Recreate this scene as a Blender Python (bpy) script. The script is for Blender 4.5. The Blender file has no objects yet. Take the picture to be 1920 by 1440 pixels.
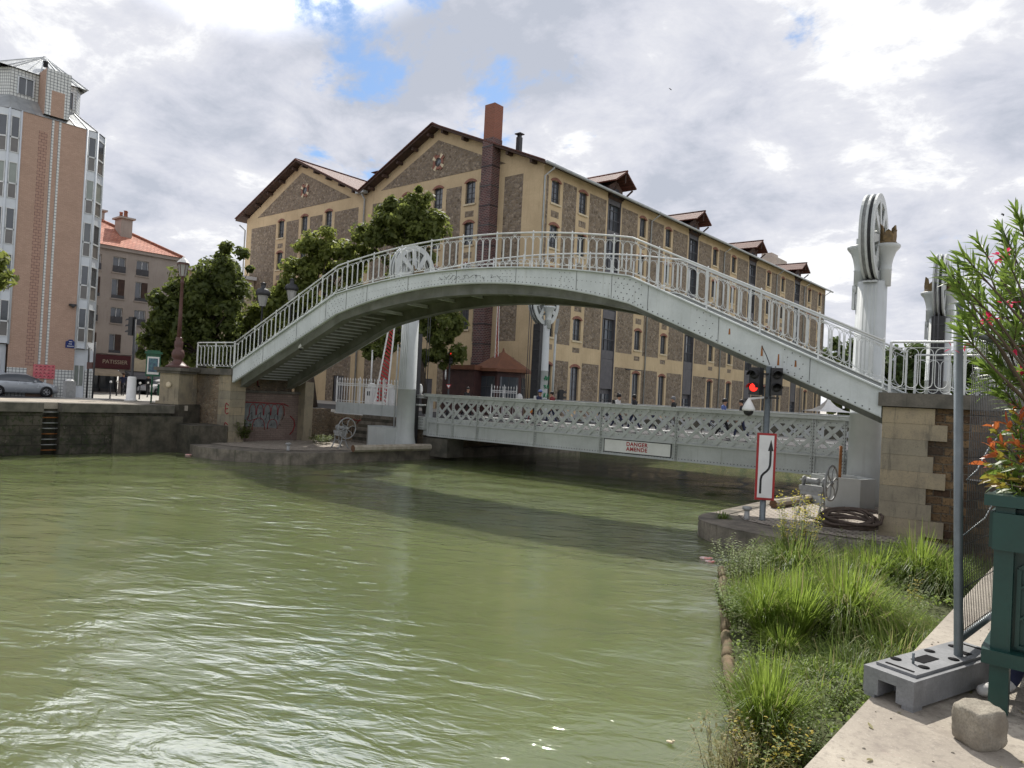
import bpy, bmesh, math, random
from mathutils import Vector, Matrix
rnd = random.Random(7)
C = bpy.context.scene.collection
PI = math.pi
# ------------------------------------------------------------------ survey frame: x across the canal, y along it, water at z = 0
F = 1360.0
YAW, PIT, ROL = math.radians(40.3), math.radians(0.8), math.radians(2.9)
EYE = Vector((0, 0, 4.15))
FW = Vector((-math.sin(YAW) * math.cos(PIT), math.cos(YAW) * math.cos(PIT), math.sin(PIT)))
_r0 = Vector((math.cos(YAW), math.sin(YAW), 0))
_u0 = _r0.cross(FW)
RT = math.cos(ROL) * _r0 + math.sin(ROL) * _u0
UP = -math.sin(ROL) * _r0 + math.cos(ROL) * _u0
def ray(px, py): return RT * ((px - 960) / F) + UP * ((720 - py) / F) + FW
def PZ(px, py, z):                      # a sighted point at a known height
    d = ray(px, py); return EYE + d * ((z - EYE.z) / d.z)
def PD(px, py, dep): return EYE + ray(px, py) * dep
def PP(px, py, p, n):                   # a sighted point in a known plane
    d = ray(px, py); p = Vector(p); n = Vector(n)
    return EYE + d * ((p - EYE).dot(n) / d.dot(n))
# the axis of the two bridges: s runs along them from the right bank, o away from the basin
A0 = Vector((-5.46, 23.5, 0)); B0 = Vector((-38.6, 21.1, 0))
BD = (B0 - A0).normalized(); BN = Vector((BD.y, -BD.x, 0))
def W(s, o, z): return A0 + BD * s + BN * o + Vector((0, 0, z))
ZV = Vector((0, 0, 1))

class MB:
    """collects shapes and links them as one mesh object"""
    def __init__(s): s.v = []; s.f = []; s.m = []; s.s = []
    def add(s, vs, fs, mi=0, smooth=False):
        k = len(s.v); s.v += [tuple(v) for v in vs]
        for f in fs: s.f.append(tuple(i + k for i in f)); s.m.append(mi); s.s.append(smooth)
    def hexa(s, p, mi=0):               # eight points: bottom ring, top ring
        s.add(p, [(3, 2, 1, 0), (4, 5, 6, 7), (0, 1, 5, 4), (1, 2, 6, 5), (2, 3, 7, 6), (3, 0, 4, 7)], mi)
    def box(s, c, d, mi=0, R=None):
        c = Vector(c); x, y, z = (R or (Vector((1, 0, 0)), Vector((0, 1, 0)), ZV))
        x = Vector(x) * d[0] / 2; y = Vector(y) * d[1] / 2; z = Vector(z) * d[2] / 2
        s.hexa([c - x - y - z, c + x - y - z, c + x + y - z, c - x + y - z, c - x - y + z, c + x - y + z, c + x + y + z, c - x + y + z], mi)
    def bx(s, a, b, mi=0):
        s.box([(a[i] + b[i]) / 2 for i in range(3)], [abs(b[i] - a[i]) for i in range(3)], mi)
    def bar(s, a, b, w, h, up=ZV, mi=0):  # a square bar from a to b
        a = Vector(a); b = Vector(b); d = b - a
        if d.length < 1e-6: return
        y = Vector(up).cross(d)
        if y.length < 1e-6: y = Vector((1, 0, 0)).cross(d)
        y.normalize(); z = d.normalized().cross(y)
        s.box((a + b) / 2, (d.length, w, h), mi, (d.normalized(), y, z))
    def tube(s, path, r, n=6, mi=0, smooth=True, closed=False, cap=True):
        path = [Vector(p) for p in path]; k = len(path); rs = r if isinstance(r, (list, tuple)) else [r] * k
        vs = []; pu = None
        for i, p in enumerate(path):
            a = path[(i - 1) % k] if (closed or i) else p; b = path[(i + 1) % k] if (closed or i < k - 1) else p
            t = (b - a); t = t.normalized() if t.length > 1e-9 else ZV
            u = (pu - t * pu.dot(t)) if pu else t.orthogonal()
            if u.length < 1e-6: u = t.orthogonal()
            u.normalize(); pu = u; w = t.cross(u)
            for j in range(n):
                an = 2 * PI * j / n; vs.append(p + (u * math.cos(an) + w * math.sin(an)) * rs[i])
        fs = []
        for i in range(k if closed else k - 1):
            i2 = (i + 1) % k
            for j in range(n):
                j2 = (j + 1) % n; fs.append((i * n + j, i * n + j2, i2 * n + j2, i2 * n + j))
        if cap and not closed: fs.append(tuple(range(n - 1, -1, -1))); fs.append(tuple((k - 1) * n + j for j in range(n)))
        s.add(vs, fs, mi, smooth)
    def lathe(s, prof, c=(0, 0, 0), n=16, mi=0, smooth=True, ax=None, a0=0.0):  # profile of (radius, height)
        c = Vector(c); x, y, z = ax or (Vector((1, 0, 0)), Vector((0, 1, 0)), ZV)
        vs = []
        for r, h in prof:
            for j in range(n):
                an = a0 + 2 * PI * j / n; vs.append(c + x * (r * math.cos(an)) + y * (r * math.sin(an)) + z * h)
        fs = []
        for i in range(len(prof) - 1):
            for j in range(n):
                j2 = (j + 1) % n; fs.append((i * n + j, i * n + j2, (i + 1) * n + j2, (i + 1) * n + j))
        fs.append(tuple(range(n - 1, -1, -1))); fs.append(tuple((len(prof) - 1) * n + j for j in range(n)))
        s.add(vs, fs, mi, smooth)
    def prism(s, poly, depth, mi=0):     # planar polygon pushed along a vector
        k = len(poly); poly = [Vector(p) for p in poly]; d = Vector(depth)
        vs = poly + [p + d for p in poly]
        fs = [tuple(range(k)), tuple(range(2 * k - 1, k - 1, -1))] + [(i, i + k, (i + 1) % k + k, (i + 1) % k) for i in range(k)]
        s.add(vs, fs, mi)
    def ball(s, c, r, n=10, mi=0, sc=(1, 1, 1)):
        m = max(4, n // 2); c = Vector(c)
        prof = [(r * math.sin(PI * i / m), -r * math.cos(PI * i / m)) for i in range(m + 1)]
        k = len(s.v); s.lathe([(max(a, r * .02), b) for a, b in prof], (0, 0, 0), n, mi)
        for i in range(k, len(s.v)): v = s.v[i]; s.v[i] = (c.x + v[0] * sc[0], c.y + v[1] * sc[1], c.z + v[2] * sc[2])
    def quad(s, a, b, c, d, mi=0): s.add([a, b, c, d], [(0, 1, 2, 3)], mi)
    def torus(s, c, R, r, x, y, n=24, m=6, mi=0):
        c = Vector(c); x = Vector(x); y = Vector(y)
        s.tube([c + x * (R * math.cos(2 * PI * i / n)) + y * (R * math.sin(2 * PI * i / n)) for i in range(n)], r, m, mi, True, True)
    def build(s, name, mats, parent=None, world=True):
        me = bpy.data.meshes.new(name)
        off = ORG.get(parent.name, Vector((0, 0, 0))) if (parent and world) else Vector((0, 0, 0))
        me.from_pydata([(v[0] - off.x, v[1] - off.y, v[2] - off.z) for v in s.v], [], s.f)
        mats = mats if isinstance(mats, (list, tuple)) else [mats]
        for m in mats: me.materials.append(m)
        if len(mats) > 1: me.polygons.foreach_set('material_index', s.m)
        me.polygons.foreach_set('use_smooth', s.s)
        me.update()
        o = bpy.data.objects.new(name, me); C.objects.link(o)
        if parent: o.parent = parent; ORG[o.name] = off
        return o
ORG = {}
def tag(o, label=None, cat=None, group=None, kind=None):
    if label: o['label'] = label
    if cat: o['category'] = cat
    if group: o['group'] = group
    if kind: o['kind'] = kind
    return o
def thing(name, label, cat, loc=(0, 0, 0), group=None, rz=0.0):
    o = bpy.data.objects.new(name, None); C.objects.link(o); o.empty_display_size = .2
    o.location = loc; o.rotation_euler = (0, 0, rz); ORG[o.name] = Vector(loc)
    return tag(o, label, cat, group)
def dup(root, loc=None, rz=None, label=None, group=None, parent=None, sc=None):
    c = root.copy(); C.objects.link(c)
    if parent is not None: c.parent = parent
    if loc is not None: c.location = loc
    if rz is not None: c.rotation_euler = (0, 0, rz)
    if sc is not None: c.scale = sc
    if label: c['label'] = label
    if group: c['group'] = group
    for ch in list(root.children): dup(ch, parent=c)
    return c
def center(mb, name, mats, label, cat, group=None, loc=None):   # a thing of one mesh with its origin at loc
    loc = Vector(loc) if loc is not None else Vector((0, 0, 0))
    o = mb.build(name, mats)
    if loc.length:
        o.data.transform(Matrix.Translation(-loc)); o.location = loc
    return tag(o, label, cat, group)
def text(name, s, size, loc, x, y, mat, parent=None, ext=.002, align='CENTER', sx=1.0, bold=0.0):
    cu = bpy.data.curves.new(name, 'FONT'); cu.body = s; cu.size = size; cu.extrude = ext; cu.align_x = align; cu.align_y = 'CENTER'; cu.offset = bold; cu.space_character = 1.0 + 12 * bold
    t = bpy.data.objects.new(name, cu); C.objects.link(t)
    dg = bpy.context.evaluated_depsgraph_get(); dg.update()
    me = bpy.data.meshes.new_from_object(t.evaluated_get(dg))
    bpy.data.objects.remove(t)
    x = Vector(x).normalized(); y = Vector(y).normalized(); z = x.cross(y)
    off = ORG.get(parent.name, Vector((0, 0, 0))) if parent else Vector((0, 0, 0))
    M = Matrix(((x.x * sx, y.x, z.x, loc[0] - off.x), (x.y * sx, y.y, z.y, loc[1] - off.y), (x.z * sx, y.z, z.z, loc[2] - off.z), (0, 0, 0, 1)))
    me.transform(M); me.materials.clear(); me.materials.append(mat)
    o = bpy.data.objects.new(name, me); C.objects.link(o)
    if parent: o.parent = parent; ORG[o.name] = off
    return o

# ------------------------------------------------------------------ node helpers and materials
class G:
    def __init__(s, tree): s.t = tree; tree.nodes.clear()
    def n(s, typ, ins=None, out=0, **props):
        nd = s.t.nodes.new(typ)
        for k, v in props.items(): setattr(nd, k, v)
        for k, v in (ins or {}).items():
            sk = nd.inputs[k]
            if isinstance(v, bpy.types.NodeSocket): s.t.links.new(v, sk)
            else: sk.default_value = v
        return nd.outputs[out] if out is not None else nd
    def m(s, op, a, b=0.0, c=None):
        ins = {0: a, 1: b}
        if c is not None: ins[2] = c
        return s.n('ShaderNodeMath', ins, operation=op)
    def mr(s, v, a, b, c=0.0, d=1.0, smooth=True):
        return s.n('ShaderNodeMapRange', {0: v, 1: a, 2: b, 3: c, 4: d}, interpolation_type='SMOOTHSTEP' if smooth else 'LINEAR')
    def mix(s, f, a, b, mode='MIX'):
        nd = s.t.nodes.new('ShaderNodeMix'); nd.data_type = 'RGBA'; nd.blend_type = mode
        for k, v in ((0, f), (6, a), (7, b)):
            if isinstance(v, bpy.types.NodeSocket): s.t.links.new(v, nd.inputs[k])
            else: nd.inputs[k].default_value = v if not isinstance(v, (tuple, list)) or len(v) == 4 else (*v, 1)
        return nd.outputs[2]
    def noise(s, vec, sc, det=4, rough=.55, out=0, dist=0.0):
        return s.n('ShaderNodeTexNoise', {'Vector': vec, 'Scale': sc, 'Detail': det, 'Roughness': rough, 'Distortion': dist}, out)
    def obj(s): return s.n('ShaderNodeTexCoord', out=3)
    def geo(s): return s.n('ShaderNodeNewGeometry', out=0)
    def xyz(s, v): nd = s.n('ShaderNodeSeparateXYZ', {0: v}, None); return nd.outputs
    def vec(s, x, y, z=0.0): return s.n('ShaderNodeCombineXYZ', {0: x, 1: y, 2: z})
    def scale(s, v, sc): return s.n('ShaderNodeMapping', {0: v, 'Scale': sc})
    def bump(s, h, st=.4, d=.02): return s.n('ShaderNodeBump', {'Height': h, 'Strength': st, 'Distance': d})
    def out(s, col, rough=.7, metal=0.0, nrm=None, spec=.4, extra=None):
        ins = {'Base Color': col if not (isinstance(col, tuple) and len(col) == 3) else (*col, 1), 'Roughness': rough, 'Metallic': metal, 'Specular IOR Level': spec}
        if nrm: ins['Normal'] = nrm
        ins.update(extra or {})
        b = s.n('ShaderNodeBsdfPrincipled', ins)
        s.n('ShaderNodeOutputMaterial', {0: b}, None); return b
def newmat(name):
    m = bpy.data.materials.new(name); m.use_nodes = True; return m, G(m.node_tree)
def mk(name, c1, c2=None, sc=3.0, rough=.7, bump=0.0, metal=0.0, spec=.4, fine=0.0, streak=None, bsc=None):
    """plain surface with two-scale tone variation, optional vertical run-off streaks of colour `streak`"""
    m, g = newmat(name); p = g.obj()
    c2 = c2 or tuple(c * .8 for c in c1)
    f = g.mr(g.noise(p, sc, 6, .6), .3, .7)
    col = g.mix(f, c1, c2)
    if fine: col = g.mix(g.mr(g.noise(p, sc * 14, 3, .7), .35, .75, 0, fine), col, tuple(c * .45 for c in c1))
    if streak:
        st = g.noise(g.scale(p, (3.2, 3.2, .22)), 2.2, 5, .65)
        col = g.mix(g.mr(st, .52, .78, 0, streak[3] if len(streak) > 3 else .6), col, streak[:3])
    nrm = g.bump(g.noise(p, bsc or sc * 9, 5, .65), .5, bump) if bump else None
    rr = g.m('MULTIPLY_ADD', g.noise(p, sc * 2.3, 3), .25, rough - .12)
    g.out(col, rr, metal, nrm, spec); return m
def brickmat(name, c1, c2, mort, bw, bh, ms=.012, rough=.85, horiz=False, bump=.006, vary=.5, rot=0.0):
    m, g = newmat(name); p = g.obj(); x, y, z = g.xyz(p)
    v = g.vec(g.m('ADD', x, y), z) if not horiz else g.n('ShaderNodeMapping', {0: p, 'Rotation': (0, 0, rot)})
    br = g.n('ShaderNodeTexBrick', {'Vector': v, 'Color1': (*c1, 1), 'Color2': (*c2, 1), 'Mortar': (*mort, 1), 'Scale': 1.0, 'Mortar Size': ms, 'Mortar Smooth': .2, 'Bias': 0.0, 'Brick Width': bw, 'Row Height': bh}, None, offset=.5)
    col = g.mix(g.mr(g.noise(p, .9, 6, .65), .3, .75, 0, vary), br.outputs[0], tuple(c * .55 for c in c1))
    col = g.mix(g.mr(g.noise(p, 18, 3, .7), .4, .8, 0, .35), col, tuple(min(1, c * 1.5) for c in c1))
    h = g.m('ADD', g.m('MULTIPLY', br.outputs[1], -1.0), g.m('MULTIPLY', g.noise(p, 30, 4), .4))
    g.out(col, rough, 0, g.bump(h, .7, bump)); return m
def stonemat(name, cols, cell, mort=(.2, .17, .13), rough=.9, bump=.03, stretch=(1, 1, 1.6), grime=None):
    """irregular rubble: voronoi stones of several tones with sunk joints"""
    m, g = newmat(name); p = g.obj()
    pv = g.n('ShaderNodeVectorMath', {0: g.scale(p, tuple(s / cell for s in stretch)), 1: g.n('ShaderNodeVectorMath', {0: g.noise(p, 2.5 / cell, 3, out=1), 3: .35}, operation='SCALE')}, operation='ADD')
    e = g.n('ShaderNodeTexVoronoi', {'Vector': pv, 'Scale': 1.0}, feature='DISTANCE_TO_EDGE')
    c = g.n('ShaderNodeTexVoronoi', {'Vector': pv, 'Scale': 1.0}, 1, feature='F1')
    t = g.xyz(c)[0]
    rp = g.n('ShaderNodeValToRGB', {0: t}, None); el = rp.color_ramp.elements
    while len(el) < len(cols): el.new(.5)
    for i, cc in enumerate(cols): el[i].position = i / (len(cols) - 1); el[i].color = (*cc, 1)
    col = g.mix(g.mr(g.noise(p, 5 / cell, 4, .7), .35, .7, 0, .5), rp.outputs[0], tuple(x * .5 for x in cols[0]))
    mm = g.mr(e, .02, .09)
    col = g.mix(mm, mort, col)
    if grime:
        col = g.mix(g.mr(g.noise(p, .35, 5, .7), .42, .62, 0, grime[3]), col, grime[:3])
    h = g.m('ADD', g.mr(e, 0, .2), g.m('MULTIPLY', g.noise(p, 9 / cell, 4), .5))
    g.out(col, rough, 0, g.bump(h, .8, bump)); return m
def leafmat(name, c1, c2, tr=.4, sc=.6, rough=.55):
    m, g = newmat(name)
    p = g.geo(); r = g.n('ShaderNodeObjectInfo', out=5)
    isl = g.n('ShaderNodeNewGeometry', out=8)
    col = g.mix(isl, c1, c2)
    col = g.mix(g.mr(g.noise(p, sc, 3), .35, .7, 0, .5), col, tuple(c * .6 for c in c1))
    b = g.n('ShaderNodeBsdfPrincipled', {'Base Color': col, 'Roughness': rough, 'Specular IOR Level': .35})
    t = g.n('ShaderNodeBsdfTranslucent', {'Color': g.mix(.5, col, tuple(min(1, c * 2.4) for c in c2))})
    g.n('ShaderNodeOutputMaterial', {0: g.n('ShaderNodeMixShader', {0: tr, 1: b, 2: t})}, None); return m
def emit(name, col, st):
    m, g = newmat(name)
    g.n('ShaderNodeOutputMaterial', {0: g.n('ShaderNodeEmission', {0: (*col, 1), 1: st})}, None); return m
def glassmat(name, c=(.02, .025, .03), rough=.06, spec=.8):
    m, g = newmat(name); p = g.obj()
    nr = g.bump(g.noise(p, 1.3, 2), .25, .02)
    g.out(g.mix(g.noise(p, 1.1, 3), c, tuple(x * 1.9 for x in c)), rough, 0, nr, spec); return m
# ------------------------------------------------------------------ sky, sun, camera
sc = bpy.context.scene
SUN_AZ, SUN_EL = 37.3, 50.0      # degrees counter-clockwise from +y, and up: ahead of the viewer, slightly to the right
sdir = Vector((-math.sin(math.radians(SUN_AZ)) * math.cos(math.radians(SUN_EL)), math.cos(math.radians(SUN_AZ)) * math.cos(math.radians(SUN_EL)), math.sin(math.radians(SUN_EL))))
world = bpy.data.worlds.new("World"); sc.world = world; world.use_nodes = True
g = G(world.node_tree)
sky = g.n('ShaderNodeTexSky', sky_type='NISHITA', sun_disc=False, sun_elevation=math.radians(SUN_EL), sun_rotation=math.radians(-SUN_AZ), altitude=50, air_density=1.0, dust_density=.6, ozone_density=1.5)
d = g.n('ShaderNodeTexCoord', out=0)
x, y, z = g.xyz(d)
zz = g.m('ADD', g.m('MAXIMUM', z, 0.0), .30)
p = g.vec(g.m('DIVIDE', x, zz), g.m('DIVIDE', y, zz), 3.7)
big = g.noise(p, .75, 3, .5)
wisp = g.noise(p, 2.8, 10, .64, dist=.2)
dens = g.m('ADD', g.m('MULTIPLY', big, .40), g.m('MULTIPLY', wisp, .78))
def lobe(px, py, a, b):          # smooth weight around a direction of the sky, 1 inside a, 0 beyond b (cosines)
    v = ray(px, py).normalized()
    return g.mr(g.n('ShaderNodeVectorMath', {0: d, 1: tuple(v)}, 1, operation='DOT_PRODUCT'), b, a)
hole = g.m('MAXIMUM', g.m('MAXIMUM', g.m('MULTIPLY', lobe(770, 120, 1.0, .972), .78), g.m('MULTIPLY', lobe(1000, 110, 1.0, .985), .5)),
           g.m('MAXIMUM', g.m('MULTIPLY', lobe(1480, 75, 1.0, .997), .9), g.m('MULTIPLY', lobe(1780, 560, 1.0, .985), .5)))
dens = g.m('SUBTRACT', g.m('ADD', dens, .105), g.m('MULTIPLY', hole, .19))
mask = g.mr(dens, .475, .555)
shade = g.noise(g.scale(p, (1, 1, 1)), 1.9, 8, .58, dist=.1)
sh2 = g.noise(p, 5.0, 9, .66, dist=.3)
t = g.m('ADD', g.m('MULTIPLY', shade, .62), g.m('MULTIPLY', sh2, .38))
ramp = g.n('ShaderNodeValToRGB', {0: t}, None); el = ramp.color_ramp.elements
el[0].position = .40; el[0].color = (.51, .545, .63, 1); el[1].position = .575; el[1].color = (.98, .985, 1.0, 1)
e2 = el.new(.47); e2.color = (.65, .67, .75, 1); e3 = el.new(.54); e3.color = (.77, .78, .835, 1)
# added unseen sky gains: lifted behind for facades, cut overhead, bright lobe for water
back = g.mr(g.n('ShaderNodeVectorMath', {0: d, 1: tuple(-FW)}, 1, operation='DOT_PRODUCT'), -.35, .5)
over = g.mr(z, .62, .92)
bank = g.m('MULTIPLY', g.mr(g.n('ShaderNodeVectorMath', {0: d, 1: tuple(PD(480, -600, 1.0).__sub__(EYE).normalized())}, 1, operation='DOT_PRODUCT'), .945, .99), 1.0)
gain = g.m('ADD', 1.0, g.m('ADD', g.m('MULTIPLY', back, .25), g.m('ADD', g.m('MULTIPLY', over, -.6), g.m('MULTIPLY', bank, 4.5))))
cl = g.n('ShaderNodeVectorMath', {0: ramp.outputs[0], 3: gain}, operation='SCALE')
skc = g.n('ShaderNodeVectorMath', {0: g.mix(1.0, sky, (.80, .95, 1.08, 1), 'MULTIPLY'), 3: .11}, operation='SCALE')
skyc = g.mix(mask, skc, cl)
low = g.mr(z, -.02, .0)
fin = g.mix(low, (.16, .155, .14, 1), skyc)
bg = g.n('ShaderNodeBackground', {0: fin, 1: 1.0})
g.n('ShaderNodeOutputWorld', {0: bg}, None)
sun = bpy.data.lights.new('sun', 'SUN'); sun.energy = 5.0; sun.angle = math.radians(.53); sun.color = (1, .955, .88)
so = bpy.data.objects.new('sun', sun); C.objects.link(so); so.rotation_euler = sdir.to_track_quat('Z', 'Y').to_euler(); so.location = (0, 0, 60)
cam = bpy.data.cameras.new('camera'); co = bpy.data.objects.new('camera', cam); C.objects.link(co)
cam.sensor_width = 36; cam.lens = F / 1920 * 36; cam.clip_start = .1; cam.clip_end = 3000
co.matrix_world = Matrix(((RT.x, UP.x, -FW.x, EYE.x), (RT.y, UP.y, -FW.y, EYE.y), (RT.z, UP.z, -FW.z, EYE.z), (0, 0, 0, 1)))
sc.camera = co
vs = sc.view_settings; vs.view_transform = 'Standard'; vs.look = 'None'; vs.exposure = 0.08; vs.gamma = 1
sc.cycles.max_bounces = 6; sc.cycles.caustics_reflective = False; sc.cycles.caustics_refractive = False
# ------------------------------------------------------------------ the materials
M = {}
M['paint'] = mk('bridge_paint', (.60, .635, .63), (.50, .535, .53), 1.2, .45, .0006, streak=(.33, .34, .30, .5), fine=.12, spec=.45)
M['paint_shaded'] = mk('bridge_underside', (.20, .205, .185), (.115, .12, .095), 1.1, .6, .001, streak=(.13, .14, .075, .6))  # girder paint with the underside's shade put into its tone, plus run-off streaks
M['rail'] = mk('railing_paint', (.62, .64, .63), (.52, .54, .53), 3, .45, spec=.45)
M['tower'] = mk('pylon_paint', (.52, .545, .535), (.44, .465, .455), .9, .42, .0006, streak=(.34, .34, .32, .4), spec=.45)
M['lift'] = mk('lift_bridge_paint', (.52, .54, .53), (.43, .45, .44), 1.1, .5, .0006, streak=(.28, .28, .25, .55), fine=.12)
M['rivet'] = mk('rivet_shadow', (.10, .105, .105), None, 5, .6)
M['iron'] = mk('dark_iron', (.045, .047, .05), (.03, .03, .033), 4, .5)
M['castiron'] = mk('grey_cast_iron', (.34, .345, .34), (.25, .255, .25), 6, .5, .001)
M['rust'] = mk('rust', (.32, .13, .035), (.19, .07, .02), 5, .85, .002)
M['gold'] = mk('ochre_finial', (.20, .135, .055), (.105, .075, .04), 7, .7, .004)
M['white'] = mk('white_paint', (.78, .78, .76), (.68, .68, .66), 2, .5)
M['red'] = mk('red_paint', (.42, .03, .03), (.30, .028, .028), 3, .5)
M['black'] = mk('black_plastic', (.018, .018, .02), (.03, .03, .03), 4, .45)
M['greenpaint'] = mk('dark_green_paint', (.008, .052, .042), (.006, .04, .033), 2.2, .38, .0008, spec=.5, fine=.25)
M['parkgreen'] = mk('park_green_paint', (.02, .12, .06), (.015, .08, .045), 2, .4)
M['galv'] = mk('galvanised_steel', (.17, .195, .205), (.13, .15, .16), 6, .4, .0004, metal=.3, fine=.2)
M['yellow'] = mk('ochre_render', (.58, .455, .285), (.475, .365, .225), .45, .9, .003, streak=(.30, .22, .13, .6), fine=.2)
M['rubble'] = stonemat('meuliere_rubble', [(.13, .098, .068), (.30, .235, .165), (.20, .15, .10), (.40, .325, .24), (.16, .125, .10)], .26, (.20, .17, .135), bump=.03, stretch=(1, 1, 1.25))
M['cream'] = mk('cream_stone', (.62, .54, .38), (.52, .44, .31), 3, .85)
M['archbrick'] = brickmat('arch_brick', (.22, .085, .06), (.30, .13, .09), (.22, .18, .14), .12, .3, .01)
M['darkbrick'] = brickmat('dark_stack_brick', (.06, .03, .032), (.15, .055, .048), (.24, .20, .185), .34, .15, .022, vary=.45)
M['orangebrick'] = brickmat('orange_stack_brick', (.255, .095, .06), (.20, .075, .05), (.24, .15, .11), .34, .15, .018, vary=.2)
M['pinkbrick'] = brickmat('pink_brick', (.50, .345, .265), (.43, .29, .22), (.34, .235, .18), .22, .075, .008, vary=.3)
M['zigbrick'] = brickmat('pink_brick_dark_joint', (.42, .27, .21), (.38, .24, .185), (.13, .08, .065), .30, .19, .014, vary=.12)
def tilegrid(name, c, joint, s, ms):
    m, g = newmat(name); p = g.obj(); x, y, z = g.xyz(p)
    br = g.n('ShaderNodeTexBrick', {'Vector': g.vec(g.m('ADD', x, y), z), 'Color1': (*c, 1), 'Color2': (*[k * .95 for k in c], 1), 'Mortar': (*joint, 1), 'Scale': 1.0, 'Mortar Size': ms, 'Brick Width': s, 'Row Height': s}, None, offset=0.0)
    g.out(g.mix(g.mr(g.noise(p, 1.2, 5), .4, .8, 0, .4), br.outputs[0], tuple(k * .65 for k in c)), .35, 0, g.bump(br.outputs[1], .3, -.004)); return m
M['whitetile'] = tilegrid('white_glazed_tile', (.66, .68, .66), (.12, .13, .14), .2, .018)
M['panelwhite'] = mk('white_facade_panel', (.64, .68, .72), (.58, .62, .66), .8, .35)
M['zinc'] = mk('zinc_sheet', (.50, .52, .52), (.36, .38, .39), 1.0, .38, .001, metal=.45, streak=(.25, .25, .24, .5))
M['glass'] = glassmat('window_glass', (.045, .052, .06), .07)
M['glassblind'] = glassmat('window_with_blind', (.17, .19, .175), .14, .5)
M['glassgrey'] = glassmat('opaque_grey_pane', (.105, .10, .095), .22, .5)
M['frame_w'] = mk('white_window_frame', (.70, .72, .72), None, 4, .4)
M['frame_d'] = mk('dark_window_frame', (.075, .075, .082), (.055, .055, .06), 4, .5)
M['baymetal'] = mk('dark_bay_cladding', (.105, .10, .105), (.075, .072, .08), 2, .5)
M['downpipe'] = mk('zinc_downpipe', (.42, .44, .44), (.33, .35, .35), 2, .45, metal=.3)
def tiles(name, c1, c2, w, h, ax):
    m, g = newmat(name); p = g.obj(); x, y, z = g.xyz(p)
    u = y if ax == 'y' else x
    br = g.n('ShaderNodeTexBrick', {'Vector': g.vec(u, z), 'Color1': (*c1, 1), 'Color2': (*c2, 1), 'Mortar': (*[k * .35 for k in c1], 1), 'Scale': 1.0, 'Mortar Size': .018, 'Mortar Smooth': .5, 'Brick Width': w, 'Row Height': h}, None, offset=.5)
    saw = g.m('FRACT', g.m('DIVIDE', z, h))
    col = g.mix(g.mr(g.noise(p, .7, 5), .35, .75, 0, .5), br.outputs[0], tuple(k * .5 for k in c1))
    g.out(col, .8, 0, g.bump(g.m('ADD', g.m('MULTIPLY', saw, -1.0), g.m('MULTIPLY', br.outputs[1], -.4)), .8, .04)); return m
M['tile_house'] = tiles('terracotta_tile', (.46, .17, .11), (.55, .25, .17), .34, .21, 'y')
M['tile_wh'] = tiles('old_roof_tile', (.115, .046, .032), (.155, .062, .045), .3, .2, 'y')
M['eavewood'] = mk('dark_eave_wood', (.085, .05, .038), (.05, .032, .026), 2, .8)
M['greyrender'] = mk('grey_brown_render', (.43, .375, .33), (.36, .31, .27), .5, .9, .003, streak=(.19, .16, .14, .4), fine=.1)
def ashlar():
    m, g = newmat('ashlar_stone'); p = g.geo(); i = g.n('ShaderNodeNewGeometry', out=8)
    col = g.mix(i, (.36, .295, .19), (.27, .24, .175)); n = g.noise(p, 1.4, 6, .68)
    col = g.mix(g.mr(n, .4, .7, 0, .75), col, (.19, .165, .125)); col = g.mix(g.mr(g.noise(p, 24, 5, .75), .52, .7, 0, .6), col, (.13, .115, .09))
    col = g.mix(g.mr(g.noise(g.scale(p, (2.5, 2.5, .3)), 1.8, 5, .7), .54, .7, 0, .6), col, (.095, .088, .07))
    g.out(col, .92, 0, g.bump(g.noise(p, 20, 6, .72), .8, .014)); return m
M['stone'] = ashlar()
M['stone_dirty'] = mk('weathered_coping', (.16, .145, .12), (.075, .072, .06), 1.6, .92, .012, streak=(.06, .06, .045, .7), fine=.35, bsc=9)
M['quaystone'] = mk('dark_quay_stone', (.12, .105, .08), (.035, .035, .026), 1.5, .92, .04, streak=(.035, .04, .022, .8), fine=.7, bsc=7)
def mossy(name):
    m, g = newmat(name); p = g.geo(); x, y, z = g.xyz(p)
    n1 = g.noise(p, 1.1, 7, .68); n2 = g.noise(p, 6, 6, .7)
    col = g.mix(g.mr(n1, .35, .65), (.085, .075, .058), (.028, .028, .02))
    col = g.mix(g.mr(n2, .5, .62, 0, .85), col, (.026, .038, .012))
    col = g.mix(g.mr(g.noise(p, 2.6, 6, .7), .60, .69, 0, .55), col, (.20, .18, .145))
    br = g.n('ShaderNodeTexBrick', {'Vector': g.vec(g.m('ADD', x, y), z), 'Color1': (1, 1, 1, 1), 'Color2': (.82, .8, .78, 1), 'Mortar': (.62, .6, .56, 1), 'Scale': 1.0, 'Mortar Size': .02, 'Mortar Smooth': .6, 'Brick Width': 1.1, 'Row Height': .48}, None)
    col = g.mix(1.0, col, br.outputs[0], 'MULTIPLY')
    h = g.m('ADD', g.m('MULTIPLY', n2, 1.0), g.m('MULTIPLY', br.outputs[1], -.5))
    g.out(col, .92, 0, g.bump(h, .9, .05)); return m
M['mossy'] = mossy('mossy_canal_wall')
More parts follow.
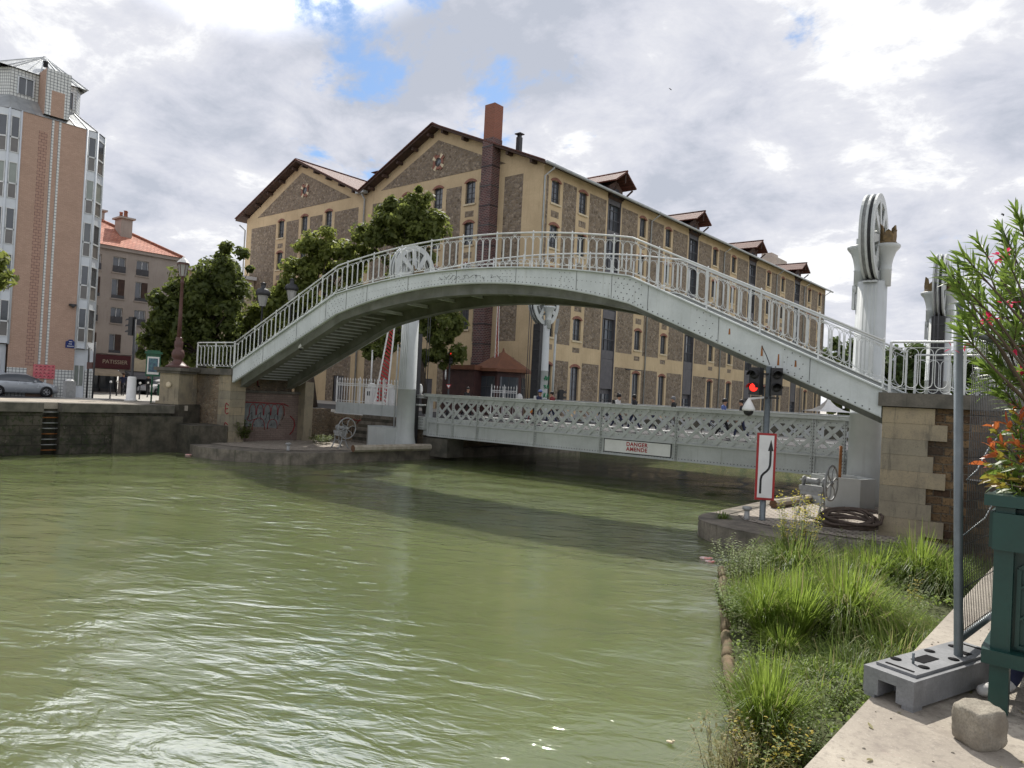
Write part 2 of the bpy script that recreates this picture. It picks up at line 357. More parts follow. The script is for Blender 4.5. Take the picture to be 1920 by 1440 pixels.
def coursed():
    m, g = newmat('coursed_ochre_rubble'); p = g.obj(); x, y, z = g.xyz(p); w = g.noise(p, 3.2, 3, .6, out=1); wx, wy, wz = g.xyz(w)
    u = g.m('ADD', g.m('ADD', x, y), g.m('MULTIPLY', wx, .10)); v = g.m('ADD', z, g.m('MULTIPLY', wz, .07))
    br = g.n('ShaderNodeTexBrick', {'Vector': g.vec(u, v), 'Color1': (.075, .045, .026, 1), 'Color2': (.27, .175, .085, 1), 'Mortar': (.13, .105, .075, 1), 'Scale': 1.0, 'Mortar Size': .022, 'Mortar Smooth': .4, 'Bias': -.15, 'Brick Width': .46, 'Row Height': .235}, None, offset=.5)
    pit = g.noise(p, 16, 6, .75); col = g.mix(g.mr(pit, .5, .64, 0, .85), br.outputs[0], (.022, .016, .011)); col = g.mix(g.mr(g.noise(p, 9, 4, .7), .58, .72, 0, .5), col, (.36, .26, .15))
    col = g.mix(g.mr(g.noise(p, .8, 5, .7), .45, .65, 0, .6), col, (.04, .034, .027))
    h = g.m('ADD', g.m('MULTIPLY', br.outputs[1], -1.0), g.m('MULTIPLY', pit, 1.1))
    g.out(col, .93, 0, g.bump(h, .9, .05)); return m
M['meuliere'] = coursed()
M['meuliere_l'] = stonemat('pale_meuliere', [(.20, .14, .09), (.33, .25, .16), (.26, .19, .12), (.40, .32, .22)], .22, (.22, .18, .13), bump=.04, stretch=(1, 1, 1.3), grime=(.09, .085, .07, .55))
M['graffbrick'] = brickmat('pinkish_abutment_brick', (.205, .15, .125), (.25, .185, .155), (.13, .115, .10), .34, .13, .014, vary=.75, bump=.012)
M['kerb'] = mk('kerb_granite', (.27, .235, .19), (.10, .092, .075), 1.6, .9, .02, streak=(.055, .055, .035, .85), fine=.6, bsc=9)
M['cobble'] = brickmat('platform_setts', (.36, .31, .26), (.47, .42, .35), (.12, .10, .08), .30, .20, .03, horiz=True, vary=.5, bump=.02)
M['concrete'] = None
def quaymat():
    m, g = newmat('worn_quay_concrete'); p = g.geo()
    n1 = g.noise(p, .8, 7, .65); n2 = g.noise(p, 22, 6, .75); n3 = g.noise(p, 95, 3, .8)
    col = g.mix(g.mr(n1, .32, .68), (.43, .385, .315), (.29, .255, .21))
    col = g.mix(g.mr(n2, .48, .66, 0, .6), col, (.19, .165, .14))
    col = g.mix(g.mr(n3, .55, .75, 0, .55), col, (.56, .52, .45))
    col = g.mix(g.mr(g.noise(p, 2.1, 5, .7), .52, .66, 0, .6), col, (.20, .17, .145))
    col = g.mix(g.mr(g.noise(p, 3.3, 4, .6), .62, .72, 0, .3), col, (.46, .27, .26))
    h = g.m('ADD', g.m('MULTIPLY', n2, .6), g.m('MULTIPLY', n3, .5))
    g.out(col, .9, 0, g.bump(h, .55, .006)); return m
M['concrete'] = quaymat()
M['pave'] = mk('pale_pavement', (.46, .44, .40), (.39, .37, .335), .5, .9, .003, fine=.2)
M['asphalt'] = mk('asphalt', (.06, .06, .062), (.045, .045, .047), .6, .9, .004, fine=.3)
M['wood'] = mk('weathered_timber', (.47, .42, .35), (.30, .26, .20), 3, .85, .004, fine=.4)
M['woodend'] = mk('timber_end_grain', (.16, .085, .045), (.09, .05, .03), 8, .9, .004)
M['rope'] = mk('dark_rope_hose', (.055, .04, .033), (.09, .065, .05), 9, .75, .003)
M['block'] = mk('recycled_plastic_grey', (.25, .255, .26), (.16, .165, .17), 5, .62, .0035, fine=.4, bsc=60)
M['block_in'] = mk('block_hole_shade', (.012, .012, .013), None, 6, .9, spec=.1)
M['cobblestone'] = mk('rough_granite_sett', (.36, .325, .26), (.19, .165, .13), 7, .93, .02, fine=.7, bsc=26)
M['soil'] = mk('dark_wet_soil', (.045, .055, .02), (.075, .085, .03), 5, .95, .03, fine=.4, bsc=14)
M['coir'] = mk('coir_roll', (.20, .14, .085), (.09, .085, .04), 4, .95, .02, fine=.6, bsc=40)
M['bark'] = mk('tree_bark', (.075, .058, .042), (.045, .036, .028), 5, .95, .02)
M['stem'] = mk('brown_stem', (.10, .075, .05), (.06, .045, .03), 14, .8)
M['leaf_a'] = leafmat('lime_tree_leaf', (.075, .10, .024), (.165, .19, .05), .52)
M['leaf_b'] = leafmat('bright_tree_leaf', (.095, .125, .028), (.21, .235, .06), .54)
M['leaf_d'] = leafmat('dark_tree_leaf', (.055, .078, .02), (.125, .15, .038), .5)
M['leaf_far'] = leafmat('far_tree_leaf', (.05, .085, .025), (.10, .14, .04), .35)
M['oleander'] = leafmat('oleander_leaf', (.055, .105, .018), (.15, .215, .04), .42, 6, .4)
M['redleaf'] = leafmat('red_young_leaf', (.34, .045, .022), (.42, .13, .035), .4, 9, .35)
M['orleaf'] = leafmat('orange_green_leaf', (.28, .15, .03), (.20, .21, .035), .4, 9, .35)
M['grass'] = leafmat('fresh_sedge', (.085, .145, .020), (.225, .30, .055), .48, 1.2, .45)
M['grass_d'] = leafmat('dark_sedge', (.07, .12, .02), (.17, .23, .055), .4, 1.2, .5)
M['grass_dry'] = leafmat('straw_sedge', (.20, .19, .085), (.33, .30, .15), .35, 1.2, .6)
M['herb'] = leafmat('herb_leaf', (.085, .14, .025), (.20, .265, .06), .42, 1.5)
M['herb_pale'] = leafmat('pale_herb_leaf', (.13, .17, .06), (.27, .31, .13), .4, 1.5)
M['yellowleaf'] = leafmat('yellowing_leaf', (.42, .34, .03), (.55, .42, .05), .4, 3)
M['flower'] = leafmat('crimson_petal', (.42, .012, .05), (.55, .03, .09), .35, 5)
M['skin'] = mk('skin', (.42, .24, .165), (.38, .21, .14), 6, .6)
M['skin_d'] = mk('brown_skin', (.13, .07, .045), None, 6, .6)
M['hair'] = mk('dark_hair', (.012, .01, .009), None, 20, .6)
M['cloth_k'] = mk('black_cloth', (.014, .014, .016), (.022, .022, .025), 9, .85)
M['cloth_n'] = mk('navy_cloth', (.02, .025, .06), (.03, .036, .08), 9, .85)
M['cloth_g'] = mk('grey_cloth', (.20, .20, .21), (.15, .15, .16), 9, .85)
M['cloth_w'] = mk('white_cloth', (.68, .67, .65), None, 9, .85)
M['cloth_b'] = mk('blue_cloth', (.11, .16, .38), None, 9, .85)
M['cloth_r'] = mk('dark_red_cloth', (.20, .035, .035), None, 9, .85)
M['cloth_o'] = mk('orange_cloth', (.75, .25, .02), None, 9, .8)
M['cloth_beige'] = mk('beige_cloth', (.42, .35, .24), None, 9, .85)
M['carpaint'] = mk('silver_blue_car_paint', (.46, .49, .52), (.43, .46, .49), 1, .25, metal=.3, spec=.6)
M['carwhite'] = mk('white_car_paint', (.74, .74, .74), None, 1, .25, spec=.6)
M['tyre'] = mk('tyre_rubber', (.022, .022, .023), None, 8, .85)
M['alloy'] = mk('alloy_rim', (.52, .53, .55), (.4, .41, .43), 4, .3, metal=.7)
M['headlamp'] = glassmat('headlamp_lens', (.55, .57, .6), .1)
M['lampglass'] = glassmat('lantern_glass', (.22, .22, .21), .12, .6)
M['lampbrown'] = mk('brown_lamp_paint', (.115, .055, .045), (.085, .042, .036), 4, .5)
M['blue'] = mk('enamel_blue', (.012, .03, .16), None, 3, .35)
M['kioskroof'] = mk('kiosk_copper_brown', (.20, .085, .045), (.15, .065, .038), 2, .7, .003)
M['kioskwall'] = mk('kiosk_dark_brown', (.085, .04, .035), (.06, .03, .028), 2, .6)
M['burgundy'] = mk('burgundy_fascia', (.085, .014, .018), None, 2, .5)
M['beige'] = mk('beige_awning', (.50, .42, .31), (.42, .35, .26), 2, .85)
M['poster'] = mk('poster_print', (.05, .07, .12), (.10, .22, .24), 7, .5)
M['pinkposter'] = mk('pink_mural', (.55, .09, .13), (.62, .22, .22), 5, .6)
M['graf_red'] = mk('red_spray_paint', (.30, .022, .03), (.17, .025, .028), 4, .7)
M['graf_fill'] = mk('grey_blue_spray_fill', (.21, .23, .225), (.13, .135, .13), 2.6, .85, fine=.6)
M['graf_blk'] = mk('black_spray_paint', (.02, .02, .022), (.05, .05, .05), 8, .7)
M['graf_grn'] = mk('green_spray_paint', (.02, .22, .09), None, 8, .7)
M['redlamp'] = emit('lit_red_lamp', (1, .03, .02), 2.2)
M['pinkfoam'] = mk('litter_plastic', (.75, .72, .7), (.7, .25, .2), 14, .5)
# ------------------------------------------------------------------ canal water: real waves near, fine ripples in the shader
def watermat():
    m, g = newmat('canal_water'); p = g.geo()
    pr = g.n('ShaderNodeMapping', {0: p, 'Rotation': (0, 0, -.5)})
    n1 = g.noise(g.scale(pr, (.62, 1.35, 1)), 1.9, 4, .5, dist=.5)
    n2 = g.noise(g.scale(pr, (.6, 1.4, 1)), 5.5, 3, .5, dist=.3)
    n3 = g.noise(p, .12, 3, .6)
    h = g.m('ADD', g.m('MULTIPLY', n1, .085), g.m('MULTIPLY', n2, .013))
    calm = g.mr(n3, .38, .62, .45, 1.25)
    nr = g.n('ShaderNodeBump', {'Height': g.m('MULTIPLY', h, calm), 'Strength': .6, 'Distance': 1.0})
    col = g.mix(g.mr(g.noise(p, .09, 4, .6), .35, .65), (.142, .168, .074), (.116, .140, .062))
    g.out(col, .02, 0, nr, .5, {'IOR': 1.75, 'Subsurface Weight': 1.0, 'Subsurface Radius': (2.6, 3.2, 1.6), 'Subsurface Scale': 1.0}); return m
M['water'] = watermat()
def water():
    def cuts(a, b, st, far):
        o = []; x = a
        while x < b: o.append(x); x += st
        return o + far
    xs = [-60, -50] + cuts(-44, -1, .22, [-1, 0.5]); ys = [-60, -20] + cuts(-2, 30, .22, [30 + .5 * i for i in range(20)] + [45, 60, 90, 150, 320])
    rw = random.Random(3); waves = []
    for i in range(22):
        L = rw.uniform(.7, 3.4); th = rw.gauss(.55, .5); k = 2 * PI / L
        waves.append((k * math.cos(th + PI / 2), k * math.sin(th + PI / 2), rw.uniform(0, 6.28), .0026 * L ** 1.0))
    vs = []
    for yy in ys:
        for xx in xs:
            z = 0.0
            if -44 <= xx <= -1 and -2 <= yy <= 45:
                e = .6 + .5 * math.sin(xx * .21 + 1.3) * math.sin(yy * .17 + xx * .07)
                for kx, ky, ph, a in waves: z += a * math.sin(kx * xx + ky * yy + ph)
                z *= e
            vs.append((xx, yy, z))
    n = len(xs); fs = [(j * n + i, j * n + i + 1, (j + 1) * n + i + 1, (j + 1) * n + i) for j in range(len(ys) - 1) for i in range(n - 1)]
    b = MB(); b.add(vs, fs, 0, True); return tag(b.build('water', M['water']), kind='structure')
water()
# ------------------------------------------------------------------ ground on both banks
ST = 2.55                                # street level
def slab(name, polys, z, mats, kind='structure', zb=None, mi=0):
    b = MB()
    for po in polys:
        if zb is None: b.add([(x, y, z) for x, y in po], [tuple(range(len(po)))], mi)
        else: b.prism([(x, y, zb) for x, y in po], (0, 0, z - zb), mi)
    return tag(b.build(name, mats), kind=kind)
wq = lambda s, o: tuple(W(s, o, 0).xy)
slab('far_street', [[(-900, -400), (-41.6, -400), (-41.6, 19.6), (-900, 19.6)], [(-900, 19.6), (-44, 19.6), (-44, 29.5), (-900, 29.5)],
                    [(-900, 29.5), wq(36, 8.75), wq(26.4, 8.75), (-32.2, 44), (-32.2, 900), (-900, 900)]], ST - .12, M['pave'])
slab('far_quay_pavement', [[(-46.6, -60), (-41.05, -60), (-41.05, 19.8), (-46.6, 19.8)]], ST, M['concrete'], zb=ST - .3)
slab('roadway', [[(-53.5, -60), (-46.9, -60), (-46.9, 21), (-53.5, 21)], [wq(60, 10.5), wq(26.5, 10.5), wq(26.5, 19), wq(60, 19)], [wq(1.5, 10.5), wq(-60, 10.5), wq(-60, 19), wq(1.5, 19)]], ST - .105, M['asphalt'])
slab('near_quay_pavement', [[(-1.05, -60), (900, -60), (900, 23.3), (-1.05, 23.3)]], ST, M['concrete'], zb=-1.5)
slab('right_bank_ground', [[wq(-.5, 8.75), wq(1.9, 8.75), wq(1.9, 20.5), (-7.2, 46), (-7.2, 900), (900, 900), (900, 23.3), (-3.2, 23.3)]], ST - .12, M['pave'])
# low landing platforms: setts with a granite rim
def platform(name, rim, z, label):
    t = thing(name, label, 'landing platform', (rim[0][0], rim[0][1], 0))
    cx = sum(p[0] for p in rim) / len(rim); cy = sum(p[1] for p in rim) / len(rim)
    b = MB(); b.prism([(x, y, -1.2) for x, y in rim], (0, 0, z + 1.2 - .02)); b.build('kerb', M['kerb'], t)
    return t, cx, cy
rimR = [(-3.6, 20.1), (-3.6, 32), wq(1.9, 8.7), (-10.4, 33), (-10.4, 46), (-10.75, 46), (-10.62, 30), (-10.5, 22.4), (-10.35, 21.75), (-10.05, 21.2), (-9.5, 20.75), (-8.8, 20.5), (-7.8, 20.3), (-6.4, 20.15)]
t, cx, cy = platform('landing_platform', rimR, .55, 'rounded stone landing platform with sunlit setts beside the red framed arrow sign')
b = MB(); b.add([(x, y, .552) for x, y in [(-4, 22.6), (-4, 31), (-9.7, 31.5), (-9.75, 23.4), (-9.1, 22.4), (-8, 22.1), (-6, 22.2)]], [tuple(range(7))]); b.build('setts', M['cobble'], t)
b = MB(); b.prism([(x, y, .538) for x, y in rimR[7:] + [(-6.4, 21.9), (-8, 21.85), (-9.3, 22.2), (-9.95, 23.2), (-10.05, 30)]], (0, 0, .012)); b.build('rim', M['kerb'], t)
rimL = [(-38.5, 21.2), (-38.4, 18.75), (-36.9, 18.5), (-35.7, 18.75), (-34.4, 19.4), (-33.1, 20.15), (-32.35, 20.9), (-31.95, 22.2), (-31.85, 26), (-31.85, 46), (-32.4, 46), (-40.2, 40)]
t, cx, cy = platform('landing_platform', rimL, .6, 'long stone landing platform below the graffiti covered abutment wall')
b = MB(); b.add([(x, y, .6) for x, y in [(-39.5, 20), (-36.8, 20.1), (-34.8, 20.9), (-33.4, 22.2), (-32.9, 24), (-32.9, 30), (-39.5, 29)]], [tuple(range(7))]); b.build('setts', M['cobble'], t)
# ------------------------------------------------------------------ walls of the canal
def qwall():
    t = thing('quay_wall', 'mossy dark stone quay wall below the street with the parked silver car', 'wall', (-41, 0, 0))
    b = MB()
    for y0, y1 in ((-60, 12.35), (13.15, 18.6)):
        b.bx((-41.9, y0, -1.5), (-40.55, y1, 2.12))
    b.bx((-41.9, 12.35, -1.5), (-41.3, 13.15, 2.12)); b.build('wall_face', M['mossy'], t)
    b = MB()
    for y0, y1 in ((-60, 12.35), (13.15, 18.75)): b.bx((-41.7, y0, 2.123), (-40.42, y1, 2.56))
    b.bx((-41.7, 12.353, 2.123), (-41.2, 13.147, 2.56)); b.build('coping', M['stone_dirty'], t)
    b = MB(); b.bx((-41.1, 15.6, -1), (-40.3, 19.2, 1.95)); b.bx((-41.2, 18.9, -1), (-38.7, 21.0, 1.55)); b.build('base_course', M['quaystone'], t)
qwall()
t = thing('quay_ladder', 'rusty iron ladder set into the dark slot of the mossy quay wall', 'ladder', (-40.9, 12.75, 0))
for k in range(8):
    b = MB(); b.tube([(-40.85, 12.37, .2 + k * .27), (-40.85, 13.13, .2 + k * .27)], .03); b.build('rung', M['rust'] if k % 3 == 0 else M['castiron'], t)
def back_walls():
    # retaining walls that carry the road to the lifting bridge
    b = MB(); b.prism([W(26.9, 8.55, -1), W(36, 8.55, -1), W(36, 9.2, -1), W(26.9, 9.2, -1)], (0, 0, 3.3)); b.prism([W(34.9, 5.76, -1), W(35.4, 5.76, -1), W(35.4, 8.54, -1), W(34.9, 8.54, -1)], (0, 0, 3.55)); b.prism([W(26.4, 8.6, -1), W(26.9, 8.6, -1), W(26.9, 20.5, -1), W(26.4, 20.5, -1)], (0, 0, 3.4))
    center(b, 'retaining_wall', M['meuliere_l'], 'pale stone retaining wall under the white spiked fence, tagged in black', 'wall', loc=W(31, 8.5, 0))
    b = MB(); b.prism([W(-.6, 8.5, -1), W(1.9, 8.5, -1), W(1.9, 20.5, -1), W(-.6, 20.5, -1)], (0, 0, 3.4))
    center(b, 'retaining_wall', M['quaystone'], 'dark stone retaining wall behind the hexagonal box on the setts', 'wall', loc=W(1.5, 8.5, 0))
    b = MB(); b.bx((-33.2, 41, -1.5), (-32.1, 300, 2.5)); center(b, 'canal_wall', M['quaystone'], 'far dark canal wall seen under the lifting bridge, below the warehouse', 'wall', loc=(-32.1, 41, 0))
    b = MB(); b.bx((-7.4, 46, -1.5), (-6.2, 300, 2.5)); center(b, 'canal_wall', M['quaystone'], 'far canal wall on the bank opposite the warehouse', 'wall', loc=(-7, 46, 0))
back_walls()
# ------------------------------------------------------------------ abutments of the footbridge
def abutment_right():
    t = thing('stone_abutment', 'ochre rubble abutment with pale stone quoins holding the right foot of the footbridge', 'abutment', (-5.46, 23.5, 0))
    b = MB(); b.prism([W(.02, .15, 0), W(.02, 5.4, 0), W(-9, 5.4, 0), W(-9, .15, 0)], (0, 0, 4.35)); b.build('rubble_core', M['meuliere'], t)
    b = MB(); z = .2; i = 0
    while z < 4.3:
        h = min(.46, 4.34 - z); w = (1.15, 1.62, 1.3)[i % 3]
        b.prism([W(.05, .05 + .01 * (i % 2), z), W(-w, .05 + .01 * (i % 2), z), W(-w, .9, z), W(.05, .9, z)], (0, 0, h - .005)); z += h; i += 1
    b.build('quoin', M['stone'], t)
    b = MB(); b.prism([W(.16, -.08, 4.36), W(-9, -.08, 4.36), W(-9, 5.5, 4.36), W(.16, 5.5, 4.36)], (0, 0, .40)); b.build('coping', M['stone_dirty'], t)
abutment_right()
def abutment_left():
    t = thing('stone_abutment', 'weathered stone abutment with graffiti carrying the left foot of the footbridge', 'abutment', W(33.4, 0, 0))
    b = MB(); b.prism([W(34.5, .12, 0), W(37.4, .12, 0), W(37.4, 5.0, 0), W(34.5, 5.0, 0)], (0, 0, 4.4)); b.build('rubble_core', M['meuliere_l'], t)
    for s0, s1, o in ((33.42, 34.05, .0), (34.06, 34.62, .03), (37.05, 37.6, .05)):
        b = MB()
        for k in range(9): b.prism([W(s0, o, .3 + k * .46), W(s1, o, .3 + k * .46), W(s1, 1.0, .3 + k * .46), W(s0, 1.0, .3 + k * .46)], (0, 0, .45))
        b.build('pilaster', M['stone'], t)
    b = MB(); b.prism([W(33.3, -.1, 4.42), W(38.2, -.1, 4.42), W(38.2, 5.2, 4.42), W(33.3, 5.2, 4.42)], (0, 0, .36)); b.build('coping', M['stone_dirty'], t)
    b = MB(); b.prism([W(33.9, .6, 0), W(34.6, .6, 0), W(34.6, 5.1, 0), W(33.9, 5.1, 0)], (0, 0, 3.45)); b.build('brick_face', M['graffbrick'], t)
    b = MB(); b.prism([W(33.75, .6, 3.46), W(35.1, .6, 3.46), W(35.1, 5.1, 3.46), W(33.75, 5.1, 3.46)], (0, 0, .14)); b.build('bearing_ledge', M['stone_dirty'], t)
    b = MB(); b.prism([W(33.3, 5.1, 0), W(34.4, 5.1, 0), W(34.4, 5.75, 0), W(33.3, 5.75, 0)], (0, 0, 4.25)); b.build('pillar', M['stone'], t)
    # spray paint on the brick face: filled letter shapes with a red outline
    P = lambda u, z, e=.0: W(33.9 - .012 - e, .6 + u, z)
    b = MB(); b.prism([P(.55, 1.5), P(3.0, 1.35), P(3.35, 2.3), P(3.2, 2.75), P(.8, 2.85), P(.45, 2.3)], BD * -.006); b.build('graffiti_fill', M['graf_fill'], t)
    b = MB()
    def stroke(pts, r=.02, mi=0): b.tube([P(u, z, .015) for u, z in pts], r, 5, mi)
    def arch(u0, u1, zb, zt, mi=0, r=.02): stroke([(u0, zb)] + [((u0 + u1) / 2 - (u1 - u0) / 2 * math.cos(PI * k / 8), zb + (zt - zb) * math.sin(PI * k / 8) ** .6) for k in range(9)] + [(u1, zb)], r, mi)
    stroke([(.25, 2.75), (.7, 2.9), (1.6, 2.88), (2.6, 2.86), (3.4, 2.84), (3.75, 2.7)], .03)
    for i in range(5): arch(1.0 + .5 * i, 1.46 + .5 * i, 2.12 + .04 * (i % 2), 2.80)
    stroke([(1.0, 2.12), (.85, 1.9), (1.05, 1.78), (1.4, 1.9)]); arch(1.25, 2.1, 1.25, 1.98); arch(2.3, 3.0, 1.3, 1.9)
    stroke([(3.9, 2.1), (4.2, 1.85), (4.28, 1.5), (4.15, 1.15), (3.95, .95)], .03)
    stroke([(.05, 2.7), (.2, 2.3), (.1, 1.9), (.25, 1.4), (.2, 1.0)], .05, 1); stroke([(.35, 2.6), (.15, 2.4), (.45, 2.2), (.2, 2.0), (.4, 1.6)], .045, 1)
    for i in range(14): stroke([(.7 + .2 * i, 1.5 + .35 * ((i * 7) % 3)), (.78 + .2 * i, 1.62 + .35 * ((i * 7) % 3)), (.82 + .2 * i, 1.5 + .35 * ((i * 5) % 3))], .014, 1)
    Q = lambda u, z: W(33.42 + u, -.012, z)
    for z0 in (2.2, 1.1):
        b.tube([Q(.05, z0 + .5), Q(.3, z0 + .62), Q(.38, z0 + .45), Q(.36, z0 + .1), Q(.2, z0), Q(.05, z0 + .08)], .03, 5, 0); b.tube([Q(.34, z0 + .3), Q(.1, z0 + .32)], .03, 5, 0)
    b.build('graffiti_outline', [M['graf_red'], M['graf_blk']], t)
    # the retaining wall's black tag
    t2 = bpy.data.objects['retaining_wall']
    b = MB(); R = lambda u, z: W(33.6 - u, 8.52, z)
    for pts in ([(.0, 1.0), (.05, 1.7), (.35, 1.6), (.1, 1.4), (.4, 1.2), (.0, 1.0)], [(.5, 1.45), (.6, 1.05), (.8, 1.5)], [(.95, 1.1), (1.0, 1.5), (1.25, 1.35), (1.1, 1.05), (.95, 1.1)], [(1.35, 1.5), (1.5, 1.1), (1.7, 1.5), (1.9, 1.1)]):
        b.tube([R(u, z) for u, z in pts], .03, 5, 0)
    b.tube([R(-.2, 1.95), R(.6, 1.98), R(1.6, 1.92), R(2.0, 2.1)], .03, 5, 1); b.tube([R(1.3, 1.7), R(1.6, 2.0), R(1.9, 1.75), R(2.2, 2.05)], .03, 5, 1)
    o = b.build('graffiti_tag', [M['graf_blk'], M['graf_red']]); o.data.transform(Matrix.Translation(-t2.location)); o.parent = t2
abutment_left()
# pier with the lamp beside the left abutment
def lamp_pier():
    c = (-42.1, 19.55, 0); a = math.radians(28); x = Vector((math.cos(a), math.sin(a), 0)); y = Vector((-math.sin(a), math.cos(a), 0)); Rb = (x, y, ZV)
    t = thing('lamp_pier', 'square weathered stone pier with a moulded cap under the tall brown street lamp', 'pier', c)
    b = MB(); b.box((c[0], c[1], 1.3), (1.9, 1.9, 2.6), 0, Rb); b.build('plinth', M['quaystone'], t)
    b = MB(); b.box((c[0], c[1], 3.48), (1.25, 1.25, 1.75), 0, Rb); b.box((c[0], c[1], 2.68), (1.5, 1.5, .17), 0, Rb); b.build('shaft', M['stone'], t)
    b = MB(); b.box((c[0], c[1], 4.43), (1.5, 1.5, .14), 0, Rb); b.box((c[0], c[1], 4.60), (1.75, 1.75, .19), 0, Rb); b.build('cap', M['stone_dirty'], t)
    p = Vector(c) - y * .64 + ZV * 3.7; b = MB(); b.lathe([(.0, 0), (.17, .02), (.17, .07), (.1, .1), (.0, .11)], p, 12, 0, True, (x, ZV, -y)); b.build('stone_boss', M['cream'], t)
    L = (-42.1, 19.55, 4.70)
    t = thing('street_lamp', 'tall brown cast iron street lamp with a pale lantern standing on the stone pier', 'street lamp', L)
    b = MB(); b.lathe([(.66, 0), (.66, .08), (.5, .16), (.36, .30), (.25, .42), (.25, .5), (.34, .62), (.36, .8), (.3, 1.0), (.2, 1.1), (.24, 1.25), (.24, 1.5), (.17, 1.6), (.2, 1.7), (.14, 1.78)], L, 14); b.build('base', M['lampbrown'], t)
    b = MB(); b.lathe([(.13, 1.75), (.10, 3.2), (.085, 4.9), (.13, 4.95), (.09, 5.05), (.07, 5.25), (.16, 5.32)], L, 10); b.build('post', M['lampbrown'], t)
    b = MB(); b.lathe([(.17, 5.33), (.29, 6.0)], L, 6, 0, False); ln = b.build('lantern', M['lampglass'], t)
    b = MB()
    for k in range(6):
        an = PI / 3 * k; b.bar((L[0] + .17 * math.cos(an), L[1] + .17 * math.sin(an), L[2] + 5.33), (L[0] + .30 * math.cos(an), L[1] + .30 * math.sin(an), L[2] + 6.0), .03, .03)
    b.lathe([(.36, 6.0), (.34, 6.06), (.3, 6.1)], L, 6, 0, False); b.build('lantern_frame', M['lampbrown'], ln)
    b = MB(); b.lathe([(.36, 6.11), (.2, 6.3), (.1, 6.36), (.06, 6.45), (.01, 6.5)], L, 6, 0, False); b.build('lantern_roof', M['white'], ln)
lamp_pier()
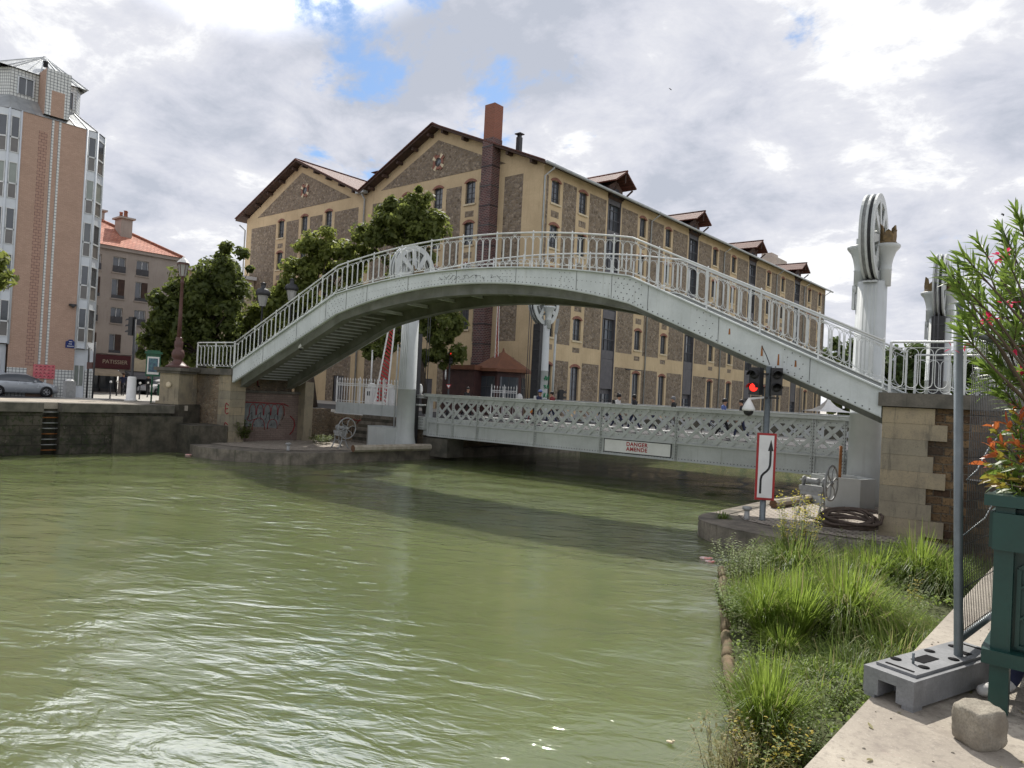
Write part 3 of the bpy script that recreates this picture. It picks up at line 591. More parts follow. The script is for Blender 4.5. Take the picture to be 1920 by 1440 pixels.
# ------------------------------------------------------------------ the arched footbridge
SC = 16.66
def topz(s):
    u = abs(s - SC)
    return 9.40 - .01128 * u * u if u <= 8.1 else 8.66 - (u - 8.1) * (8.66 - 4.83) / (16.6 - 8.1)
def botz(s):
    u = abs(s - SC)
    return 8.82 - .0171 * u * u if u <= 8.1 else 7.70 - (u - 8.1) * (7.70 - 4.03) / (16.6 - 8.1)
def footbridge():
    t = thing('footbridge', 'pale grey riveted iron footbridge arching high over the canal, with steps at both ends', 'footbridge', W(SC, 2.3, 8.5))
    ss = sorted(set([.08, 33.28, SC - 8.1, SC + 8.1] + [SC - 8.1 + 16.2 * i / 20 for i in range(21)] + [.08 + 8.48 * i / 4 for i in range(5)] + [33.28 - 8.52 * i / 4 for i in range(5)]))
    def band(b, o0, o1, fz0, fz1, mi=0):
        for a, c in zip(ss[:-1], ss[1:]):
            b.hexa([W(a, o0, fz0(a)), W(c, o0, fz0(c)), W(c, o1, fz0(c)), W(a, o1, fz0(a)), W(a, o0, fz1(a)), W(c, o0, fz1(c)), W(c, o1, fz1(c)), W(a, o1, fz1(a))], mi)
    def girder(o, out):                  # out = -1 for the side towards the basin
        b = MB(); band(b, o, o + .03, botz, topz)
        band(b, o - .12, o + .26, lambda s: topz(s) + .002, lambda s: topz(s) + .05)
        band(b, o + (.03 if out < 0 else -.12), o + (.15 if out < 0 else .0), lambda s: botz(s) - .03, lambda s: botz(s) + .002)
        if out < 0:
            f = o - .004
            def riv(s, z, r=.024):
                c = W(s, f, z); x = BD * r; zz = ZV * r
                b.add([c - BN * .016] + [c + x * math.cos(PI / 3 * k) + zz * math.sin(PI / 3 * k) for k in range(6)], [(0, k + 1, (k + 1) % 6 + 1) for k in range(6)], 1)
            s = .4
            while s < 33.2: riv(s, botz(s) + .07); s += .2
            s = 5.0
            while s < 29:
                if abs(s - SC) < 8: riv(s, topz(s) - .36, .017)
                s += .2
            for s0 in (2.6, 5.6, SC - 8.1, 11.3, 14.2, 17.4, 20.3, 23.0, SC + 8.1, 28.2, 31.0):
                kink = abs(abs(s0 - SC) - 8.1) < .1
                for i in range(5 if kink else 3):
                    for j in range(5 if kink else 4):
                        sx = s0 + (i - (2 if kink else 1)) * .24 + (j % 2) * .1; riv(sx, botz(sx) + .14 + (topz(sx) - botz(sx) - .25) * j / (4 if kink else 3), .024 if kink else .019)
                sx = s0 - .75 if kink else s0 - .45
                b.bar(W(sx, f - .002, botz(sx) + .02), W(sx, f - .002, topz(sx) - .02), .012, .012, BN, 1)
                if kink: sx = s0 + .75; b.bar(W(sx, f - .002, botz(sx) + .02), W(sx, f - .002, topz(sx) - .02), .012, .012, BN, 1)
            for px, py, ln in ((1368, 616, .2), (1429, 648, .34), (1460, 664, .36), (1492, 676, .2)):
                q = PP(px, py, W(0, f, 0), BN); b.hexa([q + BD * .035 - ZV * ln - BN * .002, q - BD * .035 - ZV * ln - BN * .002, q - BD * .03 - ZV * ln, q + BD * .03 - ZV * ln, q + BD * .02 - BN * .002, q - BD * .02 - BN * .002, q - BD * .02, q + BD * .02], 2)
        return b.build('girder', [M['paint'], M['rivet'], M['rust']], t)
    gf = girder(0.0, -1); girder(4.6, 1)
    b = MB(); r2 = random.Random(5)      # pencil-thin tags on the girder
    u = 820
    while u < 930:
        q = [PP(u + r2.uniform(-3, 6) + 2.2 * k, 520 + r2.uniform(-5, 5), W(0, -.012, 0), BN) for k in range(4)]; b.tube(q, .006, 4); u += r2.uniform(7, 15)
    b.build('graffiti_tag', M['graf_blk'], gf)
    # arched ribs inside the girders, lower than them
    rb = lambda s: botz(s) - (.38 - .16 * (abs(s - SC) / 8.1) ** 2 if abs(s - SC) < 8.1 else .21)
    for o in (.58, 3.74):
        b = MB(); band(b, o, o + .34, rb, lambda s: topz(s) - .15); band(b, o - .07, o + .41, lambda s: rb(s) - .03, lambda s: rb(s) - .002); b.build('arch_rib', M['paint_shaded'], t)
    b = MB()
    for a, c in zip(ss[:-1], ss[1:]):
        if abs((a + c) / 2 - SC) < 8.1: b.hexa([W(a, .27, rb(a) + .52), W(c, .27, rb(c) + .52), W(c, 4.57, rb(c) + .52), W(a, 4.57, rb(a) + .52), W(a, .27, rb(a) + .62), W(c, .27, rb(c) + .62), W(c, 4.57, rb(c) + .62), W(a, 4.57, rb(a) + .62)])
    b.build('deck', M['paint_shaded'], t)
    n = 24
    for side in (0, 1):
        b = MB()
        for k in range(n):
            u0 = 8.1 + 8.5 * k / n; u1 = 8.1 + 8.5 * (k + 1) / n; sg = 1 if side else -1
            s0, s1 = SC + sg * u0, SC + sg * u1; z = rb((s0 + s1) / 2) + .66
            b.hexa([W(s0, .27, z - .05), W(s1, .27, z - .05), W(s1, 4.57, z - .05), W(s0, 4.57, z - .05), W(s0, .27, z), W(s1, .27, z), W(s1, 4.57, z), W(s0, 4.57, z)])
            b.hexa([W(s1, .27, z - .22), W(s1 - sg * .03, .27, z - .22), W(s1 - sg * .03, 4.57, z - .22), W(s1, 4.57, z - .22), W(s1, .27, z - .052), W(s1 - sg * .03, .27, z - .052), W(s1 - sg * .03, 4.57, z - .052), W(s1, 4.57, z - .052)])
            b.bar(W(s1, .95, z - .25), W(s1, 3.7, z - .25), .06, .05, ZV, 1)  # pale bar added at each riser to stand in for its shading line
        b.build('stair', [M['paint_shaded'], M['lift']], t)
    for k in range(9):
        s = SC - 7.2 + 1.8 * k; b = MB(); b.bar(W(s, .93, rb(s) + .44), W(s, 3.73, rb(s) + .44), .05, .14); b.bar(W(s, .93, rb(s) + .36), W(s, 3.73, rb(s) + .36), .15, .025); b.build('cross_beam', M['paint'], t)
    # railings
    def rail(o):
        R = lambda s, h: W(s, o, topz(s) + .05 + h)
        N = 18; ks = [.08 + 33.2 * k / N for k in range(N + 1)]
        fine = sorted(set(ks + [SC - 8.1, SC + 8.1] + [SC - 8 + i for i in range(17)]))
        b = MB(); b.tube([R(s, 1.40) for s in fine], .036, 7); b.tube([R(s, 1.24) for s in fine], .013, 4); b.tube([R(s, .13) for s in fine], .016, 4); b.build('handrail', M['rail'], t)
        for k, s in enumerate(ks):
            b = MB(); b.bar(R(s, -.04), R(s, 1.38), .045, .045, BN); b.bar(R(s, -.06), R(s, .0), .13, .13, BN); b.tube([R(s, 1.36), R(s, 1.47), R(s, 1.49)], [.02, .03, .005], 6); b.build('railing_post', M['rail'], t)
        for s0, s1 in zip(ks[:-1], ks[1:]):
            b = MB(); m = 5; w = (s1 - s0) / m
            for i in range(m):
                c = s0 + w * (i + .5); hw = w * .43; pts = []
                for k in range(9): an = PI * k / 8; pts.append((c + hw * math.cos(an), 1.06 + hw * 1.05 * math.sin(an)))
                for k in range(9): an = PI + PI * k / 8; pts.append((c + hw * math.cos(an), .32 + hw * 1.05 * math.sin(an)))
                b.tube([R(a, h) for a, h in pts], .0105, 4, 0, True, True)
                if i < m - 1: b.tube([R(c + w / 2, .13), R(c + w / 2, .34), R(c + w / 2, 1.02), R(c + w / 2, 1.24)], [.007, .014, .014, .007], 4)
            c = (s0 + s1) / 2; b.torus(R(c, 1.315), .055, .011, BD, ZV, 10, 4)
            b.build('railing_panel', M['rail'], t)
    rail(.02); rail(4.58)
footbridge()
# level railings on the abutments at each end
def flat_rail(label, a, b_, n, group=None):
    a = Vector(a); b_ = Vector(b_); d = (b_ - a).normalized(); L = (b_ - a).length
    t = thing('iron_railing', label, 'railing', a, group)
    b = MB(); b.tube([a + ZV * 1.5, b_ + ZV * 1.5], .034, 6); b.tube([a + ZV * 1.33, b_ + ZV * 1.33], .014, 4); b.tube([a + ZV * .12, b_ + ZV * .12], .015, 4); b.build('handrail', M['rail'], t)
    for k in range(n + 1):
        p = a + d * (L * k / n); b = MB(); b.bar(p, p + ZV * 1.5, .07, .07, d); b.build('railing_post', M['rail'], t)
    for k in range(n):
        p0 = a + d * (L * k / n); w = L / n; m = max(3, round(w / .36)); u = w / m; b = MB()
        for i in range(m):
            c = u * (i + .5); hw = u * .43; pts = [(c + hw * math.cos(PI * j / 8), 1.15 + hw * math.sin(PI * j / 8)) for j in range(9)] + [(c + hw * math.cos(PI + PI * j / 8), .32 + hw * math.sin(PI + PI * j / 8)) for j in range(9)]
            b.tube([p0 + d * x + ZV * h for x, h in pts], .014, 4, 0, True, True)
        b.torus(p0 + d * w / 2 + ZV * 1.415, .06, .012, d, ZV, 10, 4)
        b.build('railing_panel', M['rail'], t)
flat_rail('short level iron railing on the left abutment beside the brown street lamp', W(37.1, .06, 4.78), W(33.3, .06, 4.78), 2)
flat_rail('level iron railing with looped bars along the front of the right abutment', W(-.1, .06, 4.76), W(-7.6, .06, 4.76), 4)
flat_rail('level iron railing along the rear edge of the right abutment', W(-.1, 5.3, 4.76), W(-7.6, 5.3, 4.76), 4)
def dome(label, p, arm=None, sz=1.0):
    p = Vector(p); t = thing('dome_camera', label, 'security camera', p)
    b = MB(); b.lathe([(.03 * sz, .30 * sz), (.05 * sz, .27 * sz), (.12 * sz, .14 * sz), (.17 * sz, .03 * sz), (.17 * sz, -.03 * sz)], p, 14); b.build('housing', M['white'], t)
    b = MB(); b.ball(p - ZV * .04 * sz, .135 * sz, 14); b.build('dome', M['black'], t)
    if arm: b = MB(); b.bar(p + ZV * .3 * sz, Vector(arm), .06, .06); b.build('bracket', M['white'], t)
q = PP(564, 652, W(0, .62, 0), BN); dome('black dome camera hanging under the left stair of the footbridge', q, q + ZV * .75, .8)
# ------------------------------------------------------------------ the lifting bridge
LO = 8.5; SL, SR = 25.95, 2.4; ZB, ZT = 1.42, 3.92
POSTS = [25.2, 24.0, 22.15, 18.18, 14.16, 10.12, 6.1, 4.0, 2.75]
def liftbridge():
    t = thing('lift_bridge', 'grey riveted lifting road bridge with latticed sides lying low across the canal', 'lift bridge', W(14.2, 14, 2.5))
    def truss(o, out, detail):
        f = o - .03 if out < 0 else o + .05
        b = MB(); P = lambda s, z, e=0.0: W(s, o + e * (1 if out > 0 else -1), z)
        def plate(s0, s1, z0, z1, e0, e1, mi=0): b.hexa([P(s0, z0, e0), P(s1, z0, e0), P(s1, z0, e1), P(s0, z0, e1), P(s0, z1, e0), P(s1, z1, e0), P(s1, z1, e1), P(s0, z1, e1)], mi)
        plate(SR, SL, ZB, 2.24, 0, -.03); plate(SR, SL, 2.24, 2.52, .02, -.012); plate(SR, SL, 3.48, 3.75, .02, -.012)
        plate(SR, SL, ZB - .03, ZB, .12, -.2); plate(SR, SL, ZB + .002, ZB + .16, .025, .002); plate(SR, SL, 2.19, 2.27, .10, .022)
        plate(SR - .05, SL + .35, ZT - .17, ZT - .02, .17, -.3); plate(SR - .05, SL + .35, ZT - .018, ZT, .20, -.33)
        for s0, s1 in zip(POSTS[:-1], POSTS[1:]):
            zl, zh = 2.28, 3.74; H = zh - zl; pit = .72; s = s1 - H
            def diag(s, sg, e):
                a, c = s, s + H; za, zc = (zl, zh) if sg > 0 else (zh, zl)
                if a < s1: za += (s1 - a) * sg; a = s1
                if c > s0: zc -= (c - s0) * sg; c = s0
                if c - a > .05: b.bar(P(a, za, e), P(c, zc, e), .022, .155 if e > .03 else .13, BN.cross(P(c, zc) - P(a, za)), 0)
            while s < s0:
                diag(s, -1, .062); diag(s + .30, 1, .022); s += pit
        for s in POSTS:
            w = .07 if s not in (4.0,) else .12
            plate(s - w, s + w, ZB + .005, ZT - .172, .07, .01); plate(s - .014, s + .014, ZB + .005, ZT - .172, .15, .071)
        plate(SL - .08, SL, ZB, ZT - .17, .06, -.25)
        # tapered end over the bearing
        b.hexa([P(SL + .002, ZB, 0), P(SL + .42, ZB, 0), P(SL + .42, ZB, -.3), P(SL + .002, ZB, -.3), P(SL + .002, ZT - .175, 0), P(SL + .14, ZT - .175, 0), P(SL + .14, ZT - .175, -.3), P(SL + .002, ZT - .175, -.3)])
        if detail:
            def riv(s, z, e, r=.021):
                r *= 1.35
                c = P(s, z, e); b.add([c - BN * .014] + [c + BD * (r * math.cos(PI / 3 * k)) + ZV * (r * math.sin(PI / 3 * k)) for k in range(6)], [(0, k + 1, (k + 1) % 6 + 1) for k in range(6)], 1)
            s = SR + .1
            while s < SL: riv(s, ZB + .08, .027); s += .155
            for s in POSTS:
                z = ZB + .12
                while z < ZT - .25: riv(s - .045, z, .072, .018); riv(s + .045, z, .072, .018); z += .135
            s = SR + .2
            while s < SL: riv(s, 3.62, .022, .016); riv(s, 2.42, .022, .016); s += .24
            s = SR + .3
            while s < SL - .3: riv(s, 3.0 + .21 * ((int(s * 7) % 5) - 2), .076, .017); s += .14
        b.build('truss_girder', [M['lift'], M['rivet']], t)
    truss(LO, -1, True); truss(19.3, 1, False)
    b = MB(); b.prism([W(SR, LO + .35, 2.38), W(SL, LO + .35, 2.38), W(SL, 18.95, 2.38), W(SR, 18.95, 2.38)], (0, 0, .14)); b.build('deck', M['asphalt'], t)
    for k in range(9):
        s = SR + .4 + 2.84 * k; b = MB(); b.bar(W(s, LO + .3, 1.95), W(s, 19, 1.95), .2, .8); b.build('cross_girder', M['lift'], t)
    b = MB(); b.tube([W(SR + .2, LO + .75, 2.72), W(SL - 1.6, LO + .75, 2.72)], .05, 6); b.build('guard_rail', M['white'], t)
    for s in (SL + .25, SR - .25):       # sheaves and bolted plate at the corners
        b = MB()
        if s > 10:
            c = W(s + .35, LO - .15, 3.62); b.lathe([(.0, 0), (.38, .0), (.40, .04), (.34, .08), (.34, .14), (.40, .18), (.38, .22), (0, .23)], c, 16); b.build('guide_sheave', M['castiron'], t)
            b = MB(); c = W(s + .4, LO - .15, 3.22); b.torus(c, .36, .05, BD, BN, 18, 6); b.build('guide_ring', M['rail'], t)
            b = MB(); b.lathe([(.10, 0), (.15, .25), (.12, .5), (.03, .62)], W(s + .45, LO - .1, 3.86), 10); b.build('beacon', M['white'], t)
            b = MB(); b.hexa([W(s - .1, LO - .25, 1.75), W(s + .75, LO - .25, 1.75), W(s + .75, LO + .3, 1.75), W(s - .1, LO + .3, 1.75), W(s - .1, LO - .25, 2.5), W(s + .75, LO - .25, 2.5), W(s + .75, LO + .3, 2.5), W(s - .1, LO + .3, 2.5)])
            for i in range(6):
                for j in range(4): b.box(W(s + .02 + i * .13, LO - .255, 1.85 + j * .17), (.045, .02, .045), 1)
            b.build('bearing_bracket', [M['lift'], M['rivet']], t)
    b = MB(); b.prism([W(SL - 1.5, LO + .1, .2), W(SL + .6, LO + .1, .2), W(SL + .6, LO + 1.6, .2), W(SL - 1.5, LO + 1.6, .2)], (0, 0, 1.1)); center(b, 'bearing_block', M['stone_dirty'], 'dark stone bearing block under the left end of the lifting bridge', 'bearing block', loc=W(SL, LO, .2))
liftbridge()
def danger_sign():
    e = LO - .04; c = W(12.12, e, 1.835)
    t = thing('warning_sign', 'long white warning sign with red capitals on the side of the lifting bridge', 'sign', c)
    b = MB(); b.hexa([W(10.32, e, 1.50), W(13.95, e, 1.50), W(13.95, e + .03, 1.50), W(10.32, e + .03, 1.50), W(10.32, e, 2.19), W(13.95, e, 2.19), W(13.95, e + .03, 2.19), W(10.32, e + .03, 2.19)]); b.build('border', M['black'], t)
    b = MB(); b.hexa([W(10.37, e - .008, 1.55), W(13.90, e - .008, 1.55), W(13.90, e - .002, 1.55), W(10.37, e - .002, 1.55), W(10.37, e - .008, 2.14), W(13.90, e - .008, 2.14), W(13.90, e - .002, 2.14), W(10.37, e - .002, 2.14)]); b.build('board', M['white'], t)
    for s, z in (('DANGER', 1.98), ('AMENDE', 1.74)):
        text('lettering', s, .265, W(12.12, e - .012, z), -BD, ZV, M['red'], t, .003, bold=.009)
danger_sign()
# ------------------------------------------------------------------ the four pylons with their rope wheels
def pylon(s, o, z0, label, road):
    """road = +1 when the roadway lies on the far side (+BN), -1 otherwise"""
    c = W(s, o, 0); X, Y = -BD, BN; Rb = (X, Y, ZV)
    t = thing('lift_pylon', label, 'pylon', W(s, o, z0), 'rope wheel pylons at the corners of the lifting bridge')
    P = lambda x, y, z: c + X * x + Y * y + ZV * z
    def ring(hx, hy, z, n=10):           # rounded ends in x
        r = hy; k = []
        for i in range(n + 1): an = -PI / 2 + PI * i / n; k.append(P(hx - r + r * math.cos(an), r * math.sin(an), z))
        for i in range(n + 1): an = PI / 2 + PI * i / n; k.append(P(-hx + r + r * math.cos(an), r * math.sin(an), z))
        return k
    b = MB(); lv = [(.86, .62, z0), (.86, .62, z0 + .1), (.74, .5, z0 + .3), (.66, .43, z0 + .75), (.615, .40, z0 + 1.2), (.60, .39, z0 + 3.5), (.615, .405, z0 + 3.51), (.615, .405, z0 + 3.56), (.595, .385, z0 + 3.57), (.55, .36, 9.28)]
    vs = []; fs = []
    for hx, hy, z in lv: vs += ring(hx, hy, z)
    m = len(vs) // len(lv)
    for i in range(len(lv) - 1):
        for j in range(m): j2 = (j + 1) % m; fs.append((i * m + j, i * m + j2, (i + 1) * m + j2, (i + 1) * m + j))
    fs.append(tuple((len(lv) - 1) * m + j for j in range(m)))
    b.add(vs, fs, 0, True)
    for sg in (-1, 1):
        for x in (-.22, -.08, .08, .22):
            b.bar(P(x, sg * .385, z0 + 3.6), P(x * .95, sg * .355, 9.1), .035, .04, Y)
        b.bar(P(.0, sg * .39, 9.2), P(.01, sg * .39, 9.24), .5, .05)
    b.box(P(0, 0, 9.25), (.52, .95, .06), 0, Rb); b.build('shaft', M['tower'], t)
    for sg in (-1, 1):
        cc = P(sg * .47, 0, 0); b = MB()
        b.lathe([(.20, 9.1), (.205, 9.7), (.22, 9.72), (.22, 9.76), (.205, 9.78), (.21, 9.95), (.26, 10.2), (.34, 10.42), (.45, 10.56), (.49, 10.62), (.49, 10.68), (.45, 10.72), (.2, 10.74)], cc, 20)
        b.build('capital', M['tower'], t)
        if 1.7 < s < 1.9 and sg < 0: continue      # only the outer crown shows on the nearest pylon
        b = MB(); b.lathe([(.36, 10.73), (.36, 10.79), (.30, 10.84), (.27, 10.95), (.12, 11.0)], cc, 12)
        for k in range(6):
            an = PI / 4 + PI / 3 * k; dx = X * math.cos(an) + Y * math.sin(an); tx = X * -math.sin(an) + Y * math.cos(an); base = cc + dx * .27 + ZV * 10.84
            tip = .68 if k % 3 == 0 else .42
            pts = [base - tx * .17, base + tx * .17, base + tx * .17 + ZV * .2 + dx * .02, base + tx * .10 + ZV * .5 * tip / .6 + dx * .04, base + ZV * tip + dx * .10, base - tx * .10 + ZV * .5 * tip / .6 + dx * .04, base - tx * .17 + ZV * .2 + dx * .02]
            b.add(pts + [p - dx * .06 for p in pts], [(0, 1, 2, 3, 4, 5, 6), (13, 12, 11, 10, 9, 8, 7)] + [(i, i + 7, (i + 1) % 7 + 7, (i + 1) % 7) for i in range(7)])
        b.build('crown_finial', M['gold'], t)
    w = MB(); wc = P(0, 0, 11.02); R = 1.70; n = 40   # double grooved rope wheel standing along the canal
    def annulus(r0, r1, x0, x1, mi=0):
        vs = []
        for i in range(n):
            an = 2 * PI * i / n; q = Y * math.cos(an) + ZV * math.sin(an)
            vs += [wc + q * r0 + X * x0, wc + q * r1 + X * x0, wc + q * r1 + X * x1, wc + q * r0 + X * x1]
        fs = []
        for i in range(n):
            a = 4 * i; d = 4 * ((i + 1) % n)
            for k in range(4): fs.append((a + k, a + (k + 1) % 4, d + (k + 1) % 4, d + k))
        w.add(vs, fs, mi)
    for x0, x1 in ((-.25, -.17), (-.04, .04), (.17, .25)): annulus(R - .34, R, x0, x1)
    annulus(R - .30, R - .10, -.169, -.041, 1); annulus(R - .30, R - .10, .041, .169, 2)
    annulus(.82, .93, -.12, .12); annulus(0.02, .30, -.2, .2)
    for k in range(8):
        an = 2 * PI * k / 8 + .2; q = Y * math.cos(an) + ZV * math.sin(an); tq = Y * -math.sin(an) + ZV * math.cos(an)
        for x in (-.24, .24): w.hexa([wc + q * .25 - tq * .12 + X * (x - .02), wc + q * .25 + tq * .12 + X * (x - .02), wc + q * .25 + tq * .12 + X * (x + .02), wc + q * .25 - tq * .12 + X * (x + .02), wc + q * 1.42 - tq * .17 + X * (x - .02), wc + q * 1.42 + tq * .17 + X * (x - .02), wc + q * 1.42 + tq * .17 + X * (x + .02), wc + q * 1.42 - tq * .17 + X * (x + .02)])
    w.build('rope_wheel', [M['tower'], M['castiron'], M['iron']], t)
    b = MB(); b.box(wc, (1.0, .3, .3), 0, Rb); b.bar(P(-.45, 0, 10.74), P(-.45, 0, 11.02), .3, .3); b.bar(P(.45, 0, 10.74), P(.45, 0, 11.02), .3, .3); b.build('axle', M['tower'], t)
    b = MB()
    for x in (-.09, .09): b.tube([P(x, road * (R - .06), 11.0), P(x, road * (R - .06), 2.6)], .028, 5)
    b.build('lifting_cable', M['iron'], t)
    b = MB(); b.box(P(0, road * .60, z0 + 3.6), (.62, .36, 6.6), 0, Rb)
    for k in range(9): b.box(P(0, road * .80, z0 + .7 + k * .72), (.5, .05, .08), 1, Rb)
    b.build('guide_rail', [M['black'], M['iron']], t)
    for sg in (-1, 1):
        b = MB(); b.lathe([(.17, 0), (.17, .14)], P(-.66, -.05, 9.0), 14, 0, True, (Y, ZV, X)); b.bar(P(-.63, -.05, 8.2), P(-.63, -.05, 9.15), .1, .26, Y)
    b.build('side_sheave', M['tower'], t)
    return t
pylon(1.80, 7.45, .55, 'nearest grey pylon on the right bank topped by a spoked rope wheel and gilded crowns', 1)
pylon(.75, 20.5, ST - .1, 'farther grey pylon on the right bank, its wheel half hidden by the oleander', -1)
pl = pylon(26.85, 7.45, .6, 'grey fluted pylon behind the footbridge, its wheel showing between the railing bars', 1)
pr = pylon(26.1, 20.5, ST - .1, 'far bank pylon seen whole beneath the arch, with green graffiti on its shaft', -1)
b = MB(); r3 = random.Random(9); cq = W(26.1, 20.42, 0) - BD * .60
for row in range(3):
    u = -.42
    while u < .4:
        q = [cq + BN * (u * .75 + .06 * k) + ZV * (5.45 - row * .62 + r3.uniform(-.2, .2)) for k in range(4)]; b.tube(q, .028, 4); u += .17
o = b.build('graffiti_tag', M['graf_grn'], pr)
# hexagonal counterpoise boxes with a rusty pole, on both platforms
def hexbox(c, r, h, rot, label, pole, pm, ph):
    c = Vector(c); t = thing('steel_box', label, 'steel box', c)
    b = MB(); n = 6; o = [c + Vector((r * math.cos(rot + PI / 3 * k) * 1.32, r * math.sin(rot + PI / 3 * k), 0)) for k in range(n)]; i = [c + (p - c) * .95 for p in o]
    for k in range(n):
        k2 = (k + 1) % n; b.hexa([o[k], o[k2], i[k2], i[k], o[k] + ZV * h, o[k2] + ZV * h, i[k2] + ZV * h, i[k] + ZV * h])
    b.build('casing', M['tower'], t)
    b = MB(); b.prism([p + ZV * (h - .16) for p in i], (0, 0, .05)); b.build('lid', M['castiron'], t)
    b = MB(); b.tube([c + Vector(pole), c + Vector(pole) + ZV * ph], .055 if pm == 'rust' else .045, 8); b.build('pole', M[pm], t)
hexbox(W(2.25, 5.95, .55), .86, 1.12, .25, 'broad hexagonal grey steel box with a rusty post on the right platform', (-.2, .3, .9), 'rust', 1.35)
hexbox(PZ(710, 838, .61) + Vector((-.3, .55, 0)), .95, 1.2, .3, 'grey hexagonal steel box with a yellow stained pole at the foot of the far pylon', (.35, .5, 1.0), 'rail', 5.2)
# ------------------------------------------------------------------ facade helper: a grid of faces with real openings
def facade(b, P, u0, u1, z0, z1, holes, panels, base=0):
    us = sorted(set([u0, u1] + [r[i] for r in holes + panels for i in (0, 1) if u0 < r[i] < u1])); zs = sorted(set([z0, z1] + [r[i] for r in holes + panels for i in (2, 3) if z0 < r[i] < z1]))
    for a, c in zip(us[:-1], us[1:]):
        for e, f in zip(zs[:-1], zs[1:]):
            mu, mz = (a + c) / 2, (e + f) / 2
            if any(h[0] < mu < h[1] and h[2] < mz < h[3] for h in holes): continue
            mi = base
            for p in panels:
                if p[0] < mu < p[1] and p[2] < mz < p[3]: mi = p[4]
            b.quad(P(a, e), P(c, e), P(c, f), P(a, f), mi)
def proto_window(name, w, h, parent, kind):
    """opening origin at its sill centre; x across, -y outwards"""
    r = bpy.data.objects.new(name, bpy.data.meshes.new(name)); b = MB(); dp = .24
    rev = {'wh': 'yellow', 'gr': 'yellow', 'house': 'greyrender', 'shut': 'greyrender'}[kind]
    for a, c, d, e in (((-w / 2, 0, 0), (-w / 2, dp, 0), (-w / 2, dp, h), (-w / 2, 0, h)), ((w / 2, dp, 0), (w / 2, 0, 0), (w / 2, 0, h), (w / 2, dp, h)), ((-w / 2, 0, h), (w / 2, 0, h), (w / 2, dp, h), (-w / 2, dp, h)), ((-w / 2, dp, 0), (w / 2, dp, 0), (w / 2, 0, 0), (-w / 2, 0, 0))): b.quad(a, c, d, e)
    fr = 1; f = .06
    b.bx((-w / 2, dp - .07, 0), (-w / 2 + f, dp - .02, h), fr); b.bx((w / 2 - f, dp - .07, 0), (w / 2, dp - .02, h), fr); b.bx((-w / 2 + f, dp - .07, h - f), (w / 2 - f, dp - .02, h), fr); b.bx((-w / 2 + f, dp - .07, 0), (w / 2 - f, dp - .02, f), fr)
    b.bx((-.035, dp - .065, f), (.035, dp - .02, h - f), fr)
    for k in ((1, 2, 3) if kind == 'wh' else (1, 2, 3, 4) if kind == 'gr' else ()): b.bx((-w / 2 + f, dp - .06, h * k / (4 if kind == 'wh' else 5) - .015), (w / 2 - f, dp - .025, h * k / (4 if kind == 'wh' else 5) + .015), fr)
    o = b.build(name, [M[rev], M['frame_d' if kind in ('wh', 'gr') else 'frame_w']], parent, False)
    b = MB(); b.quad((-w / 2, dp - .015, 0), (w / 2, dp - .015, 0), (w / 2, dp - .015, h), (-w / 2, dp - .015, h)); b.build('pane', M['glass'], o, False)
    if kind in ('wh', 'gr'):             # brick relieving arch, pale sill, little guard rail
        b = MB(); n = 8; W0, W1 = w / 2 + .02, w / 2 + .2; ri = .16; base = h - .14
        lo = [(-W0 + 2 * W0 * i / n, base + ri * math.sin(PI * i / n) ** .8) for i in range(n + 1)]; hi = [(-W1 + 2 * W1 * i / n, base + .06 + (.34) * (math.sin(PI * i / n) ** .7 if 0 < i < n else 0)) for i in range(n + 1)]
        hi[0] = (-W1, base + .05); hi[-1] = (W1, base + .05)
        for i in range(n): b.hexa([(lo[i][0], -.05, lo[i][1]), (lo[i + 1][0], -.05, lo[i + 1][1]), (lo[i + 1][0], .1, lo[i + 1][1]), (lo[i][0], .1, lo[i][1]), (hi[i][0], -.05, hi[i][1]), (hi[i + 1][0], -.05, hi[i + 1][1]), (hi[i + 1][0], .1, hi[i + 1][1]), (hi[i][0], .1, hi[i][1])])
        b.build('brick_arch', M['archbrick'], o, False)
        b = MB(); b.bx((-w / 2 - .14, -.12, -.15), (w / 2 + .14, dp, 0)); b.build('sill', M['cream'], o, False)
        if kind == 'wh':
            b = MB()
            for z in (.2, .36, .52): b.tube([(-w / 2, .03, z), (w / 2, .03, z)], .014, 4)
            b.build('guard_rail', M['iron'], o, False)
    else:
        b = MB(); b.bx((-w / 2 - .08, -.1, -.1), (w / 2 + .08, dp, 0)); b.build('sill', M['greyrender'], o, False)
        if kind == 'house':
            b = MB(); b.bx((-w / 2, -.06, .05), (w / 2, -.03, h * .42)); b.build('balustrade', M['frame_d'], o, False)
        else:
            b = MB(); b.bx((.02, .02, .03), (w / 2 - .02, .06, h)); b.bx((-w / 2, -.04, 0), (w / 2, -.02, .3), 1); b.build('shutter', [M['eavewood'], M['frame_d']], o, False)
    return o
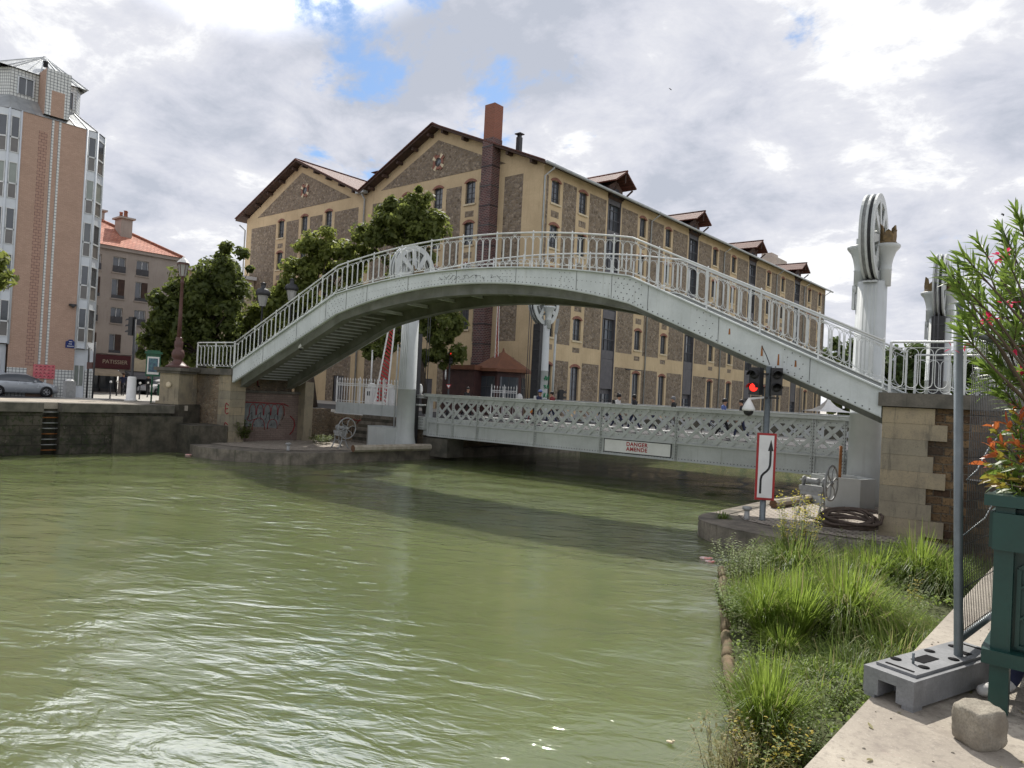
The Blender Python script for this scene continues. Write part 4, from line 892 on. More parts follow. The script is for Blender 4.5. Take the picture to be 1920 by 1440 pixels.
# ------------------------------------------------------------------ the twin-gabled canal warehouse
WC = Vector((-37.45, 46.88, 0)); ZG = 2.45
def warehouse():
    t = thing('warehouse', 'long ochre warehouse with rubble stone panels, twin tiled gables and a tall brick stack', 'warehouse', WC)
    LP = lambda u, z: WC + Vector((0, u, z)); GP = lambda u, z: WC + Vector((u, 0, z))
    L = 74.0
    wc = [1.75, 5.8, 16.3, 21.6, 33.1, 38.4, 49.9, 55.2, 66.4, 71.3]; bays = [10.95, 27.4, 44.2, 61.0]
    rows = [20.45, 16.68, 12.93, 9.17]; hh = 1.95; ww = 1.2; gz, gh = 3.55, 3.3
    holes = []; panels = []; wins = []; cols = sorted([(c, 1.02, 'w') for c in wc] + [(c, 1.38, 'b') for c in bays])
    edges = [-.1] + [e for c, hw, k in cols for e in (c - hw, c + hw)] + [L + .3]
    for i in range(0, len(edges), 2):
        a, c = edges[i] + (.0 if i else .5), edges[i + 1] - (.0 if i + 2 < len(edges) else .8)
        if c - a > .3: panels += [(a, c, 8.66, 22.6, 1), (a, c, ZG, 7.25, 1)]
    for c in wc:
        for z in rows: holes.append((c - ww / 2, c + ww / 2, z, z + hh)); wins.append(('w', c, z))
        for z in rows[:-1]: panels.append((c - .55, c + .55, z - 1.18, z - .62, 1))
        panels.append((c - .55, c + .55, 8.1, 8.55, 1))
        holes.append((c - ww / 2 - .05, c + ww / 2 + .05, gz, gz + gh)); wins.append(('g', c, gz))
    for c in bays: holes.append((c - 1.12, c + 1.12, ZG, 23.2))
    b = MB(); facade(b, LP, 0, L, ZG - .3, 23.55, holes, panels)
    # gable front
    gw = [-8.4, -12.6, -17.0, -29.85, -34.45, -39.2]; grow = [21.15, 17.4, 13.6, 9.75]; gh2 = 2.05
    gholes = []; gpan = []
    ed = [0.0, -3.55, -6.35] + []
    segs = [(-4.3, -2.2), (-7.3, -6.2), (-11.5, -9.5), (-15.9, -13.7), (-22.3, -18.1), (-28.75, -24.6), (-33.35, -30.95), (-38.1, -35.55), (-45.8, -40.3)]
    for a, c in segs: gpan += [(a, c, 8.66, 22.95, 1), (a, c, ZG, 7.25, 1)]
    for c in gw:
        for z in grow:
            gholes.append((c - ww / 2, c + ww / 2, z, z + gh2)); wins.append(('G', c, z))
        for z in grow[:-1]: gpan.append((c - .55, c + .55, z - 1.2, z - .65, 1))
    for c in (-8.6, -13, -26.5): gholes.append((c - .9, c + .9, ZG - .2, 5.2))
    facade(b, GP, -47.0, 0, ZG - .3, 23.5, gholes, gpan)
    # other sides
    b.quad(LP(L, ZG), LP(L, 23.55), LP(L, 23.55) - Vector((47, 0, 0)), LP(L, ZG) - Vector((47, 0, 0)))
    b.quad(GP(-47, ZG), GP(-47, 24.2), GP(-47, 24.2) + Vector((0, L, 0)), GP(-47, ZG) + Vector((0, L, 0)))
    RID = [(-12.9, 28.95), (-35.4, 29.45)]; EV = [(0, 23.5), (-23.5, 24.2), (-47.0, 24.2)]
    for (rx, rz), (e0, z0), (e1, z1) in ((RID[0], EV[0], EV[1]), (RID[1], EV[1], EV[2])):
        for yy in (0, L): b.add([WC + Vector((e0, yy, 23.5)), WC + Vector((e0, yy, z0)), WC + Vector((rx, yy, rz)), WC + Vector((e1, yy, z1)), WC + Vector((e1, yy, 23.5))], [(0, 1, 2, 3, 4)])
        # rubble infill of the gable, proud by three centimetres, with the ochre border left round it
        a0, a1 = e0 - 1.9, e1 + 1.9; zb = 24.15
        def hz(x): return z0 + (rz - z0) * (x - e0) / (rx - e0) if x > rx else z1 + (rz - z1) * (x - e1) / (rx - e1)
        def xr(side): return rx + (side * .01)
        top = rz - 1.15; sl0 = (rz - z0) / (rx - e0); sl1 = (rz - z1) / (rx - e1)
        xa = rx + (zb - top) / sl0; xb = rx + (zb - top) / sl1
        b.prism([WC + Vector((xa, -.03, zb)), WC + Vector((rx, -.03, top)), WC + Vector((xb, -.03, zb))], (0, .028, 0), 1)
    b.build('wall', [M['yellow'], M['rubble']], t)
    # oculi
    for x in (-12.75, -34.6):
        b = MB(); c = WC + Vector((x, -.06, 25.65 if x > -20 else 26.1))
        n = 16
        for k in range(n):
            a0, a1 = 2 * PI * k / n, 2 * PI * (k + 1) / n; R0, R1 = .42, (.88 if k % 4 in (1, 2) and k % 4 == 1 or k % 4 == 2 else .68)
            pt = lambda r, a, y: c + Vector((r * math.cos(a), y, r * math.sin(a)))
            b.hexa([pt(R0, a0, -.05), pt(R0, a1, -.05), pt(R0, a1, .06), pt(R0, a0, .06), pt(R1, a0, -.05), pt(R1, a1, -.05), pt(R1, a1, .06), pt(R1, a0, .06)], 1 if k % 4 == 2 else 0)
        oc = b.build('oculus', [M['archbrick'], M['cream']], t)
        b = MB(); b.lathe([(.46, 0), (.46, .02)], c + Vector((0, .02, 0)), 16, 0, True, (Vector((1, 0, 0)), ZV, Vector((0, -1, 0)))); b.build('pane', M['glass'], oc)
    # windows as parts: one of each kind, copied
    pw = proto_window('window', ww, hh, t, 'wh'); pg = proto_window('window', ww + .1, gh, t, 'gr'); pG = proto_window('window', ww, gh2, t, 'wh'); used = set()
    vis = sorted(wins, key=lambda q: q[1] if q[0] != 'G' else 0)[:]
    for k, u, z in vis:
        pr, lo, rz = (pG, Vector((u, 0, z)), 0.0) if k == 'G' else ((pw if k == 'w' else pg), Vector((0, u, z)), PI / 2)
        if pr.name in used: o = dup(pr, lo, rz)
        else: pr.location = lo; pr.rotation_euler = (0, 0, rz); used.add(pr.name)
    # loading bays with their dormers
    for c in bays:
        bay = MB()
        bay.bx(WC + Vector((-.32, c - 1.12, ZG)), WC + Vector((-.3, c + 1.12, 23.2)))
        for s in (-1, 1): bay.bx(WC + Vector((-.299, c + s * 1.12, ZG)), WC + Vector((.04, c + s * 1.02, 23.2)))
        for z in rows: bay.bx(WC + Vector((-.299, c - 1.019, z - 1.25)), WC + Vector((-.02, c + 1.019, z - .45)))
        bay.bx(WC + Vector((-.299, c - 1.019, 22.45)), WC + Vector((-.02, c + 1.019, 23.2))); bay.bx(WC + Vector((-.299, c - 1.019, 5.1)), WC + Vector((-.02, c + 1.019, 7.9)))
        o = bay.build('loading_bay', M['baymetal'], t)
        for z in rows + [ZG + .1]:
            h = 2.85 if z > 5 else 2.5; b = MB(); b.bx(WC + Vector((-.292, c - .98, z - .44)), WC + Vector((-.28, c + .98, z - .44 + h))); b.build('pane', M['glass'], o)
            b = MB()
            for y in (-.33, .33): b.bx(WC + Vector((-.275, c + y - .03, z - .44)), WC + Vector((-.2, c + y + .03, z - .44 + h)))
            b.bx(WC + Vector((-.275, c - .98, z + 1.5)), WC + Vector((-.205, c + .98, z + 1.57)))
            for k in range(15): b.bx(WC + Vector((-.06, c - .95 + k * .135, z - .44)), WC + Vector((-.045, c - .93 + k * .135, z + .55)))
            b.bx(WC + Vector((-.08, c - 1.0, z + .55)), WC + Vector((-.03, c + 1.0, z + .6))); b.build('glazing_bar', M['frame_d'], o)
        D = lambda x, y, z: WC + Vector((x, c + y, z)); b = MB()
        b.prism([D(.06, -1.2, 22.9), D(.06, 1.2, 22.9), D(.06, 1.2, 24.05), D(.06, 0, 24.75), D(.06, -1.2, 24.05)], (-4.5, 0, 0))
        for s in (-1, 1): b.bar(D(.1, s * 1.1, 23.1), D(1.1, s * 1.3, 24.0), .12, .14)
        dm = b.build('dormer', M['eavewood'], t)
        b = MB(); b.bx(D(.065, -.5, 23.2), D(.08, .5, 24.0)); b.build('pane', M['glass'], dm)
        b = MB()
        for s in (-1, 1):
            a = [D(1.2, 0, 25.35), D(1.2, s * 1.8, 24.2), D(-4.8, s * 1.8, 24.2), D(-4.8, 0, 25.35)]; up = Vector((0, s * .22, .36)).normalized() * .14
            b.hexa([*a, *[p + up for p in a]], 0) if s > 0 else b.hexa([a[3], a[2], a[1], a[0], a[3] + up, a[2] + up, a[1] + up, a[0] + up], 0)
        b.tube([D(1.27, 0, 25.5), D(-4.8, 0, 25.5)], .11, 6); b.bar(D(1.05, 0, 24.4), D(1.05, 0, 25.2), .1, .1, Vector((1, 0, 0)), 1)
        b.build('dormer_roof', [M['tile_wh'], M['eavewood']], dm)
    # main roofs
    def slope(x0, z0, x1, z1, name='roof'):
        b = MB(); y0, y1 = -.95, L + .6
        a = [WC + Vector((x0, y0, z0)), WC + Vector((x1, y0, z1)), WC + Vector((x1, y1, z1)), WC + Vector((x0, y1, z0))]; up = ZV * .22
        b.add(a + [p + up for p in a], [(4, 5, 6, 7)] if x0 > x1 and False else [(4, 5, 6, 7)], 0); b.add(a + [p + up for p in a], [(3, 2, 1, 0), (0, 1, 5, 4), (1, 2, 6, 5), (2, 3, 7, 6), (3, 0, 4, 7)], 1)
        for k in range(5):              # purlin ends under the verge
            f = (k + .6) / 5; b.bx(WC + Vector((x0 + (x1 - x0) * f - .14, -.7, z0 + (z1 - z0) * f - .3)), WC + Vector((x0 + (x1 - x0) * f + .14, .1, z0 + (z1 - z0) * f - .02)), 1)
        dv = Vector((x1 - x0, 0, z1 - z0)); k = 0
        while k < 36:                   # tile noses along the verge
            p = WC + Vector((x0, y0, z0 + .22)) + dv * (k / 36); b.box(p + dv / 72 + ZV * .03, (dv.length / 39, .3, .09), 0, (dv.normalized(), Vector((0, 1, 0)), Vector((-dv.z, 0, dv.x)).normalized())); k += 1
        return b.build(name, [M['tile_wh'], M['eavewood']], t)
    slope(.75, 23.1, -12.9, 28.85); slope(-23.5, 24.05, -12.9, 28.85); slope(-23.5, 24.05, -35.4, 29.35); slope(-48.1, 24.0, -35.4, 29.35)
    for x, zr in ((-12.9, 29.08), (-35.4, 29.58)): b = MB(); b.tube([WC + Vector((x, -1.0, zr)), WC + Vector((x, L, zr))], .15, 7); b.build('ridge', M['tile_wh'], t)
    b = MB(); b.tube([WC + Vector((.95, -.9, 23.18)), WC + Vector((.95, L + .6, 23.1))], .13, 8); b.build('gutter', M['downpipe'], t)
    for u in (.05, 17.8, 35.4, 52.6, 63.9, 73.4):
        b = MB(); b.tube([LP(u + .25, 23.35) + Vector((.9, 0, 0)), LP(u + .25, 23.0) + Vector((.85, 0, 0)), LP(u, 22.4) + Vector((.12, 0, 0)), LP(u, ZG) + Vector((.12, 0, 0))], .075, 6); b.build('downpipe', M['downpipe'], t)
    b = MB(); b.tube([GP(-23.5, 24.3) + Vector((0, -.8, 0)), GP(-23.5, 23.6) + Vector((0, -.14, 0)), GP(-23.5, ZG) + Vector((0, -.14, 0))], .09, 6); b.box(GP(-23.5, 24.25) + Vector((0, -.6, 0)), (1.3, .6, .35)); b.build('downpipe', M['downpipe'], t)
    b = MB(); b.tube([GP(-47.7, 23.5) + Vector((0, -.6, 0)), GP(-47.2, 22.9) + Vector((0, -.1, 0)), GP(-47.1, ZG) + Vector((0, -.1, 0))], .09, 6); b.build('downpipe', M['downpipe'], t)
    # brick stack on the gable
    b = MB(); b.bx(GP(-6.18, 6.2) + Vector((0, -1.05, 0)), GP(-4.95, 26.3) + Vector((0, .15, 0)))
    s = b.build('brick_stack', M['darkbrick'], t)
    b = MB(); b.bx(GP(-6.14, 26.3) + Vector((0, -1.01, 0)), GP(-4.99, 29.3) + Vector((0, .11, 0))); b.build('stack_top', M['orangebrick'], s)
    for k in range(12): b = MB(); b.bx(GP(-6.21, 6.6 + k * 1.72) + Vector((0, -1.08, 0)), GP(-4.92, 6.68 + k * 1.72) + Vector((0, .17, 0))); b.build('iron_band', M['iron'], s)
    for x, y, z0, h in ((-3.9, 1.2, 25.4, 1.3), (-26.2, 7, 25.2, 1.9), (-27.6, 7, 26.0, 1.7), (-28.8, 6.5, 26.6, 1.8), (-33, 9, 28.0, 2.0)):
        b = MB(); k = .4 if x < -10 else .2; b.bx(WC + Vector((x - k, y - k, z0)), WC + Vector((x + k, y + k, z0 + h))); b.bx(WC + Vector((x - 1.6 * k, y - 1.5 * k, z0 + h + .25)), WC + Vector((x + 1.6 * k, y + 1.5 * k, z0 + h + .33)))
        for s2 in (-.3, .3): b.bx(WC + Vector((x + s2 * k * 2 - .03, y - k * .7, z0 + h)), WC + Vector((x + s2 * k * 2 + .03, y + k * .7, z0 + h + .25)))
        b.build('roof_vent', M['darkbrick'] if x < -10 else M['iron'], t)
    for c in (-8.6, -13, -26.5): b = MB(); b.bx(GP(c - .9, ZG) + Vector((0, .1, 0)), GP(c + .9, 5.2) + Vector((0, .2, 0))); b.build('door', M['baymetal'], t)
    for u in (14.3, 31.0, 47.5): b = MB(); b.bar(LP(u - 1.4, 7.1) + Vector((.9, 0, 0)), LP(u + 1.4, 7.1) + Vector((.9, 0, 0)), .12, .08); b.bar(LP(u, 7.1), LP(u, 7.1) + Vector((.9, 0, 0)), .06, .06); b.build('wall_lamp', M['iron'], t)
warehouse()
# ------------------------------------------------------------------ pink brick tower block
def towerblock():
    X = -54.0; t = thing('apartment_block', 'tall pink brick apartment block with white tile strips and white corner bay windows', 'apartment block', (X, 16.2, ST))
    P = lambda y, z: Vector((X, y, z))
    b = MB(); tl = 2; zg = 3
    pn = [(15.98, 16.13, 3.3, 20.8, tl), (16.39, 16.54, 3.3, 20.8, tl), (15.28, 15.78, 4.4, 19.6, zg), (14.3, 15.4, 2.3, 4.25, tl), (16.95, 18.11, 2.3, 4.25, tl)]
    facade(b, P, 14.3, 18.11, 2.2, 20.55, [], pn)
    b.build('brick_wall', [M['pinkbrick'], M['pinkbrick'], M['whitetile'], M['zigbrick']], t)
    bottoms = [17.83, 14.93, 12.03, 9.13, 6.23]
    def bay(pts):                        # facets of a bay from the brick outwards
        for (xa, ya), (xb, yb) in zip(pts[:-1], pts[1:]):
            a = Vector((xa, ya, 0)); d = Vector((xb, yb, 0)) - a; w = d.length; d.normalize(); nn = Vector((d.y, -d.x, 0)); nn = nn if nn.x > 0 else -nn
            Q = lambda u, z, e=0.0: a + d * u + ZV * z + nn * e
            b = MB(); z = 5.75; b.hexa([Q(0, z, -.3), Q(w, z, -.3), Q(w, z, 0), Q(0, z, 0), Q(0, 20.5, -.3), Q(w, 20.5, -.3), Q(w, 20.5, 0), Q(0, 20.5, 0)])
            for u in (.0, w): b.tube([Q(u, 5.7, .02), Q(u, 20.55, .02)], .06, 6)
            o = b.build('bay_panel', M['panelwhite'], t)
            for i, zb in enumerate(bottoms):
                k = rnd.random(); b = MB(); b.quad(Q(.12, zb + .95, .012), Q(w - .12, zb + .95, .012), Q(w - .12, zb + 2.2, .012), Q(.12, zb + 2.2, .012), 0); b.quad(Q(.12, zb, .012), Q(w - .12, zb, .012), Q(w - .12, zb + .86, .012), Q(.12, zb + .86, .012), 1)
                for z0, z1, u0, u1 in ((zb - .04, zb, .08, w - .08), (zb + .86, zb + .95, .08, w - .08), (zb + 2.2, zb + 2.26, .08, w - .08), (zb, zb + 2.2, .08, .13), (zb, zb + 2.2, w - .13, w - .08)):
                    b.hexa([Q(u0, z0, .002), Q(u1, z0, .002), Q(u1, z0, .05), Q(u0, z0, .05), Q(u0, z1, .002), Q(u1, z1, .002), Q(u1, z1, .05), Q(u0, z1, .05)], 2)
                b.build('window', [M['glassblind'] if i in (1,) else M['glass'], M['glassgrey'], M['frame_w']], o)
    bay([(X, 18.11), (X, 18.76), (X - .9, 19.53)]); bay([(X, 14.3), (X, 13.65), (X - .45, 12.9), (X - 1.2, 12.3)])
    b = MB(); b.bx((X - 12, 11.0, 2.2), (X - 1.3, 19.53, 20.5)); b.bx((X - 12, 19.4, 2.2), (X - .95, 19.53, 20.5)); b.build('side_wall', M['pinkbrick'], t)
    for y0, y1 in ((18.12, 19.4), (12.4, 14.29)): b = MB(); b.bx((X - 1.2, y0, 2.2), (X - .35, y1, 5.7)); b.build('ground_floor', M['panelwhite'], t)
    b = MB(); b.bx((X - 1.2, 18.9, 2.2), (X - .3, 19.5, 4.3)); b.build('tiled_corner', M['whitetile'], t)
    for y0, y1 in ((18.2, 18.85), (12.9, 14.0)):
        b = MB(); b.bx((X - .34, y0, 3.25), (X - .30, y1, 4.6), 0); b.bx((X - .34, y0, 4.6), (X - .27, y1, 5.2), 1)
        for y in (y0, (y0 + y1) / 2 - .02, y1 - .05): b.bx((X - .3, y, 3.25), (X - .26, y + .05, 4.6), 2)
        b.build('ground_window', [M['glassblind'], M['panelwhite'], M['frame_w']], t)
    # sloping zinc skirt, tiled attic, zinc hat
    base = [(X + .05, 18.15), (X + .05, 18.78), (X - .9, 19.6), (X - 12, 19.6), (X - 12, 11.5), (X - 1.2, 12.2), (X + .05, 13.6), (X + .05, 14.25)]
    ins = [(X - 1.3, 17.6), (X - 1.3, 17.75), (X - 2.0, 18.2), (X - 10.5, 18.2), (X - 10.5, 13.2), (X - 2.2, 13.3), (X - 1.3, 13.9), (X - 1.3, 14.2)]
    def skirt(A, za, B, zb_, name, mat, ribs=True):
        b = MB(); n = len(A)
        for i in range(n):
            j = (i + 1) % n; b.quad((*A[i], za), (*A[j], za), (*B[j], zb_), (*B[i], zb_))
            if ribs:
                L = (Vector(A[j]) - Vector(A[i])).length; m = max(1, int(L / .75))
                for k in range(m): f = k / m; b.bar(Vector((*A[i], za)).lerp(Vector((*A[j], za)), f), Vector((*B[i], zb_)).lerp(Vector((*B[j], zb_)), f), .05, .07)
        return b.build(name, mat, t)
    skirt(base, 20.52, ins, 21.75, 'zinc_skirt', M['zinc'])
    b = MB(); n = len(ins)
    for i in range(n): j = (i + 1) % n; b.quad((*ins[i], 21.7), (*ins[j], 21.7), (*ins[j], 23.55), (*ins[i], 23.55))
    b.build('attic_wall', M['whitetile'], t)
    for y0, y1 in ((14.35, 15.15), (17.05, 17.5)):
        b = MB(); b.bx((X - 1.32, y0, 22.0), (X - 1.28, y1, 23.05), 0)
        for a, c in ((y0 - .06, y0), (y1, y1 + .06)): b.bx((X - 1.3, a, 21.95), (X - 1.2, c, 23.1), 1)
        b.bx((X - 1.3, y0, 23.05), (X - 1.2, y1, 23.11), 1); b.bx((X - 1.3, (y0 + y1) / 2, 22), (X - 1.25, (y0 + y1) / 2 + .05, 23.05), 1); b.build('attic_window', [M['glass'], M['panelwhite']], t)
    big = [(X - 1.15 + (0 if x > X - 3 else x - X + 1.3 - .3), y + (.2 if y > 16 else -.2)) for x, y in ins]
    skirt(big, 23.55, [(X - 3.6, 16.3 + .02 * i) for i in range(len(ins))], 25.75, 'zinc_roof', M['zinc'])
    b = MB(); b.lathe([(.14, 0), (.14, .3), (.17, .3), (.17, .36), (0, .37)], (X - 2.0, 16.0, 24.5), 10); b.build('roof_vent', M['iron'], t)
    b = MB(); f = lambda y, z: Vector((X + .06, y, z))
    facade(b, f, 15.5, 16.95, 20.75, 23.75, [(15.95, 16.6, 20.7, 20.75)], [(15.85, 16.62, 20.75, 22.4, 1)])
    b.quad((X + .06, 15.5, 20.75), (X + .06, 15.5, 23.75), (X - 2.2, 15.5, 23.75), (X - 2.2, 15.5, 20.75), 1); b.quad((X + .06, 16.95, 20.75), (X - 2.2, 16.95, 20.75), (X - 2.2, 16.95, 23.75), (X + .06, 16.95, 23.75), 1); b.quad((X + .06, 15.5, 23.75), (X + .06, 16.95, 23.75), (X - 2.2, 16.95, 23.75), (X - 2.2, 15.5, 23.75), 0)
    b.build('lift_shaft', [M['whitetile'], M['pinkbrick']], t)
    s = thing('wall_mural', 'pink and red patterned panel fixed low on the pink brick block', 'wall panel', P(16.3, 4.0))
    b = MB(); b.bx((X + .01, 15.75, 3.62), (X + .07, 16.98, 4.52)); b.build('board', M['pinkposter'], s)
    for r in range(4):
        b = MB()
        for k in range(5): yy = 15.83 + k * .235; zz = 3.70 + r * .215; b.prism([(X + .072, yy, zz), (X + .072, yy + .09, zz + .11), (X + .072, yy + .18, zz + .02), (X + .072, yy + .09, zz + .05)], (.006, 0, 0))
        b.build('pattern', M['burgundy'], s)
    q = PP(132, 645, (X, 0, 0), (1, 0, 0)); s = thing('street_plaque', 'dark blue enamel street name plaque with a rounded top on pink brick', 'plaque', q)
    b = MB(); b.prism([q + Vector((.01, y, z)) for y, z in ((-.3, -.27), (.3, -.27), (.3, .16), (.17, .2), (.1, .3), (-.1, .3), (-.17, .2), (-.3, .16))], (.04, 0, 0)); b.build('plate', M['blue'], s)
    b = MB()
    for z, w in ((.15, .1), (-.0, .12), (-.15, .2)):
        for k in range(int(w * 30)): b.bx(q + Vector((.051, -w + k * .068, z - .03)), q + Vector((.056, -w + k * .068 + .04, z + .03)))
    b.build('lettering', M['white'], s)
    q = PP(135, 572, (X, 0, 0), (1, 0, 0)); s = thing('wall_camera', 'small dark camera bracket high on the pink brick wall', 'camera', q); b = MB(); b.bx(q + Vector((0, -.2, -.06)), q + Vector((.25, .2, .06))); b.lathe([(.08, 0), (.12, -.12), (.05, -.18)], q + Vector((.2, 0, 0)), 8); b.build('body', M['iron'], s)
towerblock()
# ------------------------------------------------------------------ grey-brown house with the red hipped roof
def house():
    X = -70.0; t = thing('corner_house', 'grey brown rendered house with a bright terracotta hipped roof and a pastry shop below', 'house', (X, 27, ST))
    P = lambda y, z: Vector((X, y, z)); Y0, Y1 = 17.0, 32.0
    cols = [22.2, 24.65, 26.72, 28.75]; rw = [(13.35, 1.4, 'house', 1.1), (11.0, 1.75, 'shut', 1.1), (8.75, 1.42, 'house', 1.0), (6.0, 1.75, 'shut', 1.0)]
    holes = [(c - w / 2, c + w / 2, z, z + h) for c in cols for z, h, k, w in rw] + [(21.0, 27.2, 2.5, 4.5), (27.7, 31.2, 2.5, 4.5)]
    b = MB(); facade(b, P, Y0, Y1, 2.3, 15.5, holes, [])
    b.quad(P(Y1, 2.3), P(Y1, 2.3) - Vector((11, 0, 0)), P(Y1, 15.5) - Vector((11, 0, 0)), P(Y1, 15.5)); b.quad(P(Y0, 2.3), P(Y0, 15.5), P(Y0, 15.5) - Vector((11, 0, 0)), P(Y0, 2.3) - Vector((11, 0, 0)))
    b.build('wall', M['greyrender'], t)
    b = MB(); b.bx((X - .3, Y0, 15.32), (X + .22, Y1 + .2, 15.62)); b.bx((X - 11, Y1, 15.325), (X - .3, Y1 + .22, 15.615)); b.build('cornice', M['greyrender'], t); b = MB(); b.bx((X, Y0, 5.95), (X + .12, Y1, 6.05)); b.build('string_course', M['greyrender'], t)
    for z, h, k, w in rw:
        pr = proto_window('window', w, h, t, k); pr.location = (0, cols[0] - 27, z - ST); pr.rotation_euler = (0, 0, PI / 2)
        for c in cols[1:]: dup(pr, (0, c - 27, z - ST), PI / 2)
    E = [(X + .35, Y0 - .3), (X + .35, Y1 + .4), (X - 11.4, Y1 + .4), (X - 11.4, Y0 - .3)]; ap = [(X - 5.5, 20.5), (X - 5.5, 25.6)]; zr = 19.15; ze = 15.63
    b = MB(); b.quad((*E[0], ze), (*E[1], ze), (*ap[1], zr), (*ap[0], zr)); b.add([(*E[1], ze), (*E[2], ze), (*ap[1], zr)], [(0, 1, 2)]); b.quad((*E[2], ze), (*E[3], ze), (*ap[0], zr), (*ap[1], zr)); b.add([(*E[3], ze), (*E[0], ze), (*ap[0], zr)], [(0, 1, 2)])
    b.tube([(*E[1], ze + .06), (*ap[1], zr + .06), (*ap[0], zr + .06)], .13, 6, 0)
    rf = b.build('roof', M['tile_house'], t)
    b = MB(); b.bx((X - 3.4, 27.4, 16.2), (X - 1.9, 28.4, 18.7)); b.bx((X - 3.6, 27.2, 18.7), (X - 1.7, 28.6, 18.86)); b.bx((X - 6.5, 26.0, 17.5), (X - 4.6, 26.9, 19.5)); b.bx((X - 6.7, 25.8, 19.5), (X - 4.4, 27.1, 19.66))
    ch = b.build('chimney', M['greyrender'], rf)
    for x, y, z in ((-3.1, 27.8, 18.86), (-2.5, 28.0, 18.86), (-2.1, 27.8, 18.86), (-6.2, 26.5, 19.66), (-5.5, 26.6, 19.66), (-5, 26.4, 19.66)): b = MB(); b.lathe([(.17, 0), (.14, .55), (.18, .56), (.18, .62)], (X + x, y, z), 8); b.build('chimney_pot', M['tile_house'], ch)
    # shop fronts
    b = MB(); b.bx((X - .6, 21, 2.4), (X - .5, 27.2, 4.5), 1)
    for y in (21, 22.6, 24.2, 25.7, 27.1): b.bx((X - .5, y, 2.4), (X - .35, y + .12, 4.5))
    b.bx((X - .5, 21, 2.4), (X - .35, 27.2, 2.8)); b.build('shop_window', [M['frame_d'], M['glass']], t)
    b = MB(); b.bx((X + .01, 20.9, 4.62), (X + .2, 28.1, 5.85)); fa = b.build('shop_fascia', M['burgundy'], t)
    text('lettering', 'PATISSIER', .50, (X + .215, 26.75, 5.22), (0, 1, 0), ZV, M['beige'], fa, .005)
    b = MB(); b.hexa([(X + .05, 20.9, 4.35), (X + 1.3, 20.9, 3.95), (X + 1.3, 27.0, 3.95), (X + .05, 27.0, 4.35), (X + .05, 20.9, 4.6), (X + 1.3, 20.9, 4.15), (X + 1.3, 27.0, 4.15), (X + .05, 27.0, 4.6)]); b.build('awning', M['beige'], t)
    b = MB(); b.bx((X + .01, 28.3, 4.5), (X + .25, 31.8, 5.7)); b.build('cafe_fascia', M['cream'], t)
    b = MB(); b.bx((X - .6, 27.7, 2.4), (X - .5, 31.2, 4.5)); b.build('cafe_window', M['glass'], t)
    b = MB(); b.hexa([(X + .05, 27.7, 4.1), (X + 1.2, 27.7, 3.8), (X + 1.2, 31.6, 3.8), (X + .05, 31.6, 4.1), (X + .05, 27.7, 4.45), (X + 1.2, 27.7, 4.2), (X + 1.2, 31.6, 4.2), (X + .05, 31.6, 4.45)]); b.build('cafe_awning', M['cloth_g'], t)
house()
def backhouses():
    t = thing('pale_house', 'pale low house with a white metal roof edge half hidden behind the dark tree', 'house', (-84, 44, ST))
    b = MB(); b.bx((-92, 37, 2.3), (-82, 56, 16.4)); b.build('wall', M['cream'], t)
    b = MB(); b.bx((-92.5, 36.5, 16.4), (-81.4, 56.5, 16.8)); b.build('roof', M['white'], t)
    for y in (39, 42, 45, 48): b = MB(); b.bx((-82.0, y - .6, 13.4), (-81.93, y + .6, 15.3)); b.build('window', M['glass'], t)
    t = thing('terrace_house', 'pale rendered house front at the far end of the street behind the trees', 'house', (-60, 62, ST))
    b = MB(); b.bx((-150, 60, 2.3), (-86.5, 72, 15)); b.build('wall', M['greyrender'], t)
    t = thing('flat_block', 'flat roofed block showing just above the warehouse roof far away', 'building', (-70, 140, ST))
    q = PD(1445, 487, 175); b = MB(); b.bx((q.x - 3, q.y - 3, 2.3), (q.x + 2.5, q.y + 4, q.z)); b.bx((q.x - 1.5, q.y - 2, q.z), (q.x + 1, q.y + 2, q.z + 1.3)); b.build('wall', M['greyrender'], t)
backhouses()
def kiosk():
    c = PD(940, 740, 57.5); c.z = ST - .1; t = thing('gatekeeper_kiosk', 'dark brown six sided kiosk with a copper brown tented roof before the warehouse corner', 'kiosk', c)
    b = MB(); b.lathe([(1.95, 0), (1.95, 3.4)], c, 6, 0, False); b.build('wall', M['kioskwall'], t)
    b = MB(); b.lathe([(2.5, 3.38), (2.5, 3.62), (2.35, 3.7), (.12, 5.0), (.05, 5.3)], c, 6, 0, False); b.build('roof', M['kioskroof'], t)
    for k in range(6):
        an = PI / 3 * (k + .5); dx = Vector((math.cos(an), math.sin(an), 0)); tx = Vector((-dx.y, dx.x, 0)); m = c + dx * 1.70
        b = MB(); b.hexa([m + tx * u + ZV * z + dx * e for z in (1.0, 3.0) for u, e in ((-.75, 0), (.75, 0), (.75, .02), (-.75, .02))], 0)
        for u in (-.75, -.05, .7): b.bar(m + tx * u + dx * .03 + ZV * 1.0, m + tx * u + dx * .03 + ZV * 3.0, .06, .06, dx, 1)
        b.bar(m + tx * -.75 + dx * .03 + ZV * 1.0, m + tx * .75 + dx * .03 + ZV * 1.0, .06, .06, ZV, 1); b.bar(m + tx * -.75 + dx * .03 + ZV * 2.2, m + tx * .75 + dx * .03 + ZV * 2.2, .05, .05, ZV, 1); b.build('window', [M['glass'], M['frame_d']], t)
    c2 = PD(880, 740, 58); c2.z = ST - .1; t = thing('brown_shed', 'low dark brown flat shed joined to the left of the tented kiosk', 'shed', c2)
    b = MB(); b.box(c2 + ZV * 1.7, (3.2, 3, 3.4), 0, (BD, BN, ZV)); b.build('wall', M['kioskwall'], t); b = MB(); b.box(c2 + ZV * 3.6, (3.6, 3.4, .35), 0, (BD, BN, ZV)); b.build('roof', M['kioskroof'], t)
kiosk()
